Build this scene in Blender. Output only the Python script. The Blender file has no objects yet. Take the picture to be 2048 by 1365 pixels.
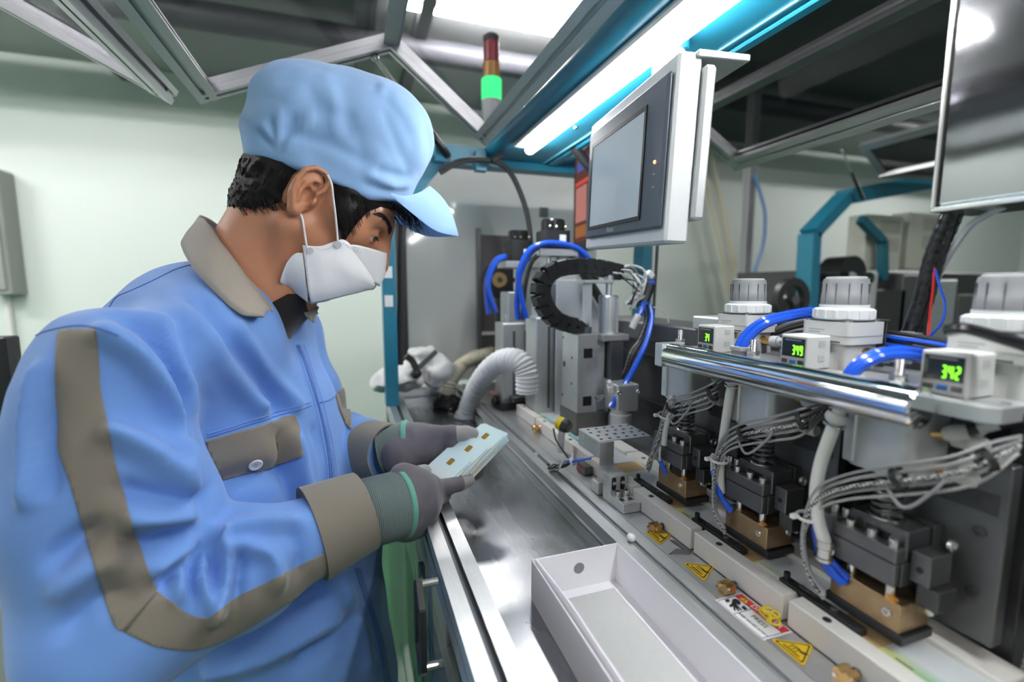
import bpy, bmesh, math, random
import numpy as np
from mathutils import Vector, Matrix

SC = bpy.context.scene
COL = SC.collection
random.seed(7)
RNG = np.random.RandomState(11)
PI = math.pi
CZ = 1.33            # camera height above the floor; everything is built relative to it and raised at the end

# ------------------------------------------------------------------ camera, world, exposure
F_PX, VPX, VPY = 939.0, 705.0, 573.0       # focal length (px) and vanishing point of the machine's long axis
TH = math.atan((682.5 - VPY) / F_PX)
PS = math.atan((1024 - VPX) / (F_PX * math.cos(TH) + (682.5 - VPY) * math.sin(TH)))
cam_d = bpy.data.cameras.new('camera')
cam = bpy.data.objects.new('camera', cam_d)
COL.objects.link(cam)
SC.camera = cam
cam_d.sensor_width = 36.0
cam_d.lens = F_PX / 2048 * 36
cam_d.clip_start = 0.02
cam.location = (0, 0, 0)
cam.rotation_euler = (PI / 2 - TH, 0, -PS)
cam_d.dof.use_dof = True
cam_d.dof.focus_distance = 0.58
cam_d.dof.aperture_fstop = 2.8

world = bpy.data.worlds.new('world')
SC.world = world
world.use_nodes = True
world.node_tree.nodes['Background'].inputs[0].default_value = (0.86, 0.94, 1.0, 1)
world.node_tree.nodes['Background'].inputs[1].default_value = 0.36
SC.view_settings.view_transform = 'Standard'
SC.view_settings.look = 'None'
SC.view_settings.gamma = 1.0
SC.view_settings.use_curve_mapping = False
SC.view_settings.exposure = 0.06
SC.cycles.use_denoising = True
SC.cycles.max_bounces = 6
SC.cycles.transparent_max_bounces = 16
SC.cycles.caustics_reflective = False
SC.cycles.caustics_refractive = False

def area(name, loc, size, energy, col=(1, 0.98, 0.95), rot=(0, 0, 0)):
    d = bpy.data.lights.new(name, 'AREA')
    d.shape = 'RECTANGLE'
    d.size, d.size_y = size
    d.energy = energy
    d.color = col
    o = bpy.data.objects.new(name, d)
    o.location = loc
    o.rotation_euler = rot
    COL.objects.link(o)
    return o

# ------------------------------------------------------------------ pixel -> point on a plane of the place
_R = np.array([math.cos(PS), -math.sin(PS), 0]); _F = np.array([math.sin(PS), math.cos(PS), 0]); _Z = np.array([0, 0, 1.0])
_FW = _F * math.cos(TH) - _Z * math.sin(TH); _UP = _F * math.sin(TH) + _Z * math.cos(TH)
def at(u, v, X=None, Y=None, Z=None):
    d = _R * (u - 1024) / F_PX - _UP * (v - 682.5) / F_PX + _FW
    if X is not None: d = d * (X / d[0])
    elif Y is not None: d = d * (Y / d[1])
    else: d = d * (Z / d[2])
    return tuple(float(c) for c in d)

# ------------------------------------------------------------------ materials
def new_mat(name):
    m = bpy.data.materials.new(name)
    m.use_nodes = True
    return m, m.node_tree.nodes, m.node_tree.links
def mat(name, col, rough=0.5, metal=0.0, noise=0.0, nscale=60, bump=0.0, bscale=200, spec=0.5, coat=0.0, stretch=None, emit=0.0, sheen=0.0, sss=0.0):
    """Principled surface; 'noise' varies colour and gloss a little, 'bump' adds fine relief."""
    m, N, L = new_mat(name)
    b = N['Principled BSDF']
    b.inputs['Base Color'].default_value = (*col, 1)
    b.inputs['Roughness'].default_value = rough
    b.inputs['Metallic'].default_value = metal
    b.inputs['Specular IOR Level'].default_value = spec
    b.inputs['Coat Weight'].default_value = coat
    b.inputs['Sheen Weight'].default_value = sheen
    if sss:
        b.inputs['Subsurface Weight'].default_value = sss
        b.inputs['Subsurface Radius'].default_value = (0.006, 0.0025, 0.0012)
        b.inputs['Subsurface Scale'].default_value = 1.0
    if emit:
        b.inputs['Emission Color'].default_value = (*col, 1)
        b.inputs['Emission Strength'].default_value = emit
    if noise or bump:
        tc = N.new('ShaderNodeTexCoord')
        src = tc.outputs['Object']
        if stretch:
            mp = N.new('ShaderNodeMapping')
            mp.inputs['Scale'].default_value = stretch
            L.new(src, mp.inputs[0]); src = mp.outputs[0]
        if noise:
            n = N.new('ShaderNodeTexNoise'); n.inputs['Scale'].default_value = nscale; n.inputs['Detail'].default_value = 5
            L.new(src, n.inputs['Vector'])
            mx = N.new('ShaderNodeMix'); mx.data_type = 'RGBA'
            mx.inputs[6].default_value = (*[c * (1 - noise) for c in col], 1)
            mx.inputs[7].default_value = (*[min(1, c * (1 + noise)) for c in col], 1)
            L.new(n.outputs[0], mx.inputs[0]); L.new(mx.outputs[2], b.inputs['Base Color'])
            mr = N.new('ShaderNodeMapRange')
            mr.inputs[3].default_value = max(0.02, rough * (1 - noise)); mr.inputs[4].default_value = min(1, rough * (1 + noise))
            L.new(n.outputs[0], mr.inputs[0]); L.new(mr.outputs[0], b.inputs['Roughness'])
        if bump:
            n2 = N.new('ShaderNodeTexNoise'); n2.inputs['Scale'].default_value = bscale; n2.inputs['Detail'].default_value = 4
            L.new(src, n2.inputs['Vector'])
            bp = N.new('ShaderNodeBump'); bp.inputs['Strength'].default_value = bump; bp.inputs['Distance'].default_value = 0.001
            L.new(n2.outputs[0], bp.inputs['Height']); L.new(bp.outputs[0], b.inputs['Normal'])
    return m
def acrylic(name, tint, gloss=1.5):
    """Thin clear sheet: tinted see-through plus a mirror-like surface reflection."""
    m, N, L = new_mat(name)
    N.remove(N['Principled BSDF'])
    t = N.new('ShaderNodeBsdfTransparent'); t.inputs[0].default_value = (*tint, 1)
    g = N.new('ShaderNodeBsdfGlossy'); g.inputs['Roughness'].default_value = 0.03
    f = N.new('ShaderNodeFresnel'); f.inputs[0].default_value = gloss
    mx = N.new('ShaderNodeMixShader')
    ge = N.new('ShaderNodeNewGeometry'); mu = N.new('ShaderNodeMath'); mu.operation = 'MULTIPLY'
    iv = N.new('ShaderNodeMath'); iv.operation = 'SUBTRACT'; iv.inputs[0].default_value = 1
    L.new(ge.outputs['Backfacing'], iv.inputs[1]); L.new(iv.outputs[0], mu.inputs[0]); L.new(f.outputs[0], mu.inputs[1])
    L.new(mu.outputs[0], mx.inputs[0]); L.new(t.outputs[0], mx.inputs[1]); L.new(g.outputs[0], mx.inputs[2])
    L.new(mx.outputs[0], N['Material Output'].inputs[0])
    return m

M = {}
M['alu'] = mat('brushed_aluminium', (0.80, 0.81, 0.82), 0.44, 1.0, 0.12, 40, 0.05, 300, stretch=(20, 1, 20))
M['alu2'] = mat('machined_aluminium', (0.72, 0.73, 0.74), 0.42, 1.0, 0.12, 90, 0.05, 500)
M['alum_white'] = mat('anodised_aluminium_matte', (0.72, 0.73, 0.74), 0.45, 0.85, 0.08, 60)
M['steel'] = mat('scratched_stainless_steel', (0.42, 0.43, 0.45), 0.27, 1.0, 0.10, 9, 0.012, 160, stretch=(6, 1, 1))
M['mirror'] = mat('polished_stainless_steel', (0.27, 0.275, 0.285), 0.07, 1.0, 0.2, 12, 0.05, 30)  # darker than bare steel: dim reflected surroundings are put into the base colour
M['chrome'] = mat('chromed_steel', (0.82, 0.83, 0.85), 0.07, 1.0)
M['screw'] = mat('bright_screw_steel', (0.68, 0.67, 0.64), 0.22, 1.0)
M['dark'] = mat('blackened_steel', (0.075, 0.075, 0.078), 0.42, 0.6, 0.25, 80, 0.08, 400)
M['dark2'] = mat('dark_grey_machined_steel', (0.16, 0.16, 0.165), 0.40, 0.75, 0.2, 70, 0.06, 400)
M['grey_cyl'] = mat('grey_anodised_cylinder', (0.66, 0.66, 0.67), 0.40, 0.35, 0.06, 60)
M['gold'] = mat('bronze_heater_metal', (0.42, 0.29, 0.16), 0.38, 0.9, 0.3, 120, 0.08, 500)
M['brass'] = mat('brass', (0.62, 0.40, 0.17), 0.32, 1.0, 0.2, 150)
M['copper'] = mat('orange_insulator', (0.75, 0.33, 0.05), 0.3, 0.2)
M['black'] = mat('black_plastic', (0.018, 0.018, 0.02), 0.42, 0, 0.2, 80)
M['black_gloss'] = mat('black_gloss_plastic', (0.012, 0.012, 0.014), 0.18)
M['rubber'] = mat('black_cable_rubber', (0.02, 0.02, 0.022), 0.5)
M['teal'] = mat('teal_painted_steel', (0.016, 0.185, 0.29), 0.33, 0, 0.1, 30, 0.04, 300)
M['teal_dk'] = mat('dark_teal_paint', (0.01, 0.12, 0.17), 0.4)
M['nylon'] = mat('cream_nylon', (0.88, 0.84, 0.79), 0.42, 0, 0.06, 40, 0.03, 200, sss=0.0)
M['white'] = mat('white_plastic', (0.86, 0.86, 0.85), 0.38)
M['offwhite'] = mat('warm_white_plastic', (0.74, 0.73, 0.70), 0.42, 0, 0.05, 60)
M['knob'] = mat('grey_plastic', (0.30, 0.30, 0.31), 0.38, 0, 0.05, 60)
M['knob_lt'] = mat('light_grey_plastic', (0.58, 0.58, 0.57), 0.4, 0, 0.05, 60)
M['paint_white'] = mat('white_powder_coat', (0.80, 0.81, 0.82), 0.35, 0, 0.03, 30, 0.03, 500)
M['cab_white'] = mat('glossy_pale_panel', (0.62, 0.63, 0.62), 0.08, 0, 0.02, 4, coat=0.3)
M['bezel'] = mat('slate_grey_bezel', (0.085, 0.105, 0.14), 0.38, 0, 0.05, 60)
M['blue'] = mat('blue_polyurethane_tube', (0.02, 0.11, 0.72), 0.18, coat=0.4)
M['blue_btn'] = mat('blue_button', (0.03, 0.16, 0.5), 0.4)
M['red'] = mat('red_wire', (0.65, 0.03, 0.03), 0.35)
M['wire_white'] = mat('white_cable', (0.78, 0.78, 0.76), 0.4)
M['wire_grey'] = mat('grey_cable', (0.36, 0.36, 0.37), 0.45)
M['hose_cream'] = mat('cream_corrugated_hose', (0.70, 0.66, 0.52), 0.45, 0, 0.05, 40)
M['hose_white'] = mat('white_corrugated_hose', (0.90, 0.90, 0.90), 0.42, 0, 0.05, 40)
M['hose_ptfe'] = mat('translucent_white_hose', (0.88, 0.86, 0.82), 0.32, sss=0.2)
M['card_white'] = mat('white_pvc_card', (0.82, 0.84, 0.84), 0.3)
M['paper'] = mat('white_card_box', (0.87, 0.85, 0.89), 0.6, 0, 0.02, 60)
M['greyboard'] = mat('grey_board', (0.56, 0.56, 0.55), 0.75, 0, 0.05, 150)
M['yellow'] = mat('yellow_sign', (0.86, 0.55, 0.01), 0.35)
M['yellow_pl'] = mat('yellow_plastic', (0.80, 0.60, 0.02), 0.35)
M['sign_red'] = mat('red_sign_ink', (0.62, 0.03, 0.03), 0.35)
M['sign_white'] = mat('white_sign', (0.82, 0.82, 0.84), 0.35)
M['ink'] = mat('black_sign_ink', (0.012, 0.012, 0.012), 0.4)
M['lcd'] = mat('dark_lcd', (0.03, 0.035, 0.03), 0.15)
M['led_green'] = mat('green_lcd_digits', (0.25, 0.95, 0.03), 0.4, emit=1.6)
M['rag'] = mat('white_cloth', (0.80, 0.80, 0.80), 0.9, 0, 0.05, 60, 0.3, 120)
M['pcb'] = mat('green_circuit_board', (0.02, 0.22, 0.07), 0.4)

def braid_mat(name, a, b, scale):
    m, N, L = new_mat(name)
    p = N['Principled BSDF']; p.inputs['Roughness'].default_value = 0.45; p.inputs['Metallic'].default_value = 0.3
    tc = N.new('ShaderNodeTexCoord'); ck = N.new('ShaderNodeTexChecker')
    ck.inputs['Scale'].default_value = scale; ck.inputs['Color1'].default_value = (*a, 1); ck.inputs['Color2'].default_value = (*b, 1)
    L.new(tc.outputs['Object'], ck.inputs[0]); L.new(ck.outputs[0], p.inputs['Base Color'])
    return m
M['braid'] = braid_mat('braided_steel_sleeve', (0.50, 0.49, 0.47), (0.30, 0.30, 0.29), 900)
M['braid_bw'] = braid_mat('black_and_white_braid', (0.62, 0.62, 0.60), (0.10, 0.10, 0.10), 420)
M['acr'] = acrylic('clear_grey_acrylic', (0.78, 0.78, 0.80), 1.45)
M['alu_door'] = mat('grey_anodised_rail', (0.52, 0.52, 0.54), 0.36, 0.7, 0.12, 40, 0.05, 300, stretch=(20, 1, 20))
M['acr_far'] = acrylic('smoked_acrylic', (0.48, 0.48, 0.49), 1.45)
M['glass'] = acrylic('clear_plastic', (0.93, 0.94, 0.94), 1.4)
def lamp_mat(name, col, e):
    m, N, L = new_mat(name)
    N.remove(N['Principled BSDF'])
    em = N.new('ShaderNodeEmission'); em.inputs[0].default_value = (*col, 1); em.inputs[1].default_value = e
    L.new(em.outputs[0], N['Material Output'].inputs[0])
    return m

# ------------------------------------------------------------------ mesh builder
class MB:
    def __init__(s): s.v = []; s.f = []
    def add(s, vs, fs):
        o = len(s.v); s.v += [tuple(map(float, p)) for p in vs]; s.f += [tuple(i + o for i in f) for f in fs]; return s
    def box(s, lo, hi, ch=0.0, m=None):
        """axis-aligned box from two corners; ch chamfers all edges; m is an optional 4x4."""
        x0, y0, z0 = lo; x1, y1, z1 = hi
        if x0 > x1: x0, x1 = x1, x0
        if y0 > y1: y0, y1 = y1, y0
        if z0 > z1: z0, z1 = z1, z0
        if ch <= 0:
            vs = [(x, y, z) for x in (x0, x1) for y in (y0, y1) for z in (z0, z1)]
            fs = [(0, 1, 3, 2), (4, 6, 7, 5), (0, 4, 5, 1), (2, 3, 7, 6), (0, 2, 6, 4), (1, 5, 7, 3)]
        else:
            c = min(ch, (x1 - x0) * .45, (y1 - y0) * .45, (z1 - z0) * .45)
            vs = []; ix = {}
            X = (x0, x1); Y = (y0, y1); Z = (z0, z1)
            for i in (0, 1):
                for j in (0, 1):
                    for k in (0, 1):
                        di, dj, dk = (1 - 2 * i) * c, (1 - 2 * j) * c, (1 - 2 * k) * c
                        ix[i, j, k, 0] = len(vs); vs.append((X[i], Y[j] + dj, Z[k] + dk))
                        ix[i, j, k, 1] = len(vs); vs.append((X[i] + di, Y[j], Z[k] + dk))
                        ix[i, j, k, 2] = len(vs); vs.append((X[i] + di, Y[j] + dj, Z[k]))
            fs = []
            for i in (0, 1):
                q = [ix[i, 0, 0, 0], ix[i, 1, 0, 0], ix[i, 1, 1, 0], ix[i, 0, 1, 0]]; fs.append(q if i else q[::-1])
                q = [ix[0, i, 0, 1], ix[0, i, 1, 1], ix[1, i, 1, 1], ix[1, i, 0, 1]]; fs.append(q if i else q[::-1])
                q = [ix[0, 0, i, 2], ix[1, 0, i, 2], ix[1, 1, i, 2], ix[0, 1, i, 2]]; fs.append(q if i else q[::-1])
            for a in (0, 1):
                for b in (0, 1):
                    q = [ix[0, a, b, 1], ix[0, a, b, 2], ix[1, a, b, 2], ix[1, a, b, 1]]; fs.append(q if a == b else q[::-1])
                    q = [ix[a, 0, b, 0], ix[a, 0, b, 2], ix[a, 1, b, 2], ix[a, 1, b, 0]]; fs.append(q[::-1] if a == b else q)
                    q = [ix[a, b, 0, 0], ix[a, b, 0, 1], ix[a, b, 1, 1], ix[a, b, 1, 0]]; fs.append(q if a == b else q[::-1])
                    for k in (0, 1):
                        t = [ix[a, b, k, 0], ix[a, b, k, 1], ix[a, b, k, 2]]; fs.append(t if (a + b + k) % 2 else t[::-1])
        if m is not None: vs = [tuple(m @ Vector(p)) for p in vs]
        return s.add(vs, fs)
    def cyl(s, p0, p1, r0, r1=None, n=16, cap=True, rot=0.0):
        r1 = r0 if r1 is None else r1
        p0 = Vector(p0); p1 = Vector(p1); d = (p1 - p0).normalized()
        a = d.orthogonal().normalized(); b = d.cross(a)
        vs = []
        for p, r in ((p0, r0), (p1, r1)):
            for i in range(n):
                t = 2 * PI * i / n + rot
                vs.append(p + (a * math.cos(t) + b * math.sin(t)) * r)
        fs = [(i, (i + 1) % n, n + (i + 1) % n, n + i) for i in range(n)]
        if cap: fs += [tuple(range(n))[::-1], tuple(range(n, 2 * n))]
        return s.add(vs, fs)
    def ring(s, p0, p1, ro, ri, n=20):
        """hollow cylinder"""
        p0 = Vector(p0); p1 = Vector(p1); d = (p1 - p0).normalized()
        a = d.orthogonal().normalized(); b = d.cross(a); vs = []
        for p, r in ((p0, ro), (p1, ro), (p1, ri), (p0, ri)):
            for i in range(n):
                t = 2 * PI * i / n; vs.append(p + (a * math.cos(t) + b * math.sin(t)) * r)
        fs = []
        for k in range(4):
            k2 = (k + 1) % 4
            fs += [(k * n + i, k * n + (i + 1) % n, k2 * n + (i + 1) % n, k2 * n + i) for i in range(n)]
        return s.add(vs, fs)
    def lathe(s, prof, base, axis=(0, 0, 1), n=24):
        """prof: list of (radius, height along axis)"""
        base = Vector(base); d = Vector(axis).normalized(); a = d.orthogonal().normalized(); b = d.cross(a); vs = []; k = len(prof)
        for r, h in prof:
            for i in range(n):
                t = 2 * PI * i / n; vs.append(base + d * h + (a * math.cos(t) + b * math.sin(t)) * r)
        fs = []
        for j in range(k - 1):
            fs += [(j * n + i, j * n + (i + 1) % n, (j + 1) * n + (i + 1) % n, (j + 1) * n + i) for i in range(n)]
        fs += [tuple(range(n))[::-1], tuple(range((k - 1) * n, k * n))]
        return s.add(vs, fs)
    def prism(s, poly, fn, h0, h1):
        """extrude a 2D polygon; fn(a,b,h) -> point"""
        n = len(poly)
        vs = [fn(a, b, h0) for a, b in poly] + [fn(a, b, h1) for a, b in poly]
        fs = [(i, (i + 1) % n, n + (i + 1) % n, n + i) for i in range(n)] + [tuple(range(n))[::-1], tuple(range(n, 2 * n))]
        return s.add(vs, fs)
    def tube(s, pts, r, n=8, sub=6, rad=None, cap=True):
        """round tube along a smooth curve through pts; rad(i, count) may vary the radius"""
        p = smooth_path(pts, sub) if sub > 1 else [Vector(q) for q in pts]
        k = len(p); vs = []
        t0 = (p[1] - p[0]).normalized(); a = t0.orthogonal().normalized()
        for i in range(k):
            t = (p[min(i + 1, k - 1)] - p[max(i - 1, 0)])
            t = t.normalized() if t.length > 1e-9 else t0
            a = (a - t * a.dot(t)).normalized(); b = t.cross(a); t0 = t
            rr = rad(i, k) if rad else r
            for j in range(n):
                q = 2 * PI * j / n; vs.append(p[i] + (a * math.cos(q) + b * math.sin(q)) * rr)
        fs = []
        for i in range(k - 1):
            fs += [(i * n + j, i * n + (j + 1) % n, (i + 1) * n + (j + 1) % n, (i + 1) * n + j) for j in range(n)]
        if cap: fs += [tuple(range(n))[::-1], tuple(range((k - 1) * n, k * n))]
        return s.add(vs, fs)
    def ball(s, c, r, n=12, m=8, sc=(1, 1, 1)):
        c = Vector(c); vs = [c + Vector((0, 0, r * sc[2]))]
        for j in range(1, m):
            a = PI * j / m
            for i in range(n):
                t = 2 * PI * i / n
                vs.append(c + Vector((math.sin(a) * math.cos(t) * r * sc[0], math.sin(a) * math.sin(t) * r * sc[1], math.cos(a) * r * sc[2])))
        vs.append(c - Vector((0, 0, r * sc[2])))
        fs = [(0, 1 + i, 1 + (i + 1) % n) for i in range(n)]
        for j in range(m - 2):
            fs += [(1 + j * n + i, 1 + (j + 1) * n + i, 1 + (j + 1) * n + (i + 1) % n, 1 + j * n + (i + 1) % n) for i in range(n)]
        e = len(vs) - 1; o = 1 + (m - 2) * n
        fs += [(e, o + (i + 1) % n, o + i) for i in range(n)]
        return s.add(vs, fs)
    def socket(s, p, axis=(0, 0, 1), r=0.0035, h=0.004, n=12):
        """socket-head cap screw: a short cylinder with a recessed top"""
        return s.lathe([(r, 0), (r, h * .88), (r * .9, h), (r * .55, h), (r * .5, h * .45)], p, axis, n)
    def spring(s, p0, h, r, wire, turns, n=6):
        k = turns * 14
        s.tube([(p0[0] + r * math.cos(2 * PI * i / 14), p0[1] + r * math.sin(2 * PI * i / 14), p0[2] + h * i / k) for i in range(k + 1)], wire, n, 1)
        return s
    def move(s, d):
        s.v = [(x + d[0], y + d[1], z + d[2]) for x, y, z in s.v]; return s
    def xf(s, m):
        s.v = [tuple(m @ Vector(p)) for p in s.v]; return s

def smooth_path(pts, sub=6):
    P = [Vector(p) for p in pts]
    if len(P) < 3:
        return [P[0].lerp(P[-1], i / sub) for i in range(sub + 1)]
    out = []
    for i in range(len(P) - 1):
        a = P[i - 1] if i else P[0] * 2 - P[1]
        b, c = P[i], P[i + 1]
        d = P[i + 2] if i + 2 < len(P) else P[-1] * 2 - P[-2]
        for k in range(sub):
            t = k / sub
            out.append(0.5 * ((2 * b) + (c - a) * t + (2 * a - 5 * b + 4 * c - d) * t * t + (3 * b - a - 3 * c + d) * t ** 3))
    out.append(P[-1])
    return out

ORG = {}            # world origin of every object built here
def obj(name, mb, m, parent=None, sharp=32, origin=None):
    """link the builder's mesh as ONE object; vertices are given in place and stored relative to the parent's origin"""
    me = bpy.data.meshes.new(name)
    if parent is not None: og = ORG[parent.name]
    elif origin is not None: og = Vector(origin)
    else:
        a = np.array(mb.v); og = Vector(((a[:, 0].min() + a[:, 0].max()) / 2, (a[:, 1].min() + a[:, 1].max()) / 2, a[:, 2].min()))
    me.from_pydata([(x - og[0], y - og[1], z - og[2]) for x, y, z in mb.v], [], mb.f)
    me.materials.append(M[m] if isinstance(m, str) else m)
    me.polygons.foreach_set('use_smooth', [True] * len(me.polygons))
    me.update()
    if sharp: me.set_sharp_from_angle(angle=math.radians(sharp))
    o = bpy.data.objects.new(name, me)
    COL.objects.link(o)
    if parent is not None: o.parent = parent
    else: o.location = og
    ORG[o.name] = og
    return o
def tag(o, label, cat, group=None):
    o['label'] = label; o['category'] = cat
    if group: o['group'] = group
    return o
def thing(name, label, cat, loc, group=None):
    o = bpy.data.objects.new(name, None)
    o.empty_display_size = 0.02
    COL.objects.link(o)
    o.location = loc; ORG[o.name] = Vector(loc)
    return tag(o, label, cat, group)
def struct(o): o['kind'] = 'structure'; return o
def kids(o): return [c for c in bpy.data.objects if c.parent == o]
def dup(root, d, label=None):
    """copy of a thing with its parts and sub-parts, moved by d"""
    def rec(o, par):
        c = o.copy(); COL.objects.link(c)
        if par is not None: c.parent = par
        for ch in kids(o): rec(ch, c)
        return c
    r = rec(root, None)
    r.location = Vector(root.location) + Vector(d)
    if label: r['label'] = label
    return r
def text(name, body, size, m, mtx, parent=None, align='CENTER', extrude=0.0001, spacing=1.0):
    """flat lettering; mtx places it in the world (x along the text, y up the text)"""
    c = bpy.data.curves.new(name, 'FONT')
    c.body = body; c.size = size; c.align_x = align; c.align_y = 'CENTER'; c.extrude = extrude; c.space_character = spacing
    c.resolution_u = 3
    c.materials.append(M[m] if isinstance(m, str) else m)
    tmp = bpy.data.objects.new(name, c)
    COL.objects.link(tmp)
    bpy.context.view_layer.update()
    me = bpy.data.meshes.new_from_object(tmp.evaluated_get(bpy.context.evaluated_depsgraph_get()))
    bpy.data.objects.remove(tmp)
    bpy.data.curves.remove(c)
    o = bpy.data.objects.new(name, me)
    COL.objects.link(o)
    if parent is not None:
        o.parent = parent
        o.matrix_local = Matrix.Translation(-ORG[parent.name]) @ mtx
    else: o.matrix_world = mtx
    return o
def frame_mtx(o, ex, ey):
    """4x4 with origin o, x axis ex, y axis ey"""
    ex = Vector(ex).normalized(); ey = Vector(ey); ez = ex.cross(ey).normalized(); ey = ez.cross(ex)
    m = Matrix.Identity(4)
    for i in range(3): m[i][0] = ex[i]; m[i][1] = ey[i]; m[i][2] = ez[i]; m[i][3] = o[i]
    return m
def xz(a, b, h): return (a, h, b)          # profile in the X-Z plane, extruded along Y
def yz(a, b, h): return (h, a, b)
def xy(a, b, h): return (a, b, h)
def rounded(w, h, r, n=4):
    """rounded rectangle centred on 0"""
    out = []
    for cx, cy, a0 in ((w / 2 - r, h / 2 - r, 0), (-w / 2 + r, h / 2 - r, 90), (-w / 2 + r, -h / 2 + r, 180), (w / 2 - r, -h / 2 + r, 270)):
        for i in range(n + 1):
            t = math.radians(a0 + 90 * i / n); out.append((cx + r * math.cos(t), cy + r * math.sin(t)))
    return out
def tslot(x0, z0, x1, z1, slot=0.008, lip=0.0022, inner=0.016, depth=0.011):
    """T-slot aluminium section, a slot in the middle of all four faces"""
    cx, cz = (x0 + x1) / 2, (z0 + z1) / 2
    hw, hh = (x1 - x0) / 2, (z1 - z0) / 2
    s, i, d, l = slot / 2, inner / 2, depth, lip
    q = []
    def side(fx, length):
        a = [(-length, 1), (-s, 1), (-s, 1 - l), (-i, 1 - l), (-i, 1 - d * .6), (-s, 1 - d), (s, 1 - d), (i, 1 - d * .6), (i, 1 - l), (s, 1 - l), (s, 1)]
        for t, r in a: q.append(fx(t, r))
    # go round: bottom, right, top, left
    side(lambda t, r: (cx + t, cz - (hh - (1 - r))), hw)
    side(lambda t, r: (cx + (hw - (1 - r)), cz + t), hh)
    side(lambda t, r: (cx - t, cz + (hh - (1 - r))), hw)
    side(lambda t, r: (cx - (hw - (1 - r)), cz - t), hh)
    return q
# ================================================================== the room
M['wall'] = mat('pale_mint_wall_paint', (0.66, 0.72, 0.69), 0.55, 0, 0.02, 3)
M['floor'] = mat('green_epoxy_floor', (0.010, 0.10, 0.035), 0.3, 0, 0.08, 3)
M['ceil'] = mat('grey_ceiling_panel', (0.40, 0.41, 0.41), 0.7, 0, 0.05, 3)
M['duct'] = mat('grey_duct_paint', (0.11, 0.11, 0.125), 0.45, 0, 0.08, 6)
M['tube_lamp'] = lamp_mat('fluorescent_tube_glow', (1.0, 0.985, 0.96), 122.0)
M['led_lamp'] = lamp_mat('led_tube_glow', (1.0, 0.99, 0.97), 58.0)
FZ = -CZ
CEIL = 1.50
WY = 4.1
struct(obj('floor', MB().box((-4, -3.5, FZ - .1), (9, WY, FZ)), 'floor'))
struct(obj('wall_back', MB().box((-4, WY, FZ), (9, WY + .15, CEIL)), 'wall'))
struct(obj('wall_left', MB().box((-4.15, -3.5, FZ), (-4, WY + .15, CEIL)), 'wall'))
struct(obj('wall_right', MB().box((9, -3.5, FZ), (9.15, WY + .15, CEIL)), 'wall'))
struct(obj('ceiling', MB().box((-4.1, -3.5, CEIL), (9.1, WY + .15, CEIL + .1)), 'ceil'))

def ceiling_lamp(x, y, label):
    t = thing('ceiling_lamp', label, 'lamp', (x, y, CEIL), 'twin tube ceiling lamps')
    obj('lamp_body', MB().prism([(-.09, 0), (-.05, -.05), (.05, -.05), (.09, 0)], lambda a, b, h: (x + h, y + a, CEIL + b), -.62, .62), 'paint_white', t)
    for s in (-1, 1):
        obj('fluorescent_tube', MB().cyl((x - .59, y + s * .055, CEIL - .062), (x + .59, y + s * .055, CEIL - .062), .014, n=10), 'tube_lamp', t)
        for e in (-1, 1):
            obj('lamp_holder', MB().box((x + e * .60 - .01, y + s * .055 - .014, CEIL - .082), (x + e * .60 + .01, y + s * .055 + .014, CEIL - .03)), 'white', t)
    return t
L0 = at(1030, 40, Z=CEIL - .06)
ceiling_lamp(L0[0], L0[1], 'bright twin tube ceiling lamp seen through the clear raised door')
for i, (x, y) in enumerate([(-1.9, 1.9), (-3.2, 2.6), (-1.6, .9), (.7, -1.3), (-1.6, -1.3), (6.0, 2.2), (2.6, -1.9)]):
    ceiling_lamp(x, y, ['twin tube ceiling lamp over the left of the back wall', 'twin tube ceiling lamp at the far left of the back wall', 'twin tube ceiling lamp behind the worker',
                        'twin tube ceiling lamp behind the camera', 'twin tube ceiling lamp at the rear left of the hall', 'twin tube ceiling lamp over the right of the machine', 'twin tube ceiling lamp at the rear right of the hall'][i])
# duct and roof members seen through the raised doors
tag(obj('ventilation_duct', MB().cyl((-4, 2.95, 1.375), (9, 2.95, 1.375), .07, n=24), 'duct'), 'dark grey round ventilation duct running under the ceiling', 'duct')
for k, (x, w) in enumerate(((.12, .05), (.42, .035), (-1.4, .05), (1.9, .06))):
    struct(obj('trim_%d' % (k + 1), MB().box((x - w, -3.4, CEIL - .09), (x + w, WY, CEIL)), 'duct'))
# control box on the back wall, far left
BY = WY - .12
c0 = at(-60, 335, Y=BY); c1 = at(33, 590, Y=BY)
t = thing('control_box', 'grey metal control box fixed to the pale wall at far left', 'box', ((c0[0] + c1[0]) / 2, BY, c1[2]))
m_box = mat('grey_box_paint', (0.27, 0.28, 0.27), 0.5, 0, 0.15, 12)
obj('housing', MB().box((c0[0], BY - .04, c1[2]), (c1[0], WY, c0[2]), .008), m_box, t)
obj('cover', MB().box((c0[0] + .02, BY - .055, c1[2] + .03), (c1[0] - .02, BY - .04, c0[2] - .03), .004), m_box, t)
obj('conduit', MB().cyl((c1[0] - .1, WY - .03, c1[2]), (c1[0] - .1, WY - .03, FZ), .018, n=10), 'offwhite', t)
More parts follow.
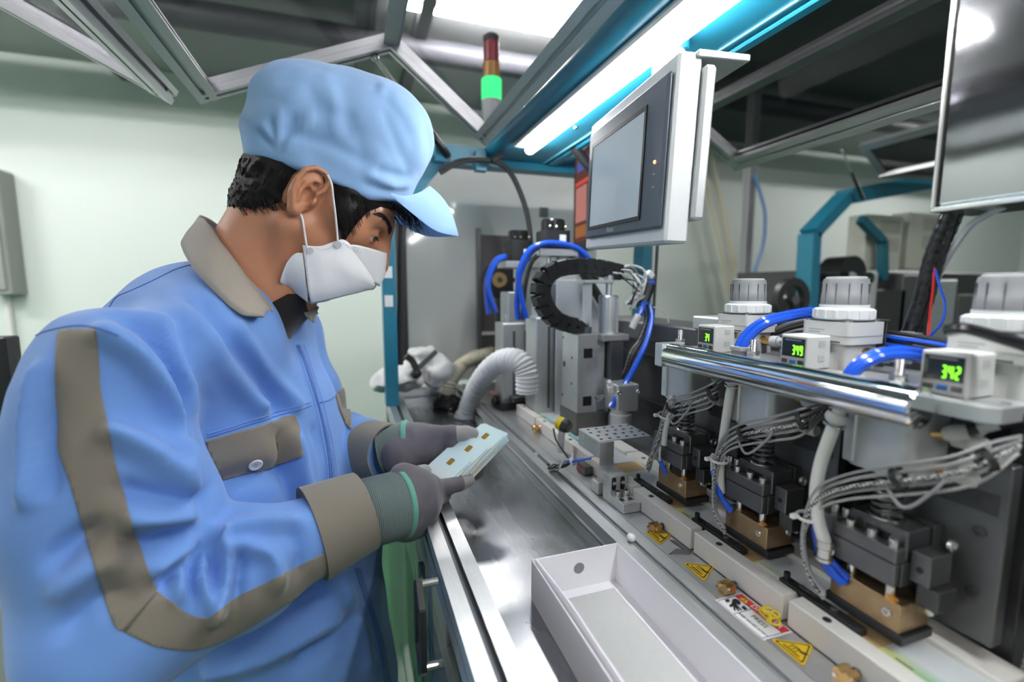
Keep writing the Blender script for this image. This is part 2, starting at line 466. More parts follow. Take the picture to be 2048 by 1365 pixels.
# rack at the lower left, behind the worker
t = thing('equipment_rack', 'grey sided equipment rack with black post at the lower left edge', 'rack', (-.75, 1.15, FZ))
x0 = at(26, 1100, Y=1.2)[0]
obj('side_panel', MB().box((x0 - .5, 1.2, FZ + .05), (x0, 1.23, -.16), .004), 'knob_lt', t)
obj('post', MB().box((x0, 1.19, FZ), (x0 + .035, 1.235, -.10), .003), 'black', t)
for z in (-.30, -.52, -.8): obj('shelf', MB().box((x0 - .3, 1.235, z), (x0 + .3, 1.6, z + .02), .002), 'dark2', t)
obj('stored_unit', MB().box((x0 + .05, 1.28, -.50), (x0 + .22, 1.5, -.40), .005), 'dark', t)
obj('stored_unit', MB().box((x0 + .04, 1.28, -.78), (x0 + .2, 1.5, -.66), .005), 'knob', t)
obj('rear_post', MB().box((x0 + .27, 1.56, FZ), (x0 + .3, 1.6, -.10), .003), 'black', t)

# ================================================================== machine table
ZT = -0.300
T0, T1 = -0.95, 1.40
tb = thing('machine_table', 'aluminium framed machine table with sunken stainless steel tray along its front', 'table', (.2, .3, FZ))
obj('front_rail', MB().prism(tslot(.0775, ZT - .04, .1175, ZT), xz, T0, T1), 'alu', tb)
obj('middle_rail', MB().prism(tslot(.284, ZT - .04, .3235, ZT), xz, T0, T1), 'alu', tb)
obj('rail_strip', MB().box((.2995, T0, ZT - .006), (.308, T1, ZT - .0035)), mat('grey_slot_strip', (.22, .23, .24), .5), tb)
obj('rail_strip', MB().box((.0933, T0, ZT - .009), (.1017, T1, ZT - .0065)), mat('dark_slot_strip', (.12, .13, .15), .45), tb)
obj('tray', MB().box((.1175, T0, ZT - .045), (.284, T1, ZT - .0405)), 'steel', tb)
obj('far_rail', MB().prism(tslot(T1 - .04, ZT - .04, T1, ZT), yz, .1175, .284), 'alu', tb)
obj('deck_plate', MB().box((.3245, T0, ZT - .012), (.95, T1, ZT - .0005)), 'alu2', tb)
for x in (.0975, .93):
    for y in (T0 + .05, .55, T1 - .06):
        obj('leg', MB().prism(tslot(x - .02, y - .02, x + .02, y + .02), lambda a, b, h: (a, b, h), FZ + .05, ZT - .042), 'alu', tb)
        obj('foot', MB().lathe([(.03, 0), (.03, .012), (.012, .02), (.012, .055)], (x, y, FZ), n=14), 'black', tb)
for z in (FZ + .25, ZT - .16):
    obj('cross_rail', MB().prism(tslot(.0775, z - .02, .1175, z + .02), xz, T0 + .07, T1 - .08), 'alu', tb)
obj('base_rail', MB().box((.15, T0, FZ), (.188, T1, FZ + .05), .002), 'offwhite', tb)
obj('base_strip', MB().box((.188, T0, FZ), (.194, T1, FZ + .052), .001), 'teal', tb)
# clear doors under the table with a black six sided pull
for k, (y0, y1, lab) in enumerate(((.585, 1.325, 'clear door below the table with black six sided pull'), (-.30, .575, 'clear door below the near part of the table'))):
    hd = thing('cabinet_door', lab, 'door', (.073, (y0 + y1) / 2, FZ + .3))
    obj('clear_sheet', MB().box((.0705, y0, FZ + .28), (.0755, y1, ZT - .065)), 'glass', hd)
    obj('edge_strip', MB().box((.069, y0, FZ + .28), (.077, y0 + .012, ZT - .065), .001), 'bezel', hd)
    if k == 0:
        hc = at(840, 1255, X=.052)
        hx = [(.0, .046), (.019, .030), (.019, -.030), (0, -.046), (-.019, -.030), (-.019, .030)]
        mbh = MB()
        for i in range(6):
            (a0, b0), (a1, b1) = hx[i], hx[(i + 1) % 6]
            mbh.box((-.003, -.006, 0), (.003, .006, math.hypot(a1 - a0, b1 - b0) + .004), 0,
                    Matrix.Translation((hc[0], hc[1] + a0, hc[2] + b0)) @ Vector((0, a1 - a0, b1 - b0)).to_track_quat('Z', 'Y').to_matrix().to_4x4())
        ph = obj('pull_handle', mbh, 'black', hd)
        for b in (-.046, .046): obj('handle_stud', MB().cyl((hc[0], hc[1], hc[2] + b), (.071, hc[1], hc[2] + b), .004, n=10), 'screw', ph)

# ================================================================== hood beam, end arch, lamp
ZB = .32
hood = thing('machine_hood_beam', 'long teal painted overhead beam of the machine hood', 'beam', (.42, .3, ZB))
prof = [(.352, ZB), (.512, ZB), (.512, ZB + .06), (.352, ZB + .045)] + [(.352 - .022 * math.sin(t) , ZB + .022 - .022 * math.cos(t)) for t in [PI * i / 8 for i in range(8, 0, -1)]]
obj('beam_shell', MB().prism(prof, xz, -.75, 1.18), 'teal', hood)
obj('edge_rib', MB().box((.498, -.75, ZB - .006), (.515, 1.18, ZB), .002), 'teal', hood)
obj('edge_trim', MB().box((.484, -.75, ZB - .0025), (.487, 1.18, ZB), 0), mat('pale_teal_seam', (.15, .5, .62), .4), hood)
for y in (.62, .30, .9):
    obj('rivet', MB().ball((.44, y, ZB), .005, 10, 6), 'screw', hood)
lamp = thing('led_tube_lamp', 'glowing white led tube lamp under the teal hood beam', 'lamp', (.388, .3, ZB))
obj('lamp_housing', MB().box((.352, -.4, ZB - .009), (.380, 1.04, ZB), .003), 'knob_lt', lamp)
obj('led_tube', MB().lathe([(.003, 0), (.0085, .004), (.011, .012), (.011, 1.45), (.0085, 1.458), (.003, 1.462)], (.3905, -.42, ZB - .013), (0, 1, 0), 16), 'led_lamp', lamp)
for y in (-.35, .25, .95): obj('clip', MB().box((.378, y, ZB - .006), (.403, y + .012, ZB), .001), 'white', lamp)

arch = thing('machine_end_arch', 'teal chamfered frame arch closing the far end of the machine', 'frame', (.4, 1.2, ZT))
YA = 1.19
def bar_y(mb, p0, p1, w, y0, y1):
    """flat bar of width w between two X-Z points, from y0 to y1"""
    d = Vector((p1[0] - p0[0], p1[1] - p0[1])).normalized(); n = Vector((-d.y, d.x)) * w / 2
    return mb.prism([(p0[0] - n.x, p0[1] - n.y), (p1[0] - n.x, p1[1] - n.y), (p1[0] + n.x, p1[1] + n.y), (p0[0] + n.x, p0[1] + n.y)], xz, y0, y1)
obj('post', bar_y(MB(), (.085, ZT), (.085, .17), .032, YA, YA + .05), 'teal', arch)
obj('corner_brace', bar_y(MB(), (.085, .155), (.225, .325), .034, YA, YA + .05), 'teal', arch)
obj('top_member', bar_y(MB(), (.205, .325), (.72, .325), .045, YA, YA + .05), 'teal', arch)
obj('corner_brace', bar_y(MB(), (.70, .325), (.82, .155), .034, YA, YA + .05), 'teal', arch)
obj('post', bar_y(MB(), (.82, .17), (.82, ZT), .032, YA, YA + .05), 'teal', arch)
for z in (-.05, .02): obj('tape_mark', MB().box((.073, YA - .002, z), (.093, YA, z + .028)), 'sign_white', arch)
obj('hinge_bracket', MB().box((.20, YA - .02, .30), (.235, YA, .335), .002), 'teal', arch)
obj('hinge_bracket', MB().box((.30, YA - .02, .285), (.33, YA, .335), .002), 'teal', arch)

# glossy end panels
ep = thing('end_cover', 'glossy pale cover panel closing the machine end behind the stations', 'panel', (.45, 1.5, ZT))
obj('cover_sheet', MB().box((.155, 1.46, ZT), (.80, 1.475, .42), .002), 'cab_white', ep)
obj('frame_strip', MB().box((.125, 1.44, FZ), (.155, 1.48, .40), .002), 'black', ep)
obj('dark_plate', MB().box((.385, 1.445, ZT + .03), (.485, 1.46, .16), .002), mat('brown_grey_panel', (.12, .105, .105), .3), ep)  # brown-grey plate with edge and ledge, set on the cover sheet
obj('plate_edge', MB().box((.372, 1.44, ZT), (.385, 1.46, .18), .001), 'dark2', ep)
obj('plate_ledge', MB().box((.385, 1.435, -.155), (.485, 1.446, -.145), .001), 'offwhite', ep)
obj('switch_plate', MB().box((.585, 1.45, .225), (.615, 1.46, .255), .002), 'dark2', ep)
for u, v in ((1018, 395),): pass

# ================================================================== raised gull-wing doors
def door(name, label, prof, y0, y1, near, m_acr, w=.036):
    """aluminium framed clear door: profile points in X-Z, extruded in Y; rails on all edges"""
    t = thing(name, label, 'door', (prof[0][0], (y0 + y1) / 2, prof[0][1]))
    n = len(prof)
    for i in range(n - 1):
        p, q = prof[i], prof[i + 1]
        mb = MB(); bar_y(mb, p, q, .004, y0 + .02, y1 - .02); obj('clear_sheet', mb, m_acr, t)
        d = Vector((q[0] - p[0], q[1] - p[1])).normalized(); nn = Vector((-d.y, d.x))
        for yy in (y1,):
            L = math.hypot(q[0] - p[0], q[1] - p[1])
            # end rail: grooved strip, section across Y / normal
            mb = MB()
            for (ya, yb, h) in ((0, .011, .013), (.011, .02, .009), (.02, .031, .013)):
                mb.prism([(0, -h), (L, -h), (L, h), (0, h)], lambda a, b, hh: (p[0] + d.x * a + nn.x * b, hh, p[1] + d.y * a + nn.y * b), yy - yb, yy - ya)
            obj('end_rail', mb, 'alu_door', t)
    for i, p in enumerate(prof):
        if i in (0, n - 1):
            q = prof[1] if i == 0 else prof[-2]
            d = Vector((q[0] - p[0], q[1] - p[1])).normalized()
            ang = math.atan2(d.y, d.x)
            sec = [(math.cos(ang) * a - math.sin(ang) * b + p[0], math.sin(ang) * a + math.cos(ang) * b + p[1]) for a, b in tslot(-.004, -.014, w, .014, .007, .002, .012, .007)]
            obj('long_rail', MB().prism(sec, xz, y0, y1), 'alu_door', t)
        else:
            obj('fold_rail', MB().prism([(p[0] - .016, p[1] - .012), (p[0] + .016, p[1] - .012), (p[0] + .01, p[1] + .014), (p[0] - .01, p[1] + .014)], xz, y0, y1), 'alu_door', t)
    return t
door('raised_hood_door', 'raised clear door with silver rails above the cap, hinged on the teal beam', [(-.258, .352), (.092, .493), (.300, .325)], -.35, 1.06, None, M['acr'], .03)
door('raised_hood_door', 'raised clear door in the top left corner, pinkish rail, of the machine behind', [(-.305, .352), (-.66, .54), (-.95, .42)], -.35, 1.08, None, M['acr'])
door('raised_hood_door', 'raised smoked door with silver rail beyond the hanging operator panel', [(1.0, .325), (.82, .43), (.53, .37)], -.45, 1.06, None, M['acr_far'])
def strut(label, p0, p1):
    t = thing('gas_strut', label, 'strut', p0)
    p0, p1 = Vector(p0), Vector(p1); m = p0.lerp(p1, .55)
    obj('barrel', MB().cyl(p0, m, .009, n=12), 'black_gloss', t)
    obj('piston_rod', MB().cyl(m, p1, .0045, n=10), 'screw', t)
    for p in (p0, p1): obj('ball_joint', MB().ball(p, .008, 10, 6), 'screw', t)
strut('black gas strut just right of the blue cap', at(896, 312, Y=1.17), at(750, 115, Y=1.05))

# stack light behind the clear door
sl = at(983, 200, Y=1.4675)
t = thing('signal_tower', 'signal tower lamp with lit green, amber and red sections', 'signal lamp', (sl[0], 1.4675, .42))
x, y = sl[0], 1.4675; z = sl[2]
obj('pole', MB().cyl((x, y, .42), (x, y, z - .065), .015, n=12), 'knob_lt', t)
obj('base_cup', MB().lathe([(.022, -.07), (.03, -.04), (.031, -.004)], (x, y, z), n=20), 'knob_lt', t)
obj('green_section', MB().lathe([(.031, 0), (.031, .058), (.029, .06)], (x, y, z), n=24), lamp_mat('green_signal_glow', (.06, .95, .25), 2.2), t)
obj('amber_section', MB().lathe([(.026, .062), (.026, .105), (.024, .107)], (x, y, z), n=24), mat('amber_lens', (.55, .22, .03), .25), t)
obj('red_section', MB().lathe([(.024, .109), (.024, .165), (.022, .167)], (x, y, z), n=24), mat('red_lens', (.30, .02, .04), .25), t)
obj('cap', MB().lathe([(.025, .168), (.025, .182), (.018, .188)], (x, y, z), n=24), 'black', t)

# ================================================================== hanging operator panel
TL = np.array(at(1183, 277, Y=1)); 
def at_depth(u, v, d):
    p = np.array(at(u, v, Y=1)); return p * (d / float(p @ _FW))
d1, d2 = .77, .515
cTL, cBL, cTR, cBR = (at_depth(1183, 277, d1), at_depth(1183, 475, d1), at_depth(1338, 150, d2), at_depth(1338, 456, d2))
org = (cBL + cTL + cBR + cTR) / 4
ex = Vector(((cTR + cBR) / 2 - (cTL + cBL) / 2)); ey = Vector(((cTL + cTR) / 2 - (cBL + cBR) / 2))
BW, BH = ex.length, ey.length
HM = frame_mtx(org, ex, ey)
hmi = thing('operator_panel', 'hanging white operator touch panel with slate bezel under the teal beam', 'control panel', tuple(org))
def hl(*a, **k): return MB().box(*a, **k).xf(HM)
obj('enclosure', hl((-BW / 2 - .016, -BH / 2 - .016, -.028), (BW / 2 + .006, BH / 2 + .018, 0), .003), 'paint_white', hmi)
obj('rear_cover', hl((-BW / 2 + .02, -BH / 2 + .01, -.042), (BW / 2 + .012, BH / 2 + .005, -.028), .003), 'alum_white', hmi)
obj('top_flange', hl((-BW / 2 + .02, BH / 2 + .012, -.08), (BW / 2 + .01, BH / 2 + .019, -.02), .001), 'alum_white', hmi)
obj('bezel', hl((-BW / 2, -BH / 2, 0), (BW / 2, BH / 2, .007), .003), 'bezel', hmi)
sx0, sx1, sy0, sy1 = -BW / 2 + BW * .085, BW / 2 - BW * .20, -BH / 2 + BH * .11, BH / 2 - BH * .155
mb = MB()
for lo, hi in (((sx0 - .005, sy0 - .005, .0065), (sx1 + .005, sy0, .0085)), ((sx0 - .005, sy1, .0065), (sx1 + .005, sy1 + .005, .0085)), ((sx0 - .005, sy0, .0065), (sx0, sy1, .0085)), ((sx1, sy0, .0065), (sx1 + .005, sy1, .0085))):
    mb.box(lo, hi)
obj('screen_rim', mb.xf(HM), 'black', hmi)
obj('screen', hl((sx0, sy0, .006), (sx1, sy1, .0075)), mat('dim_touch_screen', (.42, .48, .52), .14, emit=.22), hmi)  # pale colour and faint glow also stand in for the reflected wall
text('lettering', 'Kinco', .0115, mat('silver_print', (.55, .58, .62), .4), HM @ Matrix.Translation((sx0 * .3 + sx1 * .2, -BH / 2 + .0085, .0072)), hmi)
obj('status_lamp', MB().ball((0, 0, 0), .0022, 10, 6).xf(HM @ Matrix.Translation((BW / 2 - .018, -.008, .007))), lamp_mat('orange_pilot', (1, .35, .12), 4), hmi)
for k in (1, 2): obj('status_mark', hl((BW / 2 - .0205, -.008 - .014 * k, .007), (BW / 2 - .0155, -.0065 - .014 * k, .0074)), mat('print_grey%d' % k, (.4, .43, .47), .5), hmi)
ct = HM @ Vector((.01, BH / 2 + .014, -.052))
obj('hanging_column', MB().cyl((ct[0], ct[1], ct[2]), (ct[0], ct[1], ZB + .002), .021, n=20), 'paint_white', hmi)
obj('column_collar', MB().cyl((ct[0], ct[1], ZB - .016), (ct[0], ct[1], ZB), .026, n=20), 'teal', hmi)

# second monitor behind it, showing a red and green page
mo = at(1158, 395, X=.565); my = mo[1]
t = thing('monitor', 'black framed monitor with reddish page, half hidden behind the operator panel', 'monitor', (.565, my, mo[2] - .12))
MM = frame_mtx((.565, my - .09, mo[2]), (-.12, -1, 0), (0, 0, 1))
def ml(*a, **k): return MB().box(*a, **k).xf(MM)
obj('casing', ml((-.165, -.135, -.03), (.165, .125, 0), .004), 'black', t)
obj('display', ml((-.148, -.112, 0), (.148, .108, .001)), lamp_mat('screen_dark_red', (.16, .065, .055), .7), t)
for (x0, y0, x1, y1, c, e) in ((-.13, .07, -.03, .095, (.10, .16, .55), .7), (-.145, .035, .02, .045, (.8, .12, .08), .7), (-.14, -.06, -.06, .03, (.62, .26, .22), .7), (-.05, -.1, .14, .03, (.12, .3, .10), .5), (-.14, -.1, -.06, -.07, (.5, .2, .08), .6)):
    obj('screen_block', ml((x0, y0, .001), (x1, y1, .0016)), lamp_mat('screen_block_%d' % int(1000 * (x0 + y1 + 1)), c, e), t)
obj('monitor_arm', MB().cyl((.592, my - .10, mo[2]), (.50, my - .1, ZB + .002), .012, n=10), 'black', t)
# ================================================================== press line: guides and card track
NY = [('front_guide', 'cream nylon guide bar along the front of the card track', .355, .3715), ('rear_guide', 'cream nylon guide bar behind the press heads along the card track', .421, .448)]
for name, label, x0, x1 in NY:
    g = thing('nylon_' + name, label, 'guide bar', ((x0 + x1) / 2, .4, ZT))
    y = 1.02; k = 0
    while y > -.2:
        ln = .117
        mb = MB().box((x0, y - ln, ZT), (x1, y - .0006, ZT + .0245), .0008)
        s = obj('bar_segment', mb, 'nylon', g)
        xs = (x0 + x1) / 2
        obj('screw_hole', MB().ring((xs, y - .03, ZT + .0244), (xs, y - .03, ZT + .0249), .0034, .002, 14), 'dark', s)
        obj('hole_floor', MB().cyl((xs, y - .03, ZT + .0243), (xs, y - .03, ZT + .0247), .0022, n=12), 'ink', s)
        if name == 'front_guide' and k % 2 == 1:
            obj('stepped_lip', MB().box((x1, y - ln, ZT + .012), (x1 + .007, y - ln + .05, ZT + .0225), .0006), 'nylon', s)
        y -= .122; k += 1
m_film = mat('amber_track_film', (.62, .44, .22), .35, 0, .45, 30)
trk = thing('card_track', 'amber stained track bed between the nylon guides', 'track', (.395, .4, ZT))
obj('track_bed', MB().box((.3718, -.22, ZT + .0003), (.4208, 1.0, ZT + .0185)), m_film, trk)

def card_mat(name):
    """identity card: white with a band that runs yellow, green and cyan along one long edge"""
    m, N, L = new_mat(name)
    p = N['Principled BSDF']; p.inputs['Roughness'].default_value = .28
    tc = N.new('ShaderNodeTexCoord'); sp = N.new('ShaderNodeSeparateXYZ'); L.new(tc.outputs['Object'], sp.inputs[0])
    r = N.new('ShaderNodeValToRGB'); r.color_ramp.elements[0].color = (.72, .68, .20, 1); r.color_ramp.elements[1].color = (.12, .50, .66, 1)
    e = r.color_ramp.elements.new(.5); e.color = (.18, .58, .40, 1)
    mr = N.new('ShaderNodeMapRange'); mr.inputs[1].default_value = -.043; mr.inputs[2].default_value = .043
    mr.inputs[3].default_value = 1; mr.inputs[4].default_value = 0
    L.new(sp.outputs[1], mr.inputs[0]); L.new(mr.outputs[0], r.inputs[0])
    m2 = N.new('ShaderNodeMapRange'); m2.inputs[1].default_value = -.016; m2.inputs[2].default_value = -.004; m2.inputs[3].default_value = 0; m2.inputs[4].default_value = 1
    L.new(sp.outputs[0], m2.inputs[0])
    mx = N.new('ShaderNodeMix'); mx.data_type = 'RGBA'; mx.inputs[7].default_value = (.80, .83, .85, 1)
    L.new(m2.outputs[0], mx.inputs[0]); L.new(r.outputs[0], mx.inputs[6]); L.new(mx.outputs[2], p.inputs['Base Color'])
    return m
M['idcard'] = card_mat('printed_track_card')
cl = ['printed card on the track nearest the camera', 'printed card on the track between the second and third press heads from the far end', 'printed card on the track between the two farther press heads', 'printed card on the track just beyond the farthest press head',
      'printed card under the sensor bracket plate', 'printed card on the track by the transfer arm', 'printed card at the far end of the track']
for i, y in enumerate((.184, .306, .428, .55, .672, .794, .916)):
    c = thing('printed_card', cl[i], 'card', (.3963, y, ZT + .0186), 'cards lying in the track')
    obj('card_blank', MB().prism(rounded(.0485, .0856, .003, 3), lambda a, b, h: (.3963 + a, y + b, h), ZT + .0186, ZT + .0194), 'idcard', c)
    for k, (dx, dy, ln) in enumerate(((-.0175, -.006, .016), (-.0155, -.006, .011), (-.0165, .026, .012))):
        obj('print_line', MB().box((.3963 + dx, y + dy - ln / 2, ZT + .0194), (.3963 + dx + .0011, y + dy + ln / 2, ZT + .01955)), 'ink', c)

# ================================================================== heated press heads
def press(yc, label):
    t = thing('heated_press', label, 'press', (.405, yc, ZT), 'heated press heads over the card track')
    def B(name, lo, hi, m, ch=.0008, par=None):
        return obj(name, MB().box((lo[0], yc + lo[1], lo[2]), (hi[0], yc + hi[1], hi[2]), ch), m, par or t)
    B('press_foot', (.3835, -.030, -.2725), (.4195, .031, -.2645), 'black')
    hb = B('heater_block', (.3845, -.027, -.2643), (.418, .028, -.2415), 'gold', .0006)
    obj('insulator', MB().cyl((.3846, yc - .0185, -.2455), (.3905, yc - .0185, -.2455), .0052, n=14), 'copper', hb)
    obj('clamp_screw', MB().socket((.3850, yc - .0185, -.2505), (-1, 0, 0), .0034, .0035), 'screw', hb)
    obj('clamp_screw', MB().socket((.412, yc - .0272, -.25), (0, -1, 0), .003, .003), 'screw', hb)
    for dy in (-.014, .016):
        obj('guide_post', MB().cyl((.392, yc + dy, -.2416), (.392, yc + dy, -.228), .0037, n=14), 'screw', t)
    fp = B('front_plate', (.3805, -.0225, -.2285), (.3865, .0265, -.2105), 'dark2')
    cb = B('clamp_bar', (.3805, -.0225, -.2095), (.392, .0265, -.1985), 'dark2')
    for dy in (-.017, -.001, .016):
        obj('cap_screw', MB().socket((.3858, yc + dy, -.1986), r=.0036, h=.0062), 'screw', cb)
    for dy in (.026, .036):
        obj('cap_screw', MB().socket((.395, yc + dy, -.1975), r=.0034, h=.0085), 'screw', t)
    B('clamp_body', (.3866, -.024, -.2285), (.4185, .0275, -.2096), 'dark')
    B('far_block', (.386, .0278, -.226), (.404, .044, -.1976), 'dark2')
    B('yoke', (.3925, -.022, -.2094), (.4195, .0225, -.1860), 'dark2', .001)
    B('yoke_recess', (.3918, -.010, -.2065), (.3926, .008, -.1925), 'ink', 0)
    sd = B('side_block', (.394, -.0375, -.2225), (.4185, -.0242, -.1985), 'dark2')
    obj('side_hole', MB().cyl((.3935, yc - .031, -.211), (.3941, yc - .031, -.211), .0024, n=12), 'ink', sd)
    obj('cap_screw', MB().socket((.4135, yc - .0376, -.1905), (0, -1, 0), .0048, .003), 'screw', t)
    lb = B('lower_block', (.3975, -.0425, -.2405), (.4195, -.0278, -.2235), 'dark')
    for dx in (.004, .014):
        obj('block_screw', MB().socket((.3985 + dx, yc - .035, -.2406), (0, 0, -1), .0032, .005), 'screw', lb)
    # spring, rod and collar
    obj('spring_seat', MB().lathe([(.0125, 0), (.0125, .0015), (.0105, .0025)], (.405, yc + .002, -.1860), n=24), 'screw', t)
    obj('spring', MB().spring((.405, yc + .002, -.1830), .0310, .0092, .0015, 6), 'dark2', t)
    obj('rod', MB().cyl((.405, yc + .002, -.186), (.405, yc + .002, -.150), .0045, n=14), 'screw', t)
    obj('lock_nut', MB().cyl((.405, yc + .002, -.152), (.405, yc + .002, -.147), .0085, n=6), 'screw', t)
    # slide plate behind, with bolts
    sp = B('slide_plate', (.4292, -.060, -.262), (.4415, .0225, -.125), 'dark2', .001)
    for dy, z in ((-.046, -.1555), (-.046, -.1785), (-.012, -.1555), (-.046, -.226)):
        obj('plate_bolt', MB().socket((.4291, yc + dy, z), (-1, 0, 0), .0042, .0015), 'dark', sp)
    obj('name_plate', MB().box((.4287, yc - .055, -.1635), (.4292, yc - .012, -.148)), 'dark', sp)
    B('slide_carriage', (.4196, -.024, -.245), (.4291, .022, -.184), 'dark')
    # air cylinder
    cy = thing('air_cylinder', '', '', (.405, yc, -.165))
    cy.parent = t; cy.location = Vector((.405, yc, -.165)) - Vector((.405, yc, ZT))
    for k in ('label', 'category'): del cy[k]
    prof = [(.3845, -.0235), (.430, -.0235), (.430, .0255), (.3845, .0255)]
    def rp(x0, y0, x1, y1, r):
        return [((x0 + x1) / 2 + a, (y0 + y1) / 2 + b) for a, b in rounded(x1 - x0, y1 - y0, r, 5)]
    obj('cylinder_body', MB().prism(rp(.3845, yc - .0235, .432, yc + .0255, .009), xy, -.1455, -.0885), 'grey_cyl', cy)
    obj('cylinder_rail', MB().box((.3815, yc + .016, -.143), (.3865, yc + .0255, -.089), .001), 'alum_white', cy)
    obj('cylinder_collar', MB().cyl((.405, yc + .002, -.1455), (.405, yc + .002, -.1485), .0125, n=18), 'alum_white', cy)
    for z, ln in ((-.112, .016), (-.138, .012)):
        obj('port_fitting', MB().cyl((.4165, yc - .0235, z), (.4165, yc - .0235 - ln * .5, z), .0036, n=12), 'brass', cy)
        obj('speed_controller', MB().cyl((.4165, yc - .0235 - ln * .5, z), (.4165, yc - .0235 - ln, z), .0056, n=12), 'white', cy)
        obj('controller_knob', MB().lathe([(.0058, 0), (.0062, .003), (.0062, .009), (.005, .011)], (.4165, yc - .0235 - ln, z), (0, -1, 0), 10), 'offwhite', cy)
        obj('controller_elbow', MB().cyl((.4165, yc - .0235 - ln * .8, z), (.438, yc - .0235 - ln * .8, z + .010), .0055, n=12), 'offwhite', cy)
    # black clamp strip lying on the track in front of the head
    bs = B('track_clamp', (.3722, -.006, ZT + .0196), (.3832, .068, ZT + .0262), 'black', .0006)
    obj('clamp_pin', MB().cyl((.3765, yc + .063, ZT + .0262), (.3765, yc + .063, ZT + .0335), .0028, n=12), 'black', bs)
    obj('clamp_bolt', MB().socket((.3775, yc + .018, ZT + .0262), r=.003, h=.0018), 'dark2', bs)
    obj('clamp_shim', MB().box((.379, yc + .035, ZT + .0262), (.3815, yc + .052, ZT + .0268)), 'screw', bs)
    return t
p2 = press(.367, 'middle one of the three dark press heads with bronze heater block')
dup(p2, (0, .122, 0), 'farthest of the three press heads, beside the perforated sensor bracket')
dup(p2, (0, -.122, 0), 'nearest and largest press head, close to the right edge')

# dark machine wall behind the heads, and the next module at the right edge
bw = thing('machine_backplate', 'dark steel backplate behind the row of press heads', 'plate', (.51, .33, ZT))
obj('plate_sheet', MB().box((.505, -.15, ZT), (.52, .62, -.095), .001), 'dark', bw)
for y in (.44, .318, .196): obj('stiffener', MB().box((.455, y - .012, ZT), (.505, y + .005, -.1), .001), 'dark', bw)
fm = thing('machine_upright', 'dark steel upright of the next module at the right edge', 'machine frame', (.44, .12, ZT))
obj('upright', MB().box((.452, .115, ZT), (.478, .15, -.115), .0015), 'dark', fm)
obj('upright', MB().box((.405, .075, ZT + .026), (.43, .108, -.165), .0015), 'dark2', fm)
obj('cross_block', MB().box((.405, .03, -.20), (.445, .1, -.165), .0015), 'dark2', fm)
obj('lower_block', MB().box((.42, -.05, ZT + .026), (.47, .098, -.215), .0015), 'dark', fm)
obj('cap_plate', MB().box((.43, .10, -.150), (.452, .15, -.135), .001), 'alu2', fm)
for y in (.09, .135): obj('cap_screw', MB().socket((.44, y, -.1352 if y > .1 else -.165), r=.004, h=.005), 'dark2', fm)
# card stack in the magazine behind
for k in range(5):
    tag(obj('card_blank', MB().box((.468 + .001 * k, .158, ZT + .012 + .005 * k), (.50, .205, ZT + .0155 + .005 * k)), 'card_white'), 'white card blank in the small pile behind the nearest press head', 'card', 'blank cards in the pile')

# ================================================================== valve plate, guard bar, pressure switches, regulators
vp = thing('valve_plate', 'pale aluminium plate carrying the pressure switches and regulators', 'plate', (.44, .34, -.088))
obj('plate_body', MB().prism([(.392, .178), (.50, .178), (.50, .505), (.385, .505), (.385, .186)], xy, -.0885, -.0785), 'alum_white', vp)
for y in (.197, .185): obj('plate_screw', MB().socket((.395 if y > .19 else .41, y, -.0785), r=.003, h=.0015), 'screw', vp)
gb = thing('guard_bar', 'thick polished chrome guard bar in front of the pressure switches', 'bar', (.366, .34, -.09))
obj('bar', MB().lathe([(.0130, 0), (.0148, .0015), (.0148, .2675), (.0130, .269)], (.3655, .207, -.0836), (0, 1, 0), 40), 'chrome', gb)
obj('end_block', MB().box((.352, .4765, -.0975), (.386, .490, -.069), .001), 'alum_white', gb)
for y in (.222, .352, .462):
    obj('bar_bracket', MB().box((.368, y - .008, -.0945), (.388, y + .008, -.0795), .001), 'alu2', gb)
SEG = {'0': 'abcdef', '1': 'bc', '2': 'abged', '3': 'abgcd', '4': 'fgbc', '5': 'afgcd', '6': 'afgedc', '9': 'abfgcd', '8': 'abcdefg', ' ': ''}
def seven(mb, digits, y0, z0, w, h, gap, x):
    """digits on a face that looks along -X; text runs towards -Y"""
    s = h * .13
    for i, dch in enumerate(digits):
        yy = y0 - i * (w + gap)
        def bar(a0, b0, a1, b1): mb.box((x - .0003, yy - a1, z0 + b0), (x, yy - a0, z0 + b1))
        for q in SEG[dch]:
            if q == 'a': bar(s * .6, h - s, w - s * .6, h)
            if q == 'g': bar(s * .6, h / 2 - s / 2, w - s * .6, h / 2 + s / 2)
            if q == 'd': bar(s * .6, 0, w - s * .6, s)
            if q == 'f': bar(0, h / 2 + s * .2, s, h - s * .4)
            if q == 'e': bar(0, s * .4, s, h / 2 - s * .2)
            if q == 'b': bar(w - s, h / 2 + s * .2, w, h - s * .4)
            if q == 'c': bar(w - s, s * .4, w, h / 2 - s * .2)
    return mb
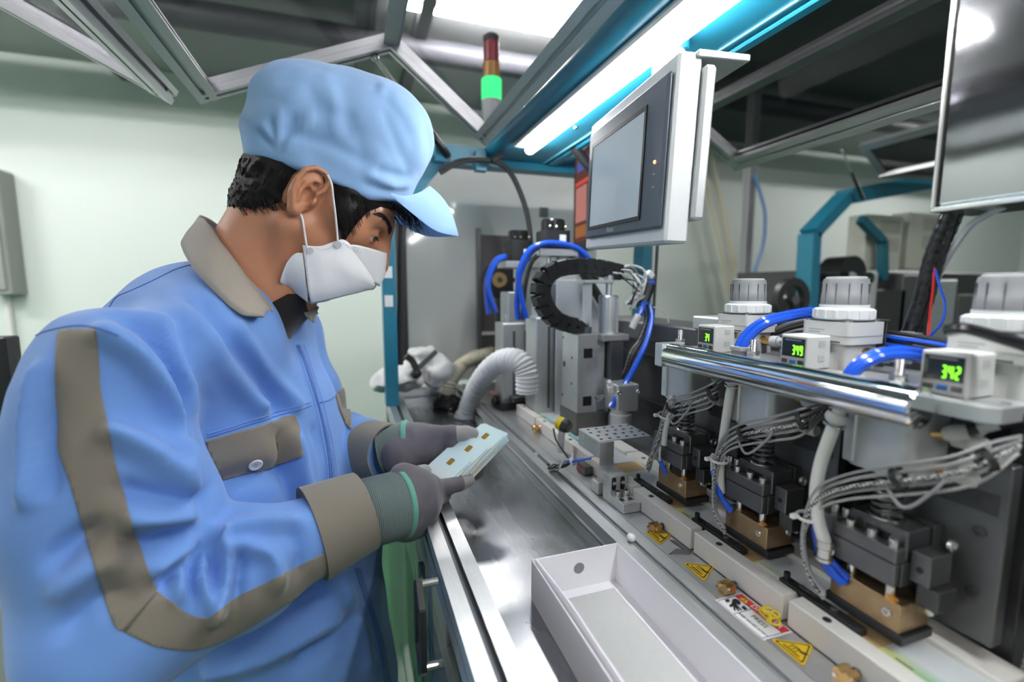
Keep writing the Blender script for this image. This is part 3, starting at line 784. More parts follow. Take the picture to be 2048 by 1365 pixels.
def pswitch(y, digits, label):
    x = .4; z = -.062
    t = thing('pressure_switch', label, 'pressure switch', (x, y, z - .0165), 'digital pressure switches on the valve plate')
    obj('switch_body', MB().box((x, y - .0148, z - .0165), (x + .030, y + .0148, z + .0155), .0013), 'offwhite', t)
    obj('display_window', MB().box((x - .0004, y - .0122, z - .0055), (x + .0005, y + .0122, z + .0125)), 'lcd', t)
    obj('display_digits', seven(MB(), digits, y + .001, z - .0035, .0032, .0095, .0009, x - .0004), 'led_green', t)
    obj('display_mark', MB().box((x - .0006, y - .008, z + .0100), (x - .0003, y + .009, z + .0112)), 'knob', t)
    for k, (dy, m) in enumerate(((.0088, 'dark'), (0, 'blue_btn'), (-.0088, 'dark'))):
        obj('button', MB().box((x - .0010, y + dy - .0033, z - .0122), (x + .0005, y + dy + .0033, z - .0082), .0005), m, t)
    for dz in (.008, -.006):
        obj('vent_slot', MB().box((x + .014, y - .0152, z + dz - .003), (x + .022, y - .0147, z + dz + .003)), 'knob_lt', t)
    obj('switch_lead', MB().tube([(x + .03, y - .006, z + .008), (x + .036, y - .009, z + .009), (x + .038, y - .010, z - .002), (x + .036, y - .012, z - .0165)], .0018, 8), 'wire_white', t)
    return t
pswitch(.457, '34 ', 'small pressure switch reading 34 in green, farthest of three')
pswitch(.338, '349', 'pressure switch reading 349 in green, middle of three')
pswitch(.216, '342', 'largest nearest pressure switch with green digits, at the right edge')
for i, y in enumerate((.486, .372, .236)):
    t = thing('threaded_stud', ['threaded stud with nuts beside the pressure switch reading 34', 'threaded stud with nuts beside the middle pressure switch', 'threaded stud with nuts at the near end of the chrome bar'][i], 'bolt', (.386, y, -.0785), 'studs standing on the valve plate')
    x = .386
    obj('washer', MB().cyl((x, y, -.0785), (x, y, -.0770), .0082, n=20), 'screw', t)
    obj('hex_nut', MB().cyl((x, y, -.0770), (x, y, -.0700), .0068, n=6), 'screw', t)
    obj('thin_nut', MB().cyl((x, y, -.0698), (x, y, -.0655), .0058, n=6, rot=.4), 'screw', t)
    obj('stud', MB().lathe([(.0034, 0)] + [(.0034 if k % 2 else .0030, .001 + k * .0008) for k in range(12)] + [(.0026, .0115)], (x, y, -.0655), n=14), 'screw', t)

def regulator(y, mark, label):
    x = .452
    t = thing('pressure_regulator', label, 'regulator', (x, y, -.0785), 'grey knobbed pressure regulators')
    obj('regulator_body', MB().prism([(x + a, y + b) for a, b in rounded(.040, .042, .004, 3)], xy, -.0785, -.054), 'offwhite', t)
    obj('lower_port', MB().cyl((x, y, -.0785), (x, y, -.062), .024, n=20), 'offwhite', t)
    obj('valve_head', MB().prism([(x + a, y + b) for a, b in rounded(.047, .049, .004, 3)], xy, -.0538, -.0335), 'offwhite', t)
    obj('head_seam', MB().prism([(x + a, y + b) for a, b in rounded(.0475, .0495, .004, 3)], xy, -.0468, -.0460), 'knob', t)
    obj('notch_line', MB().box((x - .0240, y - .016, -.0525), (x - .0235, y + .004, -.0515)), 'ink', t)
    for (dx, dy) in ((-.018, .019), (-.018, -.019), (.018, -.019)):
        obj('head_screw', MB().socket((x + dx, y + dy, -.0335), r=.0032, h=.0018), 'screw', t)
    obj('bracket', MB().box((x - .021, y - .020, -.0335), (x + .036, y + .023, -.0318), .0004), 'dark2', t)
    obj('bracket_leg', MB().box((x + .0344, y - .018, -.0785), (x + .036, y + .018, -.0335), .0004), 'dark2', t)
    rg = obj('lock_ring', MB().lathe([(.0235, 0), (.0247, .001), (.0247, .0095), (.0232, .0105), (.0205, .011)], (x, y, -.0316), n=48), 'white', t)
    for k in range(16):
        a = 2 * PI * k / 16
        obj('grip_rib', MB().box((.0238, -.0012, .0012), (.0257, .0012, .0092), .0003, Matrix.Translation((x, y, -.0316)) @ Matrix.Rotation(a, 4, 'Z')), 'white', rg)
    obj('neck', MB().cyl((x, y, -.0206), (x, y, -.0175), .0205, n=32), 'white', t)
    kb = obj('knob', MB().lathe([(.0195, 0), (.0198, .0015), (.0196, .0105), (.0193, .0110), (.0190, .021), (.0182, .0245), (.0165, .0250)], (x, y, -.0174), n=40), 'knob', t)
    obj('knob_top', MB().lathe([(.0166, 0), (.0166, .0012), (.0155, .0016)], (x, y, .0076), n=32), 'knob_lt', kb)
    for k in range(12):
        a = 2 * PI * (k + .5) / 12
        obj('knob_groove', MB().box((.0188, -.00025, .0), (.0198, .00025, .0195), 0, Matrix.Translation((x, y, -.0170)) @ Matrix.Rotation(a, 4, 'Z')), 'ink', kb)
    obj('outlet_nut', MB().cyl((x + .004, y - .021, -.063), (x + .004, y - .034, -.063), .0056, n=14), 'brass', t)
    obj('outlet_fitting', MB().lathe([(.006, 0), (.0068, .002), (.0068, .008), (.0052, .009), (.0052, .024)], (x + .004, y - .033, -.063), (.25, -1, 0), 14), 'white', t)
    if mark:
        n_ = Vector((-.97, -.2425, 0)); o_ = Vector((x + .004, y - .033, -.063)) + Vector((.2425, -.97, 0)) * .0165 + n_ * .0053
        text('lettering', mark, .0058, 'ink', frame_mtx(o_, (.2425, -.97, 0), (0, 0, 1)), t)
    for k, (z, ln) in enumerate(((-.044, .012), (-.0415, .016), (-.0505, .010), (-.053, .013))):
        obj('print_line', MB().box((x - .0239, y + .016 - ln, z - .0003), (x - .0234, y + .016, z + .0004)), 'knob', t)
    return t
regulator(.448, 'Y21', 'pressure regulator with grey knob, farthest and smallest of three')
regulator(.330, 'Y22', 'pressure regulator with grey knob in the middle, standing above the chrome bar')
regulator(.208, '', 'pressure regulator with grey knob cut by the right edge, nearest of three')

# ================================================================== tubes, hoses and cables on the press line
def cable(name, label, pts, r, m, cat='cable', group=None, n=8, sub=7):
    o = obj(name, MB().tube(pts, r, n, sub), m)
    return tag(o, label, cat, group)
def px(pts, **k): return [at(u, v, **k) for u, v in pts]
def pxx(pts): return [at(u, v, X=x) for u, v, x in pts]
# blue air tubes
for k in (0, 1):
    cable('air_tube', ['upper blue air tube arching from the chrome bar to the middle regulator', 'lower blue air tube arching from the chrome bar to the middle regulator'][k],
          pxx([(1474 + 11 * k, 705, .388), (1478 + 11 * k, 690, .39), (1496 + 12 * k, 664 + 2 * k, .40), (1530 + 10 * k, 640 + 5 * k, .415), (1570 + 8 * k, 630 + 6 * k, .44), (1618, 622 + 8 * k, .475), (1660, 625 + 8 * k, .50)]), .0042, 'blue', 'tube', 'blue tubes by the middle regulator')
    cable('air_tube', ['upper thick blue air tube behind the nearest pressure switch', 'lower thick blue air tube behind the nearest pressure switch'][k],
          pxx([(1692 + 10 * k, 762, .384), (1700 + 10 * k, 744, .386), (1722 + 14 * k, 722 + 4 * k, .395), (1758 + 14 * k, 706 + 7 * k, .41), (1800 + 14 * k, 702 + 10 * k, .43), (1850, 708 + 12 * k, .46), (1900, 716 + 12 * k, .48)]), .0042, 'blue', 'tube', 'blue tubes by the nearest switch')
for lab, u, v, x in (('white push-in fitting holding the blue tubes near the far switch', 1480, 700, .388), ('white push-in fitting holding the blue tubes behind the chrome bar middle', 1698, 757, .384)):
    c = at(u, v, X=x)
    t = thing('tube_fitting', lab, 'fitting', (c[0], c[1], -.0785))
    obj('collar', MB().prism([(c[0] + a, c[1] + b) for a, b in rounded(.013, .022, .006, 4)], xy, c[2] - .0005, c[2] + .0035), 'offwhite', t)
    obj('fitting_body', MB().prism([(c[0] + a, c[1] + b) for a, b in rounded(.010, .019, .005, 4)], xy, -.0785, c[2]), 'knob_lt', t)
# white ptfe hoses beside the heads
def hose(label, pts, r=.0058):
    t = thing('white_hose', label, 'hose', pts[0])
    obj('hose_tube', MB().tube(pts, r, 12, 7), 'hose_ptfe', t)
    p0, p1 = Vector(pts[0]), Vector(pts[1]); d = (p1 - p0).normalized()
    obj('top_collar', MB().lathe([(r * 1.45, -.006), (r * 1.65, -.003), (r * 1.65, 0), (r * 1.3, .003)], p0 + d * .012, d, 18), 'knob_lt', t)
    obj('top_clip', MB().ring(p0 + d * .016, p0 + d * .0175, r * 1.6, r * .98, 18), 'screw', t)
    return t
hose('white hose dropping beside the farthest press head', pxx([(1468, 742, .376), (1458, 800, .376), (1449, 860, .376), (1443, 905, .377), (1440, 945, .379), (1443, 985, .382)]), .0046)
hose('white hose bowing past the middle press head, thickest in view', pxx([(1683, 812, .368), (1662, 868, .367), (1641, 930, .367), (1632, 990, .368), (1637, 1040, .370), (1648, 1080, .373), (1655, 1105, .376)]), .0052)
hose('thin white hose beside the far clamp block', pxx([(1345, 790, .372), (1338, 830, .372), (1331, 860, .373), (1328, 890, .375)]), .0036)
# steel ferrule at the lower end of the thick hose
ff = at(1650, 1085, X=.3735)
tag(obj('hose_ferrule', MB().lathe([(.0068, 0), (.0072, .003), (.0060, .0035), (.0060, .011), (.0068, .012), (.0066, .018)], (ff[0], ff[1], ff[2] - .016), n=18), 'screw'), 'steel ferrule at the foot of the thick white hose', 'ferrule')
# braided cable looms crossing in front of the cylinders
looms = [('farthest', [(1452, 760, .405), (1425, 780, .385), (1385, 796, .375), (1345, 808, .371), (1328, 832, .37), (1322, 866, .371), (1306, 905, .372), (1297, 935, .374)], .0014),
         ('middle', [(1646, 815, .405), (1604, 832, .385), (1550, 845, .376), (1490, 858, .372), (1452, 878, .37), (1434, 920, .37), (1428, 970, .371), (1432, 1020, .373), (1450, 1058, .377)], .0014),
         ('nearest', [(2040, 880, .415), (1975, 905, .392), (1900, 930, .378), (1800, 945, .372), (1700, 960, .369), (1640, 985, .367), (1612, 1035, .367), (1608, 1090, .368), (1622, 1150, .371), (1648, 1185, .376)], .0014)]
for nm, pts, r in looms:
    t = thing('cable_loom', 'loom of braided grey cables in front of the %s press head' % nm, 'cable', pxx(pts)[0], 'braided looms of the press heads')
    P = [Vector(p) for p in pxx(pts)]
    for k, (dx, dz, m, rr) in enumerate(((0, 0, 'braid', 1.15), (-.0025, -.0065, 'braid_bw', 1.25), (.003, -.0125, 'braid', 1.05), (-.004, .0065, 'wire_grey', .8), (.0005, -.0190, 'braid', .9))):
        q = [p + Vector((dx * (1 if i % 2 else .6), dx * .3, dz * (1 - .65 * (i / (len(P) - 1)) ** 2) * (.5 if i == 0 else 1))) for i, p in enumerate(P)]
        obj('braided_cable', MB().tube(q, r * rr, 8, 7), m, t)
    mid = P[len(P) // 2]
    obj('slack_loop', MB().tube([P[2] + Vector((0, 0, -.004)), P[2] + Vector((-.004, .004, -.018)), P[3] + Vector((-.002, -.006, -.024)), P[3] + Vector((0, .010, -.012))], r * .95, 8, 7), 'wire_grey', t)
    for i in (1, 3):
        dd = (P[i + 1] - P[i]).normalized()
        obj('black_tie', MB().ring(P[i] - dd * .002 + Vector((0, 0, -.0045)), P[i] + dd * .002 + Vector((0, 0, -.0045)), .0088, .0072, 14), 'black', t)
    pt_ = P[-4]
    dd = (P[-3] - P[-4]).normalized()
    tie = obj('white_tie', MB().ring(pt_ - dd * .0013 + Vector((.003, 0, 0)), pt_ + dd * .0013 + Vector((.003, 0, 0)), .0100, .0088, 16), 'white', t)
    obj('tie_lock', MB().box((pt_[0] - .012, pt_[1] + .002, pt_[2] - .0015), (pt_[0] - .005, pt_[1] + .0065, pt_[2] + .0025), .0006), 'white', tie)
# heat-shrink blue leads into the heater blocks
for nm, pts in (('nearest', [[(1627, 1050), (1634, 1090), (1652, 1135), (1685, 1170)], [(1632, 1095), (1648, 1120), (1672, 1150), (1695, 1168)], [(1638, 1092), (1662, 1120), (1680, 1140), (1698, 1158)]]),
                ('middle', [[(1424, 942), (1432, 965), (1446, 1000), (1462, 1025)], [(1428, 975), (1440, 992), (1455, 1010), (1466, 1020)]]),
                ('farthest', [[(1320, 922), (1326, 936), (1332, 950)]])):
    t = thing('heater_leads', 'blue sleeved leads entering the %s bronze heater block' % nm, 'cable', px(pts[0], X=.376)[0], 'blue heater leads')
    for k, p in enumerate(pts):
        q = [at(u, v, X=.374 + .0025 * i + .002 * k) for i, (u, v) in enumerate(p)]
        obj('blue_sleeve', MB().tube(q, .0027, 10, 6), 'blue', t)
    q0 = Vector(at(*pts[0][0], X=.374))
    obj('lead_wire', MB().tube([q0 + Vector((0, 0, .02)), q0 + Vector((-.001, 0, .01)), q0], .0015, 8, 5), 'wire_white', t)

# cable run behind the regulators
run = thing('cable_run', 'bundle of black, white and blue cables lying behind the middle regulator', 'cable', at(1780, 680, X=.49))
rr = random.Random(3)
for k in range(11):
    v0 = 655 + k * 4.2; m = ['rubber', 'wire_white', 'blue', 'rubber', 'braid', 'rubber', 'blue', 'rubber', 'rubber', 'wire_grey', 'rubber'][k]
    obj('run_cable', MB().tube(pxx([(1640, v0 - 4 + rr.uniform(-3, 3), .50), (1730, v0 + 4, .495), (1800, v0 + 13 + rr.uniform(-3, 3), .49), (1880, v0 + 26, .485), (1960, v0 + 44, .48)]), .0032 if m == 'blue' else rr.uniform(.0016, .003), 8, 6), m, run)
for k in range(4):
    cable('control_cable', ['lowest', 'second lowest', 'second highest', 'highest'][k] + ' dark cable arching behind the farthest regulator',
          pxx([(1540, 690 - 9 * k, .47), (1590, 672 - 9 * k, .48), (1640, 668 - 9 * k, .49), (1700, 690 - 9 * k, .50)]), .003, ['rubber', 'dark2', 'rubber', 'dark2'][k])
# near black cable in front of the nearest regulator
cable('black_hose', 'black hose crossing in front of the nearest regulator knob', pxx([(1892, 662, .40), (1930, 658, .40), (1985, 672, .402), (2048, 690, .405), (2110, 715, .41)]), .0042, 'black_gloss', 'hose')
t = thing('sensor_plug', 'black cable with white sleeve plugged into the nearest cylinder', 'connector', at(1890, 870, X=.412))
q = pxx([(1862, 868, .402), (1885, 870, .404), (1920, 866, .408), (1980, 852, .414), (2060, 832, .42)])
obj('brass_pin', MB().cyl(q[0], q[1], .0018, n=10), 'brass', t)
obj('plug_body', MB().lathe([(.004, 0), (.0062, .003), (.0068, .008), (.0055, .014)], q[1], Vector(q[2]) - Vector(q[1]), 14), 'offwhite', t)
obj('plug_cable', MB().tube(q[2:], .0036, 10, 6), 'black', t)
obj('sleeve', MB().tube(pxx([(1956, 857, .411), (1995, 848, .4152)]), .0042, 12, 4), 'white', t)

# ================================================================== small parts on the front plate
def brass_clamp(u, v, label):
    c = Vector(at(u, v, Z=ZT)); x, y = c[0], c[1]
    t = thing('brass_clamp', label, 'clamp', (x, y, ZT), 'brass clamp blocks on the front plate')
    b = obj('clamp_block', MB().prism([(-.0065, 0), (.0065, 0), (.0065, .008), (.003, .010), (.001, .0082), (-.001, .0082), (-.003, .0105), (-.0065, .0085)], lambda a, bb, h: (x + h, y + a, ZT + bb), -.0055, .0055), 'brass', t)
    obj('front_screw', MB().cyl((x - .0055, y + .003, ZT + .005), (x - .0095, y + .003, ZT + .005), .0014, n=10), 'screw', t)
    obj('side_screw', MB().socket((x - .0025, y - .0065, ZT + .0055), (0, -1, 0), .0018, .0015), 'screw', t)
    obj('thumb_screw', MB().lathe([(.0022, 0), (.0036, .001), (.0036, .004), (.0028, .0045)], (x + .0055, y - .002, ZT + .006), (1, 0, 0), 14), 'dark', t)
brass_clamp(1310, 1062, 'brass clamp block beside the farthest hot surface sticker')
brass_clamp(1452, 1183, 'brass clamp block above the red danger sticker')
brass_clamp(1692, 1362, 'brass clamp block at the bottom edge of the picture')
c = at(1074, 862, Z=ZT + .004)
tag(obj('brass_fitting', MB().lathe([(.006, 0), (.0085, .002), (.0085, .007), (.006, .009), (.006, .013), (.0085, .015), (.0085, .019)], (c[0] - .009, c[1], ZT + .0095), (1, 0, 0), 18), 'brass'), 'small round brass fitting on the plate by the far guide bar', 'fitting')
c = at(1262, 1080, Z=ZT + .002)
tag(obj('foam_ball', MB().ball((c[0], c[1], ZT + .0045), .0055, 16, 10), 'white'), 'small white foam ball in the rail slot beyond the box', 'ball')
c = at(1072, 906, Z=ZT + .002)
tag(obj('slot_plug', MB().lathe([(.0035, 0), (.0035, .003), (.002, .005)], (c[0], c[1], ZT - .003), n=12), 'white'), 'tiny white plug in the rail slot by the wires', 'plug')
for k, (pp, lab) in enumerate((([(1339, 1080), (1352, 1083), (1380, 1104), (1368, 1101)], 'upper strip of shiny tape on the front plate'), ([(1337, 1110), (1352, 1098), (1383, 1104), (1376, 1110)], 'lower strip of shiny tape on the front plate'))):
    mb = MB().prism([at(u, v, Z=ZT)[:2] for u, v in pp], xy, ZT - .0002, ZT + .0004)
    tag(obj('tape_strip', mb, 'mirror'), lab, 'tape')

def flat(poly, z0, z1): return MB().prism([tuple(p) for p in poly], xy, z0, z1)
def inset(tri, f, rnd=0):
    c = sum((Vector(p) for p in tri), Vector((0, 0))) / len(tri)
    return [c + (Vector(p) - c) * f for p in tri]
def round_poly(tri, r, n=4):
    out = []
    k = len(tri)
    for i in range(k):
        p, a, b = Vector(tri[i]), Vector(tri[i - 1]), Vector(tri[(i + 1) % k])
        da = (a - p).normalized() * r; db = (b - p).normalized() * r
        for j in range(n + 1):
            s = j / n; out.append((p + da) * (1 - s) ** 2 + p * 2 * s * (1 - s) + (p + db) * s * s)
    return out
def hot_sticker(pxs, label):
    tri = [Vector(at(u, v, Z=ZT)[:2]) for u, v in pxs]
    t = thing('hot_surface_sticker', label, 'sticker', (tri[0][0], tri[0][1], ZT), 'yellow hot surface stickers')
    z = ZT - .0004
    obj('yellow_ground', flat(round_poly(tri, .0035), z, z + .0006), 'yellow', t)
    obj('black_border', flat(round_poly(inset(tri, .86), .003), z + .0006, z + .0007), 'ink', t)
    obj('yellow_field', flat(round_poly(inset(tri, .74), .0025), z + .0007, z + .0008), 'yellow', t)
    # pictogram: hot plate with rising heat under a hand; base line runs along the edge tri[0] -> tri[2]
    A, Bv, Cv = tri
    cx = (A + Bv + Cv) / 3
    e1 = (Cv - A).normalized(); e2 = (Bv - (A + Cv) / 2).normalized(); s = (Cv - A).length
    def q(a, b): return cx + e1 * a * s + e2 * b * s
    mb = flat([q(-.24, -.17), q(.24, -.17), q(.24, -.13), q(-.24, -.13)], z + .0008, z + .0010)
    for a in (-.14, -.05, .04):
        for j, (o1, o2) in enumerate(((0, .02), (.02, 0), (0, .02))):
            b0 = -.11 + .05 * j
            mb.add([(*q(a + o1, b0), z + .0010), (*q(a + o1 + .022, b0), z + .0010), (*q(a + o2 + .022, b0 + .05), z + .0010), (*q(a + o2, b0 + .05), z + .0010)], [(0, 1, 2, 3)])
    hand = [(-.20, .07), (-.10, .10), (.02, .12), (.10, .10), (.20, .16), (.26, .16), (.24, .06), (.14, .02), (.06, .05), (-.02, .07), (-.12, .06)]
    mb.add([(*q(a, b - .02), z + .0010) for a, b in hand], [tuple(range(len(hand)))])
    obj('pictogram', mb, 'ink', t)
hot_sticker([(1288.5, 1062), (1345.7, 1067.8), (1320.8, 1089.8)], 'yellow hot surface sticker farthest away, by the first brass clamp')
hot_sticker([(1364.7, 1126.4), (1429.8, 1132.3), (1408.7, 1162.5)], 'yellow hot surface sticker between the tape and the red danger sticker')
hot_sticker([(1540.5, 1277.9), (1626.9, 1290.5), (1607.9, 1334.5)], 'largest yellow hot surface sticker, nearest, below the danger sticker')
# danger sticker
dg = [Vector(at(u, v, Z=ZT)[:2]) for u, v in ((1430.6, 1201.2), (1481.9, 1186.5), (1585.9, 1265.6), (1525.9, 1281.7))]
t = thing('danger_sticker', 'white and red DANGER PRESS warning sticker on the front plate', 'sticker', (dg[0][0], dg[0][1], ZT))
def dq(a, b):       # a along the sticker (text direction), b across (0 front, 1 red side)
    f = dg[0] * (1 - a) + dg[3] * a; r = dg[1] * (1 - a) + dg[2] * a
    return f * (1 - b) + r * b
z = ZT - .0004
obj('sticker_ground', flat([dq(0, 0), dq(1, 0), dq(1, 1), dq(0, 1)], z, z + .0006), 'sign_white', t)
obj('red_band', flat([dq(.03, .70), dq(.97, .70), dq(.97, .97), dq(.03, .97)], z + .0006, z + .0007), 'sign_red', t)
mb = MB()
for a0, b0, a1, b1 in ((.03, .03, .97, .045), (.03, .03, .04, .70), (.96, .03, .97, .70), (.385, .03, .393, .70), (.03, .69, .97, .70)):
    mb.prism([dq(a0, b0), dq(a1, b0), dq(a1, b1), dq(a0, b1)], xy, z + .0006, z + .0008)
obj('rule_lines', mb, mat('navy_rule', (.05, .06, .2), .4), t)
hp = [(.10, .62), (.16, .66), (.22, .60), (.24, .50), (.20, .44), (.27, .42), (.36, .40), (.36, .36), (.28, .36), (.36, .30), (.35, .26), (.26, .31), (.34, .20), (.31, .18), (.23, .29), (.24, .18), (.20, .19), (.17, .34), (.13, .42), (.09, .52)]
obj('hand_pictogram', flat([dq(a, b) for a, b in hp], z + .0006, z + .0009), 'ink', t)
obj('crush_blocks', MB().prism([dq(a, b) for a, b in ((.28, .60), (.37, .58), (.37, .47), (.30, .48))], xy, z + .0006, z + .0009).prism([dq(a, b) for a, b in ((.06, .40), (.12, .36), (.12, .24), (.06, .26))], xy, z + .0006, z + .0009), 'ink', t)
e1 = dq(1, .5) - dq(0, .5); e2 = dq(.5, 1) - dq(.5, 0); sw = e2.length; sl_ = e1.length
def dtext(body, a, b, size, m, zz): 
    o = dq(a, b); return text('lettering', body, size, m, frame_mtx((o[0], o[1], zz), (e1[0], e1[1], 0), (e2[0], e2[1], 0)), t)
dtext('DANGER', .60, .835, sw * .25, 'sign_white', z + .0008)
dtext('PRESS', .66, .48, sw * .20, 'ink', z + .0008)
dtext('KEEP HANDS AWAY', .68, .22, sw * .105, 'ink', z + .0008)
tri = [dq(.10, .74), dq(.26, .74), dq(.18, .95)]
obj('alert_triangle', flat(round_poly(tri, .001), z + .0007, z + .0009), 'yellow', t)
obj('alert_mark', MB().prism([dq(a, b) for a, b in ((.172, .82), (.188, .82), (.190, .90), (.170, .90))], xy, z + .0009, z + .0011).prism([dq(a, b) for a, b in ((.172, .77), (.188, .77), (.188, .80), (.172, .80))], xy, z + .0009, z + .0011), 'ink', t)
# yellow twist of cable tie on it
c = Vector(at(1540, 1238, Z=ZT + .003))
pts = []
for k in range(40):
    a = k * .55
    pts.append(c + Vector((.005 * math.sin(a * 1.3) , -.014 * (k / 40 - .5) + .003 * math.cos(a * 2.1), .003 + .0035 * math.sin(a * .9))))
tag(obj('yellow_twist', MB().tube(pts, .0011, 6, 3), 'yellow_pl'), 'crumpled yellow plastic tie on the danger sticker', 'cable tie')

# ================================================================== sensor bracket
t = thing('sensor_bracket', 'aluminium bracket with slotted foot block and perforated top plate', 'bracket', (.345, .55, ZT))
ub = .546
zt_ = at(1223, 954, Y=ub)[2]
obj('foot_block', MB().box((.3275, .512, ZT), (.3545, ub, ZT + .0135), .0008), 'alu2', t)
up = obj('upright_block', MB().box((.3275, ub, ZT), (.3545, ub + .02, zt_), .0008), 'alu2', t)
for dx in (.006, .0195):
    sx = .3275 + dx
    obj('slot', MB().prism([(sx + a, (zt_ + ZT) / 2 + .008 + b) for a, b in rounded(.0066, .019, .0033, 4)], xz, ub - .0006, ub + .0002), 'ink', up)
    obj('slot_screw', MB().socket((sx, ub - .0005, (zt_ + ZT) / 2 + .009), (0, -1, 0), .0029, .0012), 'screw', up)
    obj('foot_screw', MB().socket((sx, ub - .010, ZT + .0135), r=.0042, h=.008), 'screw', t)
    obj('foot_slot', MB().box((sx - .003, ub - .024, ZT + .0135), (sx + .003, ub - .018, ZT + .0138)), 'ink', t)
zp = -.2236
obj('bent_strip', MB().box((.3285, ub + .012, zt_ - .002), (.352, ub + .034, zt_ + .0015), .0005), 'alu2', t)
obj('vertical_strip', MB().box((.3285, ub + .0325, zt_), (.352, ub + .034, zp), .0004), 'alu2', t)
tp = obj('perforated_plate', MB().box((.328, .58, zp), (.4155, .645, zp + .0015), .0004), 'alu', t)
obj('plate_flange', MB().box((.328, .58, zp - .024), (.3295, .645, zp), .0004), 'alu', tp)
for i in range(6):
    for j in range(4):
        cx, cy = .336 + i * .0143 + (.004 if j % 2 else 0), .588 + j * .016
        obj('plate_hole', MB().cyl((cx, cy, zp + .0013), (cx, cy, zp + .0018), .0026, n=12), 'ink', tp)
for i in range(2):
    for j in range(2):
        obj('flange_hole', MB().cyl((.3276, .600 + .028 * i, zp - .007 - .010 * j), (.3283, .600 + .028 * i, zp - .007 - .010 * j), .0028, n=12), 'offwhite', tp)

# yellow and black plug with its cable, wire cluster and small actuators
c = Vector(at(1126, 850, X=.335))
t = thing('sensor_connector', 'yellow and black round connector beside the perforated plate', 'connector', tuple(c))
ax = Vector((.5, -.75, -.25)).normalized()
obj('yellow_half', MB().lathe([(.008, -.011), (.0115, -.009), (.012, 0)], c, ax, 16), 'yellow_pl', t)
obj('black_half', MB().lathe([(.0125, 0), (.0125, .008), (.0105, .011), (.009, .014)], c, ax, 8), 'black', t)
obj('connector_stem', MB().cyl((c[0] - .002, c[1] + .004, c[2] - .05), (c[0] - .001, c[1] + .002, c[2] - .006), .006, n=14), 'alum_white', t)
obj('connector_cable', MB().tube([at(1107, 858, X=.326), at(1112, 880, X=.322), at(1128, 905, X=.32), at(1143, 925, X=.318)], .0016, 8, 7), 'rubber', t)
t = thing('wire_cluster', 'tangle of cut black and white wires tied over the middle rail', 'cable', at(1110, 935, X=.30))
for k in range(9):
    j = lambda s: rr.uniform(-s, s)
    obj('loose_wire', MB().tube([at(1145 + j(4), 922 + j(4), X=.312 + j(.004)), at(1128 + j(6), 928 + j(7), X=.306 + j(.006)), at(1112 + j(6), 935 + j(8), X=.30 + j(.007)), at(1096 + j(6), 938 + j(10), X=.297 + j(.006))], .0011 + .0005 * (k % 2), 6, 6), ['rubber', 'wire_white', 'rubber', 'wire_grey'][k % 4], t)
obj('blue_sheath', MB().tube([at(1134, 925, X=.308), at(1160, 921, X=.314), at(1182, 917, X=.32)], .003, 8, 5, rad=lambda i, k: .0032 * (1 - .6 * i / k)), 'blue', t)
obj('white_tie', MB().ring(Vector(at(1144, 924, X=.309)), Vector(at(1147, 923, X=.3105)), .0062, .005, 14), 'white', t)
obj('tie_tail', MB().box((-.001, -.001, 0), (.001, .001, .012), 0, Matrix.Translation(at(1144, 922, X=.306))), 'white', t)
c = Vector(at(1168, 945, Z=ZT))
t = thing('photo_sensor', 'small dark sensor with red label beside the foot block', 'sensor', (c[0], c[1], ZT))
obj('sensor_body', MB().box((c[0] - .006, c[1] - .014, ZT), (c[0] + .008, c[1] + .016, ZT + .014), .001), 'dark2', t)
obj('red_label', MB().box((c[0] - .0065, c[1] - .009, ZT + .004), (c[0] - .0059, c[1] + .012, ZT + .010)), mat('faded_red', (.55, .08, .12), .5), t)
c = Vector(at(1200, 985, Z=ZT))
obj('sensor_base', MB().box((c[0] - .008, c[1] - .008, ZT), (c[0] + .006, c[1] + .012, ZT + .018), .001), 'offwhite', t)
# ================================================================== transfer station with cable chain
t = thing('transfer_arm', 'silver pick and place station with slide body and gripper behind the sensor bracket', 'machine unit', (.42, .81, ZT))
def S(name, lo, hi, m, ch=.001, par=None): return obj(name, MB().box(lo, hi, ch), m, par or t)
S('plinth', (.388, .772, ZT), (.455, .848, -.238), 'dark2')
sb = S('slide_body', (.39, .775, -.2378), (.4315, .844, -.0887), 'alu2')
for y, z, r in ((.84, -.10, .003), (.833, -.152, .0062), (.80, -.135, .003), (.80, -.185, .003), (.84, -.215, .003)):
    obj('body_hole', MB().cyl((.3897, y, z), (.3903, y, z), r, n=14), 'dark', sb)
for z in (-.124, -.215): obj('body_slot', MB().box((.402, .7745, z - .009), (.420, .7752, z + .009)), 'ink', sb)
S('slide_column', (.432, .785, -.2378), (.452, .84, -.095), 'alum_white')
obj('column_boss', MB().cyl((.441, .7848, -.118), (.441, .7835, -.118), .0055, n=16), 'alu2', t)
S('arm_plate', (.436, .765, -.102), (.492, .84, -.090), 'alu2')
S('chain_post', (.425, .80, -.0885), (.431, .83, .012), 'alum_white')
S('chain_shelf', (.41, .79, .006), (.47, .84, .012), 'alum_white')
obj('lift_cylinder', MB().lathe([(.019, 0), (.019, .070), (.017, .073), (.006, .073), (.006, .094), (.009, .095), (.009, .110), (.006, .112)], (.466, .80, -.090), n=24), 'alu2', t)
obj('lift_ribs', MB().box((.452, .783, -.09), (.480, .79, -.02), .002), 'alum_white', t)
S('rear_stop', (.40, .80, -.0885), (.412, .815, -.072), 'alum_white')
obj('round_stop', MB().cyl((.420, .80, -.0885), (.420, .80, -.077), .010, n=18), 'dark2', t)
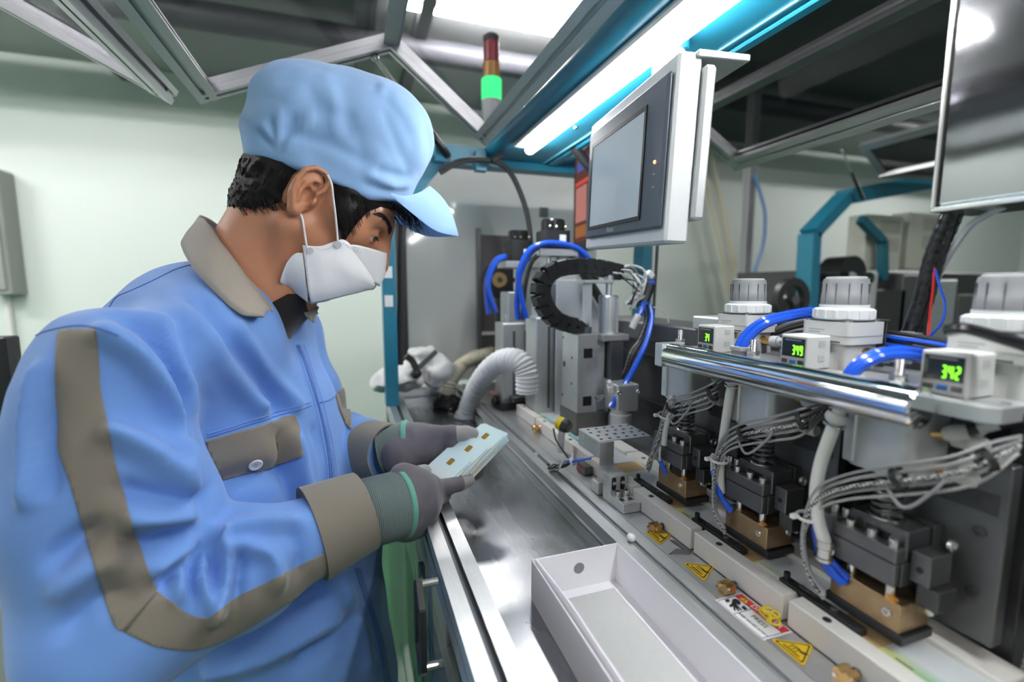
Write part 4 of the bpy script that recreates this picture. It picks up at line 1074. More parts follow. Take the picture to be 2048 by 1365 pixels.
# gripper
gr = S('gripper_body', (.4425, .72, -.226), (.487, .765, -.176), 'alum_white', .002)
for x in (.445, .484): obj('gripper_screw', MB().socket((x, .7198, -.19), (0, -1, 0), .004, .003), 'screw', gr)
obj('gripper_cylinder', MB().lathe([(.019, 0), (.0205, .002), (.0205, .024), (.018, .026), (.018, .034)], (.463, .742, -.259), n=26), 'alum_white', t)
obj('gripper_jaw', MB().box((.452, .735, -.285), (.474, .75, -.259), .001), 'alu2', t)
for dy in (0, .012): obj('speed_fitting', MB().lathe([(.0055, 0), (.0055, .010), (.0035, .012), (.0035, .02)], (.438 + dy * .5, .735 + dy, -.19), (-.3, -.2, 1), 12), 'offwhite', t)
for i, (dx, dy, dz) in enumerate(((0, 0, 0), (.006, .004, .004), (-.006, .002, .003))):
    obj('set_screw', MB().socket((.425 + dx, .748 + dy, -.206 + dz), (-1, -.3, 0), .0032, .008), 'screw', t)
S('arm_block', (.455, .768, -.176), (.482, .80, -.102), 'dark2')

cc = thing('cable_chain', 'black plastic cable chain curving over the silver slide body', 'cable chain', (.41, .81, -.0885))
cp = smooth_path([at(u, v, Y=.81) for u, v in ((1160, 664), (1148, 652), (1113, 642), (1089, 614), (1080, 577), (1098, 545), (1135, 534), (1180, 534), (1218, 541), (1238, 546))], 10)
acc = [0]
for i in range(1, len(cp)): acc.append(acc[-1] + (cp[i] - cp[i - 1]).length)
nl = int(acc[-1] / .0195)
def along(s):
    for i in range(1, len(cp)):
        if acc[i] >= s: return cp[i - 1].lerp(cp[i], (s - acc[i - 1]) / max(1e-6, acc[i] - acc[i - 1]))
    return cp[-1]
for k in range(nl):
    a_, b_ = along(k * acc[-1] / nl), along((k + 1) * acc[-1] / nl)
    d = (b_ - a_).normalized(); m = frame_mtx(a_.lerp(b_, .5), d, Vector((0, 1, 0)))
    ln = (b_ - a_).length / 2
    mb = MB()
    for s in (-1, 1): mb.box((-ln * 1.18, s * .0145 - .0025, -.0150), (ln * 1.0, s * .0145 + .0025, .0150), .002)
    mb.box((-ln * .75, -.0145, -.0152), (ln * .75, .0145, -.0125)).box((-ln * .75, -.0145, .0125), (ln * .75, .0145, .0152))
    lk = obj('chain_link', mb.xf(m), 'black', cc)
    obj('link_pin', MB().cyl((ln * .7, -.0178, 0), (ln * .7, -.0168, 0), .0035, n=10).xf(m), 'black_gloss', lk)
# plugs and wires at the chain end
t = thing('wire_nest', 'nest of white wires and plugs at the end of the cable chain', 'cable', at(1275, 580, Y=.80))
for k in range(16):
    j = lambda s: rr.uniform(-s, s)
    obj('loose_wire', MB().tube([at(1228 + j(6), 543 + j(5), Y=.80 + j(.01)), at(1255 + j(12), 545 + j(14), Y=.80 + j(.015)), at(1280 + j(14), 562 + j(18), Y=.79 + j(.02)), at(1278 + j(14), 590 + j(12), Y=.79 + j(.015)), at(1262 + j(14), 612 + j(10), Y=.79 + j(.01))], .0013 + .0007 * (k % 3 == 0), 6, 6), ['wire_white', 'wire_white', 'wire_grey', 'rubber'][k % 4], t)
for u, v in ((1300, 550), (1276, 582), (1268, 600)):
    c = Vector(at(u, v, Y=.79)); m = Matrix.Translation(c) @ Matrix.Rotation(.7, 4, 'Y')
    pl = obj('white_plug', MB().box((-.008, -.005, -.006), (.007, .005, .006), .001, m), 'white', t)
    obj('plug_boot', MB().box((.007, -.004, -.005), (.013, .004, .005), .001, m), 'dark2', pl)
obj('side_loop', MB().tube([at(1300, 612, Y=.79), at(1325, 622, Y=.785), at(1337, 645, Y=.785), at(1322, 665, Y=.785), at(1302, 662, Y=.79)], .0014, 6, 7), 'wire_white', t)
t = thing('push_in_coupler', 'black push-in coupler with blue rings joining the blue gripper tubes', 'fitting', at(1294, 590, Y=.78))
q = [at(1301, 568, Y=.78), at(1294, 590, Y=.78), at(1287, 606, Y=.78)]
obj('coupler_body', MB().tube(q, .0095, 12, 4), 'black', t)
for p, r_ in ((q[0], .0085), (q[2], .0098)): obj('blue_ring', MB().cyl(Vector(p) - Vector((.0015, 0, -.003)), Vector(p) + Vector((.0015, 0, -.003)), r_, n=14), 'blue', t)
cable('air_tube', 'long blue air tube running down to the gripper', [at(u, v, Y=y) for u, v, y in ((1300, 612, .78), (1303, 640, .77), (1294, 680, .76), (1277, 720, .75), (1252, 765, .735), (1230, 800, .73), (1221, 815, .73))], .0055, 'blue', 'tube', 'blue tubes of the transfer arm', 10)
cable('air_tube', 'short blue air tube entering the white elbow by the lift cylinder', [at(u, v, Y=.775) for u, v in ((1288, 606), (1284, 618), (1276, 632))], .0052, 'blue', 'tube', 'blue tubes of the transfer arm', 10)
tag(obj('tube_elbow', MB().tube([at(1277, 630, Y=.775), at(1272, 640, Y=.776), at(1264, 656, Y=.78)], .0068, 12, 5), 'offwhite'), 'pale elbow fitting below the short blue tube', 'fitting')
for k in range(5):
    cable('drop_cable', ['leftmost', 'second', 'third', 'fourth', 'rightmost'][k] + ' of the dark cables dropping behind the long blue tube',
          [at(u + 3 * k, v, Y=.79 - .003 * k) for u, v in ((1288, 610), (1290, 640), (1275, 680), (1258, 705), (1246, 740), (1238, 760))], .0019, ['rubber', 'braid_bw', 'rubber', 'dark2', 'rubber'][k])

# linear axis behind
t = thing('linear_axis', 'dark linear axis beam running behind the press heads', 'machine axis', (.60, .5, ZT))
obj('axis_beam', MB().box((.56, .10, ZT), (.66, 1.02, -.11), .002), 'dark', t)
obj('axis_cover', MB().box((.552, .10, -.11), (.665, 1.02, -.072), .003), 'dark2', t)
obj('axis_rail', MB().box((.552, .12, -.145), (.56, 1.0, -.135), .001), 'black', t)
obj('axis_rail', MB().box((.552, .12, -.235), (.56, 1.0, -.225), .001), 'black', t)
obj('axis_end', MB().box((.548, .60, -.072), (.60, .66, -.05), .002), 'alum_white', t)

a, b = at(1112, 560, Y=.93), at(1218, 648, Y=.93)
tag(obj('shield_plate', MB().box((a[0], .925, ZT), (b[0], .931, a[2]), .001), mat('frosted_plate', (.62, .64, .68), .45)), 'frosted pale shield plate framed by the black cable chain', 'plate')
cable('black_loom', 'black loom slanting down behind the cable chain', [at(u, v, Y=.90) for u, v in ((1165, 545), (1185, 575), (1202, 602), (1222, 632))], .010, 'rubber')

# ================================================================== two motor stations farther back
def station(u, v_top, v_mot, y, label, w):
    """vertical motor on a silver lift unit; u = image column of its axis"""
    c = at(u, v_top, Y=y); x = c[0]; zt = c[2]; zm = at(u, v_mot, Y=y)[2]
    t = thing('lift_station', label, 'machine unit', (x, y, ZT), 'motor driven lift stations')
    obj('motor', MB().prism([(x + a, y + b) for a, b in rounded(w, w, w * .12, 3)], xy, zm, zt - w * .42), 'black', t)
    mc = obj('motor_cap', MB().lathe([(w * .44, 0), (w * .44, w * .36), (w * .40, w * .42)], (x, y, zt - w * .42), n=20), 'black_gloss', t)
    for dx in (-.3, -.05, .3): obj('cap_screw', MB().ball((x + w * dx, y - w * .44, zt - w * .30), w * .05, 8, 6), 'screw', mc)
    obj('motor_label', MB().box((x + w * .05, y - w * .505, zm + .004), (x + w * .3, y - w * .5, zm + w * .5)), 'white', t)
    obj('motor_mount', MB().box((x - w * .75, y - w * .6, zm - .016), (x + w * .75, y + w * .6, zm), .001), 'alu2', t)
    obj('coupling', MB().lathe([(w * .22, 0), (w * .22, .02), (w * .14, .022), (w * .14, .03), (w * .22, .032), (w * .22, .055)], (x, y, zm - .072), n=16), 'screw', t)
    obj('column', MB().box((x + w * .1, y - w * .3, ZT), (x + w * .85, y + w * .5, zm - .016), .002), 'alum_white', t)
    obj('carriage', MB().box((x - w * .7, y - w * .75, zm - .16), (x + w * .1, y + .02, zm - .075), .002), 'alu2', t)
    obj('lower_body', MB().box((x - w * 1.0, y - w * .9, ZT + .01), (x + w * .35, y + .01, zm - .15), .003), 'alum_white', t)
    for k in (-.5, 0): obj('body_slot', MB().box((x + w * k - .003, y - w * .905, ZT + .03), (x + w * k + .003, y - w * .899, zm - .17)), 'dark2', t)
    for k in (-.6, -.2): obj('tube_socket', MB().cyl((x + w * k, y - w * .45, zm - .15), (x + w * k, y - w * .45, zm - .13), .008, n=12), 'screw', t)
    return t
station(1037, 462, 524, 1.13, 'farther motor station, lower black motor beside the pale cover', .060)
station(1106, 440, 500, 1.00, 'nearer motor station, taller black motor behind the cable chain', .062)
for k, (pp, y, lab) in enumerate((([(1012, 512), (990, 522), (974, 560), (974, 600), (977, 628)], 1.12, 'outer blue tube curving left of the farther motor'), ([(1012, 514), (992, 526), (977, 566), (983, 600), (992, 625)], 1.11, 'inner blue tube curving left of the farther motor'),
                                  ([(1190, 545), (1160, 510), (1110, 490), (1068, 500), (1042, 545), (1034, 600), (1036, 640)], .97, 'lower blue tube arching over in front of the nearer motor'), ([(1192, 538), (1160, 500), (1108, 486), (1062, 498), (1038, 545), (1042, 590), (1053, 637)], .96, 'upper blue tube arching over in front of the nearer motor'))):
    cable('air_tube', lab, [at(u, v, Y=y) for u, v in pp], .0062, 'blue', 'tube', 'blue tubes of the motor stations', 10)
cable('motor_cable', 'black cable following the arch of blue tubes by the nearer motor', [at(u, v, Y=.985) for u, v in ((1195, 560), (1150, 520), (1105, 500), (1066, 520), (1050, 570), (1045, 640))], .006, 'rubber')
cable('motor_cable', 'black corrugated cable dropping from the hood end to the motors', [at(u, v, Y=1.14) for u, v in ((880, 345), (925, 322), (985, 322), (1020, 345), (1046, 400), (1058, 450), (1062, 500))], .007, 'rubber')
cable('motor_cable', 'black cable running along the teal top member', [at(u, v, Y=1.13) for u, v in ((985, 322), (1010, 305), (1035, 285))], .006, 'rubber')
t = thing('tape_reel', 'black tape reel with copper coloured hub behind the farther motor', 'reel', at(998, 600, Y=1.25))
c = Vector(at(1000, 560, Y=1.27))
obj('reel_disc', MB().ring(c, c + Vector((.004, .012, 0)), .052, .02, 32), 'black', t)
obj('reel_hub', MB().ring(c, c + Vector((.004, .014, 0)), .022, .008, 20), 'brass', t)
obj('reel_stand', MB().box((c[0] - .01, c[1] + .01, ZT), (c[0] + .01, c[1] + .02, c[2]), .001), 'dark2', t)

# dark feeder block in front of the hose end
c = at(1040, 815, Z=ZT)
t = thing('feeder_block', 'dark feeder block with worn silver top under the white hose end', 'machine unit', (c[0], c[1], ZT))
obj('block_base', MB().box((c[0] - .055, c[1] - .02, ZT), (c[0] + .06, c[1] + .06, ZT + .02), .002), 'black', t)
obj('block_top', MB().box((c[0] - .03, c[1] - .028, ZT + .02), (c[0] + .10, c[1] + .055, ZT + .034), .002), 'dark2', t)
obj('top_plate', MB().box((c[0] - .01, c[1] - .02, ZT + .034), (c[0] + .09, c[1] + .03, ZT + .038), .001), 'alu2', t)
obj('side_knob', MB().lathe([(.006, 0), (.010, .003), (.010, .010), (.007, .012)], (c[0] - .055, c[1] + .02, ZT + .015), (-1, 0, 0), 14), 'black', t)
obj('pink_tag', MB().box((c[0] - .06, c[1] + .03, ZT + .021), (c[0] - .03, c[1] + .07, ZT + .03), .001), mat('pink_label', (.7, .35, .32), .5), t)

# corrugated hoses
def corr(label, pts, r, m, nring):
    t = thing('corrugated_hose', label, 'hose', pts[0])
    n_ = (len(pts) - 1) * 24
    obj('hose_tube', MB().tube(pts, r, 16, 24, rad=lambda i, k: r * (1 + .13 * math.cos(2 * PI * nring * i / k))), m, t)
    return t
hb_ = Vector(at(932, 832, Z=-.335))
w_ = corr('white corrugated hose arching from the tray into the machine', [hb_, Vector(at(944, 795, Y=1.13)), Vector(at(968, 752, Y=1.04)), Vector(at(1002, 723, Y=.96)), Vector(at(1036, 722, Y=.915)), Vector(at(1052, 745, Y=.90)), Vector(at(1054, 785, Y=.90))], .0225, 'hose_white', 30)
cup = Vector(at(895, 812, Z=-.338))
c_ = corr('cream corrugated hose rising from a black suction cup', [cup + Vector((0, 0, .03)), Vector(at(903, 758, X=cup[0] + .015)), Vector(at(922, 733, X=.30)), Vector(at(950, 716, X=.34)), Vector(at(990, 708, X=.39))], .0205, 'hose_cream', 24)
obj('suction_cup', MB().lathe([(.040, 0), (.044, .008), (.040, .022), (.026, .030), (.022, .038)], (cup[0], cup[1], ZT - .0405), n=24), 'black_gloss', c_)
obj('hose_cuff', MB().lathe([(.030, 0), (.032, .004), (.028, .010), (.026, .016)], (hb_[0], hb_[1], ZT - .0405), n=20), 'hose_white', w_)

# ================================================================== card box on the tray
bx0, bx1, by0, by1, bz0, bz1 = .177, .279, .075, .446, ZT - .0405, -.294
t = thing('card_box', 'long open white cardboard box standing on the steel tray', 'box', ((bx0 + bx1) / 2, (by0 + by1) / 2, bz0))
obj('outer_wall', MB().box((bx0 - .0045, by0, bz0), (bx0 - .003, by1, bz1), .0004), 'paper', t)
lin = MB()
N_ = 16
def bow(y): s = (y - by0) / (by1 - by0); return .003 * math.sin(PI * s) + .0022 * math.exp(-((s - .8) / .12) ** 2)
for (o0, o1) in ((0, .0016),):
    vs = []; 
    for i in range(N_ + 1):
        y = by0 + (by1 - by0 - .001) * i / N_
        for dx in (o0, o1):
            for z in (bz0 + .001, bz1): vs.append((bx0 + bow(y) * (1 if z > bz0 + .01 else .2) + dx, y, z))
    fs = []
    for i in range(N_):
        a = i * 4; b = a + 4
        fs += [(a, b, b + 1, a + 1), (a + 2, a + 3, b + 3, b + 2), (a + 1, b + 1, b + 3, a + 3), (a, a + 2, b + 2, b)]
    fs += [(0, 1, 3, 2), (N_ * 4, N_ * 4 + 2, N_ * 4 + 3, N_ * 4 + 1)]
    lin.add(vs, fs)
obj('inner_wall', lin, 'paper', t)
obj('wall_far', MB().box((bx0 - .003, by1 - .0016, bz0), (bx1, by1, bz1), .0004), 'paper', t)
obj('wall_right', MB().box((bx1 - .0016, by0, bz0), (bx1, by1 - .0016, bz1), .0004), 'paper', t)
obj('wall_near', MB().box((bx0 - .003, by0, bz0), (bx1, by0 + .0016, bz1), .0004), 'paper', t)
obj('bottom', MB().box((bx0, by0, bz0), (bx1, by1, bz0 + .0012)), 'greyboard', t)
for lo, hi in (((bx0 + .002, by1 - .014, bz0 + .0012), (bx1 - .002, by1 - .0016, bz0 + .0018)), ((bx1 - .012, by0 + .002, bz0 + .0012), (bx1 - .0016, by1 - .0142, bz0 + .0018)), ((bx0 + .003, by0 + .002, bz0 + .0012), (bx0 + .012, by1 - .0142, bz0 + .0018))):
    obj('glued_flap', MB().box(lo, hi), 'paper', t)
hc_ = at(1158, 1137, Y=by1 - .0017)
hole = obj('finger_hole', MB().ring((hc_[0], by1 - .0019, hc_[2]), (hc_[0], by1 - .0014, hc_[2]), .0068, .0062, 24), 'greyboard', t)
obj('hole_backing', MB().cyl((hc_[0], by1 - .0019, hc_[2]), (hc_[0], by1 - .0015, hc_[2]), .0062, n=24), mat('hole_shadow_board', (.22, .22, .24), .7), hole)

# ================================================================== steel box at the top right, its cables
t = thing('steel_cover', 'polished stainless steel cover hanging at the top right corner', 'cover', (.50, .1, .062))
obj('cover_shell', MB().box((.47, -.12, .066), (.525, .272, .312), .003), 'mirror', t)
obj('bottom_flange', MB().box((.466, -.12, .062), (.526, .274, .066), .001), 'screw', t)
obj('edge_fold', MB().box((.4685, .272, .062), (.526, .2755, .312), .001), 'screw', t)
obj('hanger', MB().box((.48, .0, .312), (.505, .2, ZB - .0065), .001), 'dark2', t)
pts = pxx([(1912, 412, .50), (1893, 455, .50), (1872, 505, .50), (1857, 560, .50), (1843, 612, .50), (1823, 668, .50)])
t = thing('wrapped_loom', 'thick black spiral wrapped cable loom hanging under the steel cover', 'cable', pts[-1])
obj('spiral_wrap', MB().tube(pts, .0078, 14, 12, rad=lambda i, k: .0078 * (1.0 + .07 * ((i / k * 13) % 1.0))), 'black_gloss', t)
obj('seam_edge', MB().ring(Vector(pts[-1]) - Vector((0, 0, .001)), Vector(pts[-1]) + Vector((.0004, 0, .0015)), .0088, .007, 16), 'knob', t)
cable('white_cable', 'white printed cable leaving the steel cover beside the black loom', pxx([(2010, 412, .50), (1978, 428, .50), (1940, 452, .50), (1905, 500, .505), (1880, 545, .51), (1868, 580, .515)]), .0028, 'wire_white')
cable('thin_wire', 'thin red wire hanging beside the black loom', pxx([(1869, 536, .495), (1866, 580, .495), (1860, 630, .495), (1856, 680, .495)]), .0011, 'red')
cable('thin_wire', 'thin blue wire looping beside the black loom', pxx([(1871, 540, .495), (1880, 575, .495), (1890, 610, .495), (1884, 645, .495), (1858, 675, .495)]), .0011, 'blue')

# ================================================================== things on the far end of the table
cable('suspension_cable', 'thin black cable hanging behind the operator panel', [at(u, v, Y=.9) for u, v in ((1316, 470), (1313, 520), (1310, 570), (1306, 640))], .0035, 'rubber')

# ================================================================== second machine in the background on the right
YB = 1.95
def q2(u, v, y=YB): 
    p = at(u, v, Y=y); return (p[0], p[2])
t = thing('background_machine', 'teal framed machine in the background at the right', 'machine', (q2(1800, 600)[0], YB, FZ))
pA, pB, pC, pD = q2(1636, 640), q2(1636, 466), q2(1706, 392), q2(1990, 340)
obj('post', bar_y(MB(), (pA[0], FZ), pB, .06, YB, YB + .1), 'teal', t)
obj('corner_brace', bar_y(MB(), pB, pC, .06, YB, YB + .1), 'teal', t)
obj('top_member', bar_y(MB(), pC, pD, .085, YB, YB + .1), 'teal', t)
pE, pF = q2(1790, 432), q2(1825, 545)
obj('inner_brace', bar_y(MB(), q2(1770, 432), q2(1815, 480), .05, YB + .12, YB + .16), 'teal_dk', t)
obj('inner_post', bar_y(MB(), q2(1815, 478), q2(1815, 560), .05, YB + .12, YB + .16), 'teal_dk', t)
m_beige = mat('beige_enclosure', (.55, .55, .48), .5, 0, .05, 20)
for (u0, v0, u1, v1) in ((1735, 428, 1798, 540), (1822, 424, 1880, 540)):
    a, b = q2(u0, v0, YB + .2), q2(u1, v1, YB + .2)
    e = obj('electrical_box', MB().box((a[0], YB + .2, b[1]), (b[0], YB + .32, a[1]), .005), m_beige, t)
    for blk in range(2):
        for k in range(7):
            z = a[1] - .035 - blk * .115 - k * .012
            obj('vent_slot', MB().box((a[0] + (b[0] - a[0]) * .38, YB + .198, z - .003), (a[0] + (b[0] - a[0]) * .92, YB + .2, z)), 'dark2', e)
a, b = q2(1640, 540), q2(2200, 720)
obj('machine_body', MB().box((a[0], YB + .15, FZ), (b[0], YB + .6, a[1]), .005), 'dark', t)
for k, (u0, v0, u1, v1, m) in enumerate(((1660, 560, 1700, 640, 'dark2'), (1705, 545, 1740, 660, 'grey_cyl'), (1745, 580, 1800, 640, 'dark'), (1800, 550, 1840, 660, 'dark2'), (1860, 560, 1900, 640, 'alu2'), (1910, 590, 1960, 660, 'dark2'))):
    a, b = q2(u0, v0, YB + .08), q2(u1, v1, YB + .08)
    obj('machine_block', MB().box((a[0], YB + .06, b[1] - .2), (b[0], YB + .2, a[1]), .004), m, t)
c = Vector(at(1697, 540, Y=YB + .05))
obj('dark_hood', MB().cyl((c[0], YB + .02, c[2] - .03), (c[0], YB + .16, c[2] - .03), .11, n=28), 'black_gloss', t)
obj('hood_band', MB().cyl((c[0] - .07, YB - .02, c[2] - .05), (c[0] + .07, YB - .02, c[2] - .05), .035, n=18), 'mirror', t)
# its raised door edge and strut
door('raised_hood_door', 'raised door edge of the background machine, small, beyond the smoked door', [(q2(1900, 300, 1.85)[0], .62), (q2(1762, 350, 1.85)[0], q2(1762, 350, 1.85)[1]), (q2(1720, 290, 1.85)[0], q2(1720, 290, 1.85)[1])], 1.3, 1.85, None, M['acr_far'])
strut('black gas strut of the background machine', at(1726, 398, Y=1.9), at(1684, 300, Y=1.9))
# reel between the machines
c = Vector(at(1588, 600, Y=1.5))
t = thing('supply_reel', 'black spoked supply reel standing beyond the regulators', 'reel', (c[0], 1.5, ZT))
obj('reel_rim', MB().ring((c[0], 1.5, c[2]), (c[0], 1.53, c[2]), .092, .06, 32), 'black', t)
for k in range(3):
    a = 2 * PI * k / 3 + .5
    obj('spoke', MB().box((0, -.006, -.022), (.07, .006, .022), .002, Matrix.Translation((c[0], 1.515, c[2])) @ Matrix.Rotation(a, 4, 'Y')), 'black', t)
obj('reel_stand', MB().box((c[0] - .03, 1.53, FZ), (c[0] + .03, 1.57, c[2]), .002), 'dark2', t)
obj('reel_axle', MB().cyl((c[0], 1.49, c[2]), (c[0], 1.57, c[2]), .02, n=14), 'dark2', t)
# pipes on the back wall
for k in (0, 1):
    cable('wall_pipe', ['left', 'right'][k] + ' one of the two cream flexible pipes on the back wall', [at(u + 20 * k, v, Y=WY - .12) for u, v in ((1398, 250), (1408, 340), (1425, 420), (1442, 500), (1456, 570), (1466, 640))], .028, 'hose_cream', 'pipe', 'cream wall pipes', 10)
p = at(1497, 400, Y=2.7)
tag(obj('steel_post', MB().prism(tslot(p[0] - .03, 2.67, p[0] + .03, 2.73), lambda a, b, h: (a, b, h), FZ, CEIL), 'knob'), 'grey steel post standing before the back wall', 'post')
cable('wall_tube', 'blue tube curving down beside the grey steel post', [at(u, v, Y=2.65) for u, v in ((1508, 350), (1520, 385), (1530, 430), (1526, 490), (1510, 540), (1500, 600))], .012, mat('pale_blue_tube', (.12, .25, .5), .4), 'tube')
# ================================================================== implicit surfaces for the worker
def smin(a, b, k):
    h = np.clip(.5 + .5 * (b - a) / k, 0, 1)
    return b * (1 - h) + a * h - k * h * (1 - h)
def smax(a, b, k): return -smin(-a, -b, k)
def ell(P, c, r, Rm=None):
    x, y, z = P[0] - c[0], P[1] - c[1], P[2] - c[2]
    if Rm is not None:
        x, y, z = (Rm[0][0] * x + Rm[1][0] * y + Rm[2][0] * z, Rm[0][1] * x + Rm[1][1] * y + Rm[2][1] * z, Rm[0][2] * x + Rm[1][2] * y + Rm[2][2] * z)
    k0 = np.sqrt((x / r[0]) ** 2 + (y / r[1]) ** 2 + (z / r[2]) ** 2) + 1e-9
    k1 = np.sqrt((x / r[0] ** 2) ** 2 + (y / r[1] ** 2) ** 2 + (z / r[2] ** 2) ** 2) + 1e-9
    return k0 * (k0 - 1) / k1
def cone(P, a, b, ra, rb):
    ab = np.array(b, float) - np.array(a, float); L2 = float(ab @ ab)
    t = np.clip(((P[0] - a[0]) * ab[0] + (P[1] - a[1]) * ab[1] + (P[2] - a[2]) * ab[2]) / L2, 0, 1)
    dx, dy, dz = P[0] - a[0] - ab[0] * t, P[1] - a[1] - ab[1] * t, P[2] - a[2] - ab[2] * t
    return np.sqrt(dx * dx + dy * dy + dz * dz) - (ra + (rb - ra) * t)
def chain(P, pts, k):
    d = None
    for (a, ra), (b, rb) in zip(pts[:-1], pts[1:]):
        c = cone(P, a, b, ra, rb); d = c if d is None else smin(d, c, k)
    return d
def snets(field, lo, hi, h, bs=20):
    """surface nets on a sparse grid: blocks far from the surface are not evaluated"""
    lo = np.array(lo, float); n = np.ceil((np.array(hi) - lo) / h).astype(int) + 1
    n = (np.ceil(n / bs) * bs).astype(int)
    V = np.full(n, 1.0, np.float32)
    nb = n // bs
    cx = [lo[i] + (np.arange(nb[i]) * bs + bs / 2) * h for i in range(3)]
    G = np.meshgrid(*cx, indexing='ij')
    C = field(G)
    rad = bs * h * .95
    for i, j, k in np.argwhere(np.abs(C) < rad * 1.25):
        s = [lo[q] + (np.arange(bs) + [i, j, k][q] * bs) * h for q in range(3)]
        V[i * bs:(i + 1) * bs, j * bs:(j + 1) * bs, k * bs:(k + 1) * bs] = field(np.meshgrid(*s, indexing='ij'))
    far = np.argwhere(C <= -rad * 1.25)
    for i, j, k in far: V[i * bs:(i + 1) * bs, j * bs:(j + 1) * bs, k * bs:(k + 1) * bs] = -1
    S = V < 0
    cnt = np.zeros(n - 1, np.int8)
    off = [(a, b, c) for a in (0, 1) for b in (0, 1) for c in (0, 1)]
    for a, b, c in off: cnt += S[a:n[0] - 1 + a, b:n[1] - 1 + b, c:n[2] - 1 + c]
    cells = np.argwhere((cnt > 0) & (cnt < 8))
    idx = np.full(n - 1, -1, np.int32); idx[tuple(cells.T)] = np.arange(len(cells))
    acc = np.zeros((len(cells), 3)); num = np.zeros(len(cells))
    cv = {o: V[tuple((cells + o).T)] for o in off}
    for o in off:
        for ax in range(3):
            if o[ax] == 0:
                o2 = list(o); o2[ax] = 1; o2 = tuple(o2)
                a, b = cv[o], cv[o2]; m = (a < 0) != (b < 0)
                t = np.where(m, a / np.where(m, a - b, 1), 0)
                p = np.tile(np.array(o, float), (len(cells), 1)); p[:, ax] += t
                acc[m] += p[m]; num[m] += 1
    verts = lo + (cells + acc / num[:, None]) * h
    quads = []
    for ax in range(3):
        a1, a2 = [q for q in range(3) if q != ax]
        sl0 = [slice(None)] * 3; sl1 = [slice(None)] * 3
        sl0[ax] = slice(0, n[ax] - 1); sl1[ax] = slice(1, n[ax])
        e = np.argwhere(S[tuple(sl0)] != S[tuple(sl1)])
        e = e[(e[:, a1] > 0) & (e[:, a2] > 0) & (e[:, a1] < n[a1] - 1) & (e[:, a2] < n[a2] - 1)]
        d1 = np.zeros(3, int); d1[a1] = 1; d2 = np.zeros(3, int); d2[a2] = 1
        q = np.stack([idx[tuple((e - d1 - d2).T)], idx[tuple((e - d2).T)], idx[tuple(e.T)], idx[tuple((e - d1).T)]], 1)
        inside = S[tuple(e.T)]
        flip = inside if ax != 1 else ~inside
        q[~flip] = q[~flip][:, ::-1]
        quads.append(q)
    Q = np.concatenate(quads); Q = Q[(Q >= 0).all(1)]
    return verts, Q
def vnormals(v, q):
    n = np.cross(v[q[:, 2]] - v[q[:, 0]], v[q[:, 3]] - v[q[:, 1]])
    out = np.zeros_like(v)
    for k in range(4): np.add.at(out, q[:, k], n)
    return out / (np.linalg.norm(out, axis=1, keepdims=True) + 1e-12)
def relax(v, q, it=2, f=.5):
    for _ in range(it):
        s = np.zeros_like(v); c = np.zeros(len(v))
        for k in range(4):
            a, b = q[:, k], q[:, (k + 1) % 4]
            np.add.at(s, a, v[b]); np.add.at(c, a, 1); np.add.at(s, b, v[a]); np.add.at(c, b, 1)
        v = v + f * (s / np.maximum(c, 1)[:, None] - v)
    return v
def mesh_obj(name, v, f, m, parent=None, origin=None, sharp=0):
    mb = MB(); mb.v = [tuple(p) for p in np.asarray(v).tolist()]; mb.f = [tuple(x) for x in np.asarray(f).tolist()] if isinstance(f, np.ndarray) else f
    return obj(name, mb, m, parent, sharp, origin)
def to_px(v):
    v = np.asarray(v); d = v @ _FW
    return np.stack([1024 + F_PX * (v @ _R) / d, 682.5 - F_PX * (v @ _UP) / d], 1)
def seg_dist(uv, poly, closed=False):
    best = np.full(len(uv), 1e9)
    P = np.array(poly, float); n = len(P)
    for i in range(n if closed else n - 1):
        a, b = P[i], P[(i + 1) % n]; ab = b - a
        t = np.clip(((uv - a) @ ab) / max(ab @ ab, 1e-9), 0, 1)
        best = np.minimum(best, np.linalg.norm(uv - a - t[:, None] * ab, axis=1))
    return best
def poly_sd(uv, poly):
    """positive inside"""
    d = seg_dist(uv, poly, True); P = np.array(poly, float); ins = np.zeros(len(uv), bool); n = len(P)
    for i in range(n):
        (x0, y0), (x1, y1) = P[i], P[(i + 1) % n]
        c = (y0 > uv[:, 1]) != (y1 > uv[:, 1])
        with np.errstate(divide='ignore', invalid='ignore'):
            ins ^= c & (uv[:, 0] < (x1 - x0) * (uv[:, 1] - y0) / (y1 - y0 + 1e-12) + x0)
    return np.where(ins, d, -d)
def curve2(pts, sub=6): return [(p.x, p.y) for p in smooth_path([(u, v, 0) for u, v in pts], sub)]
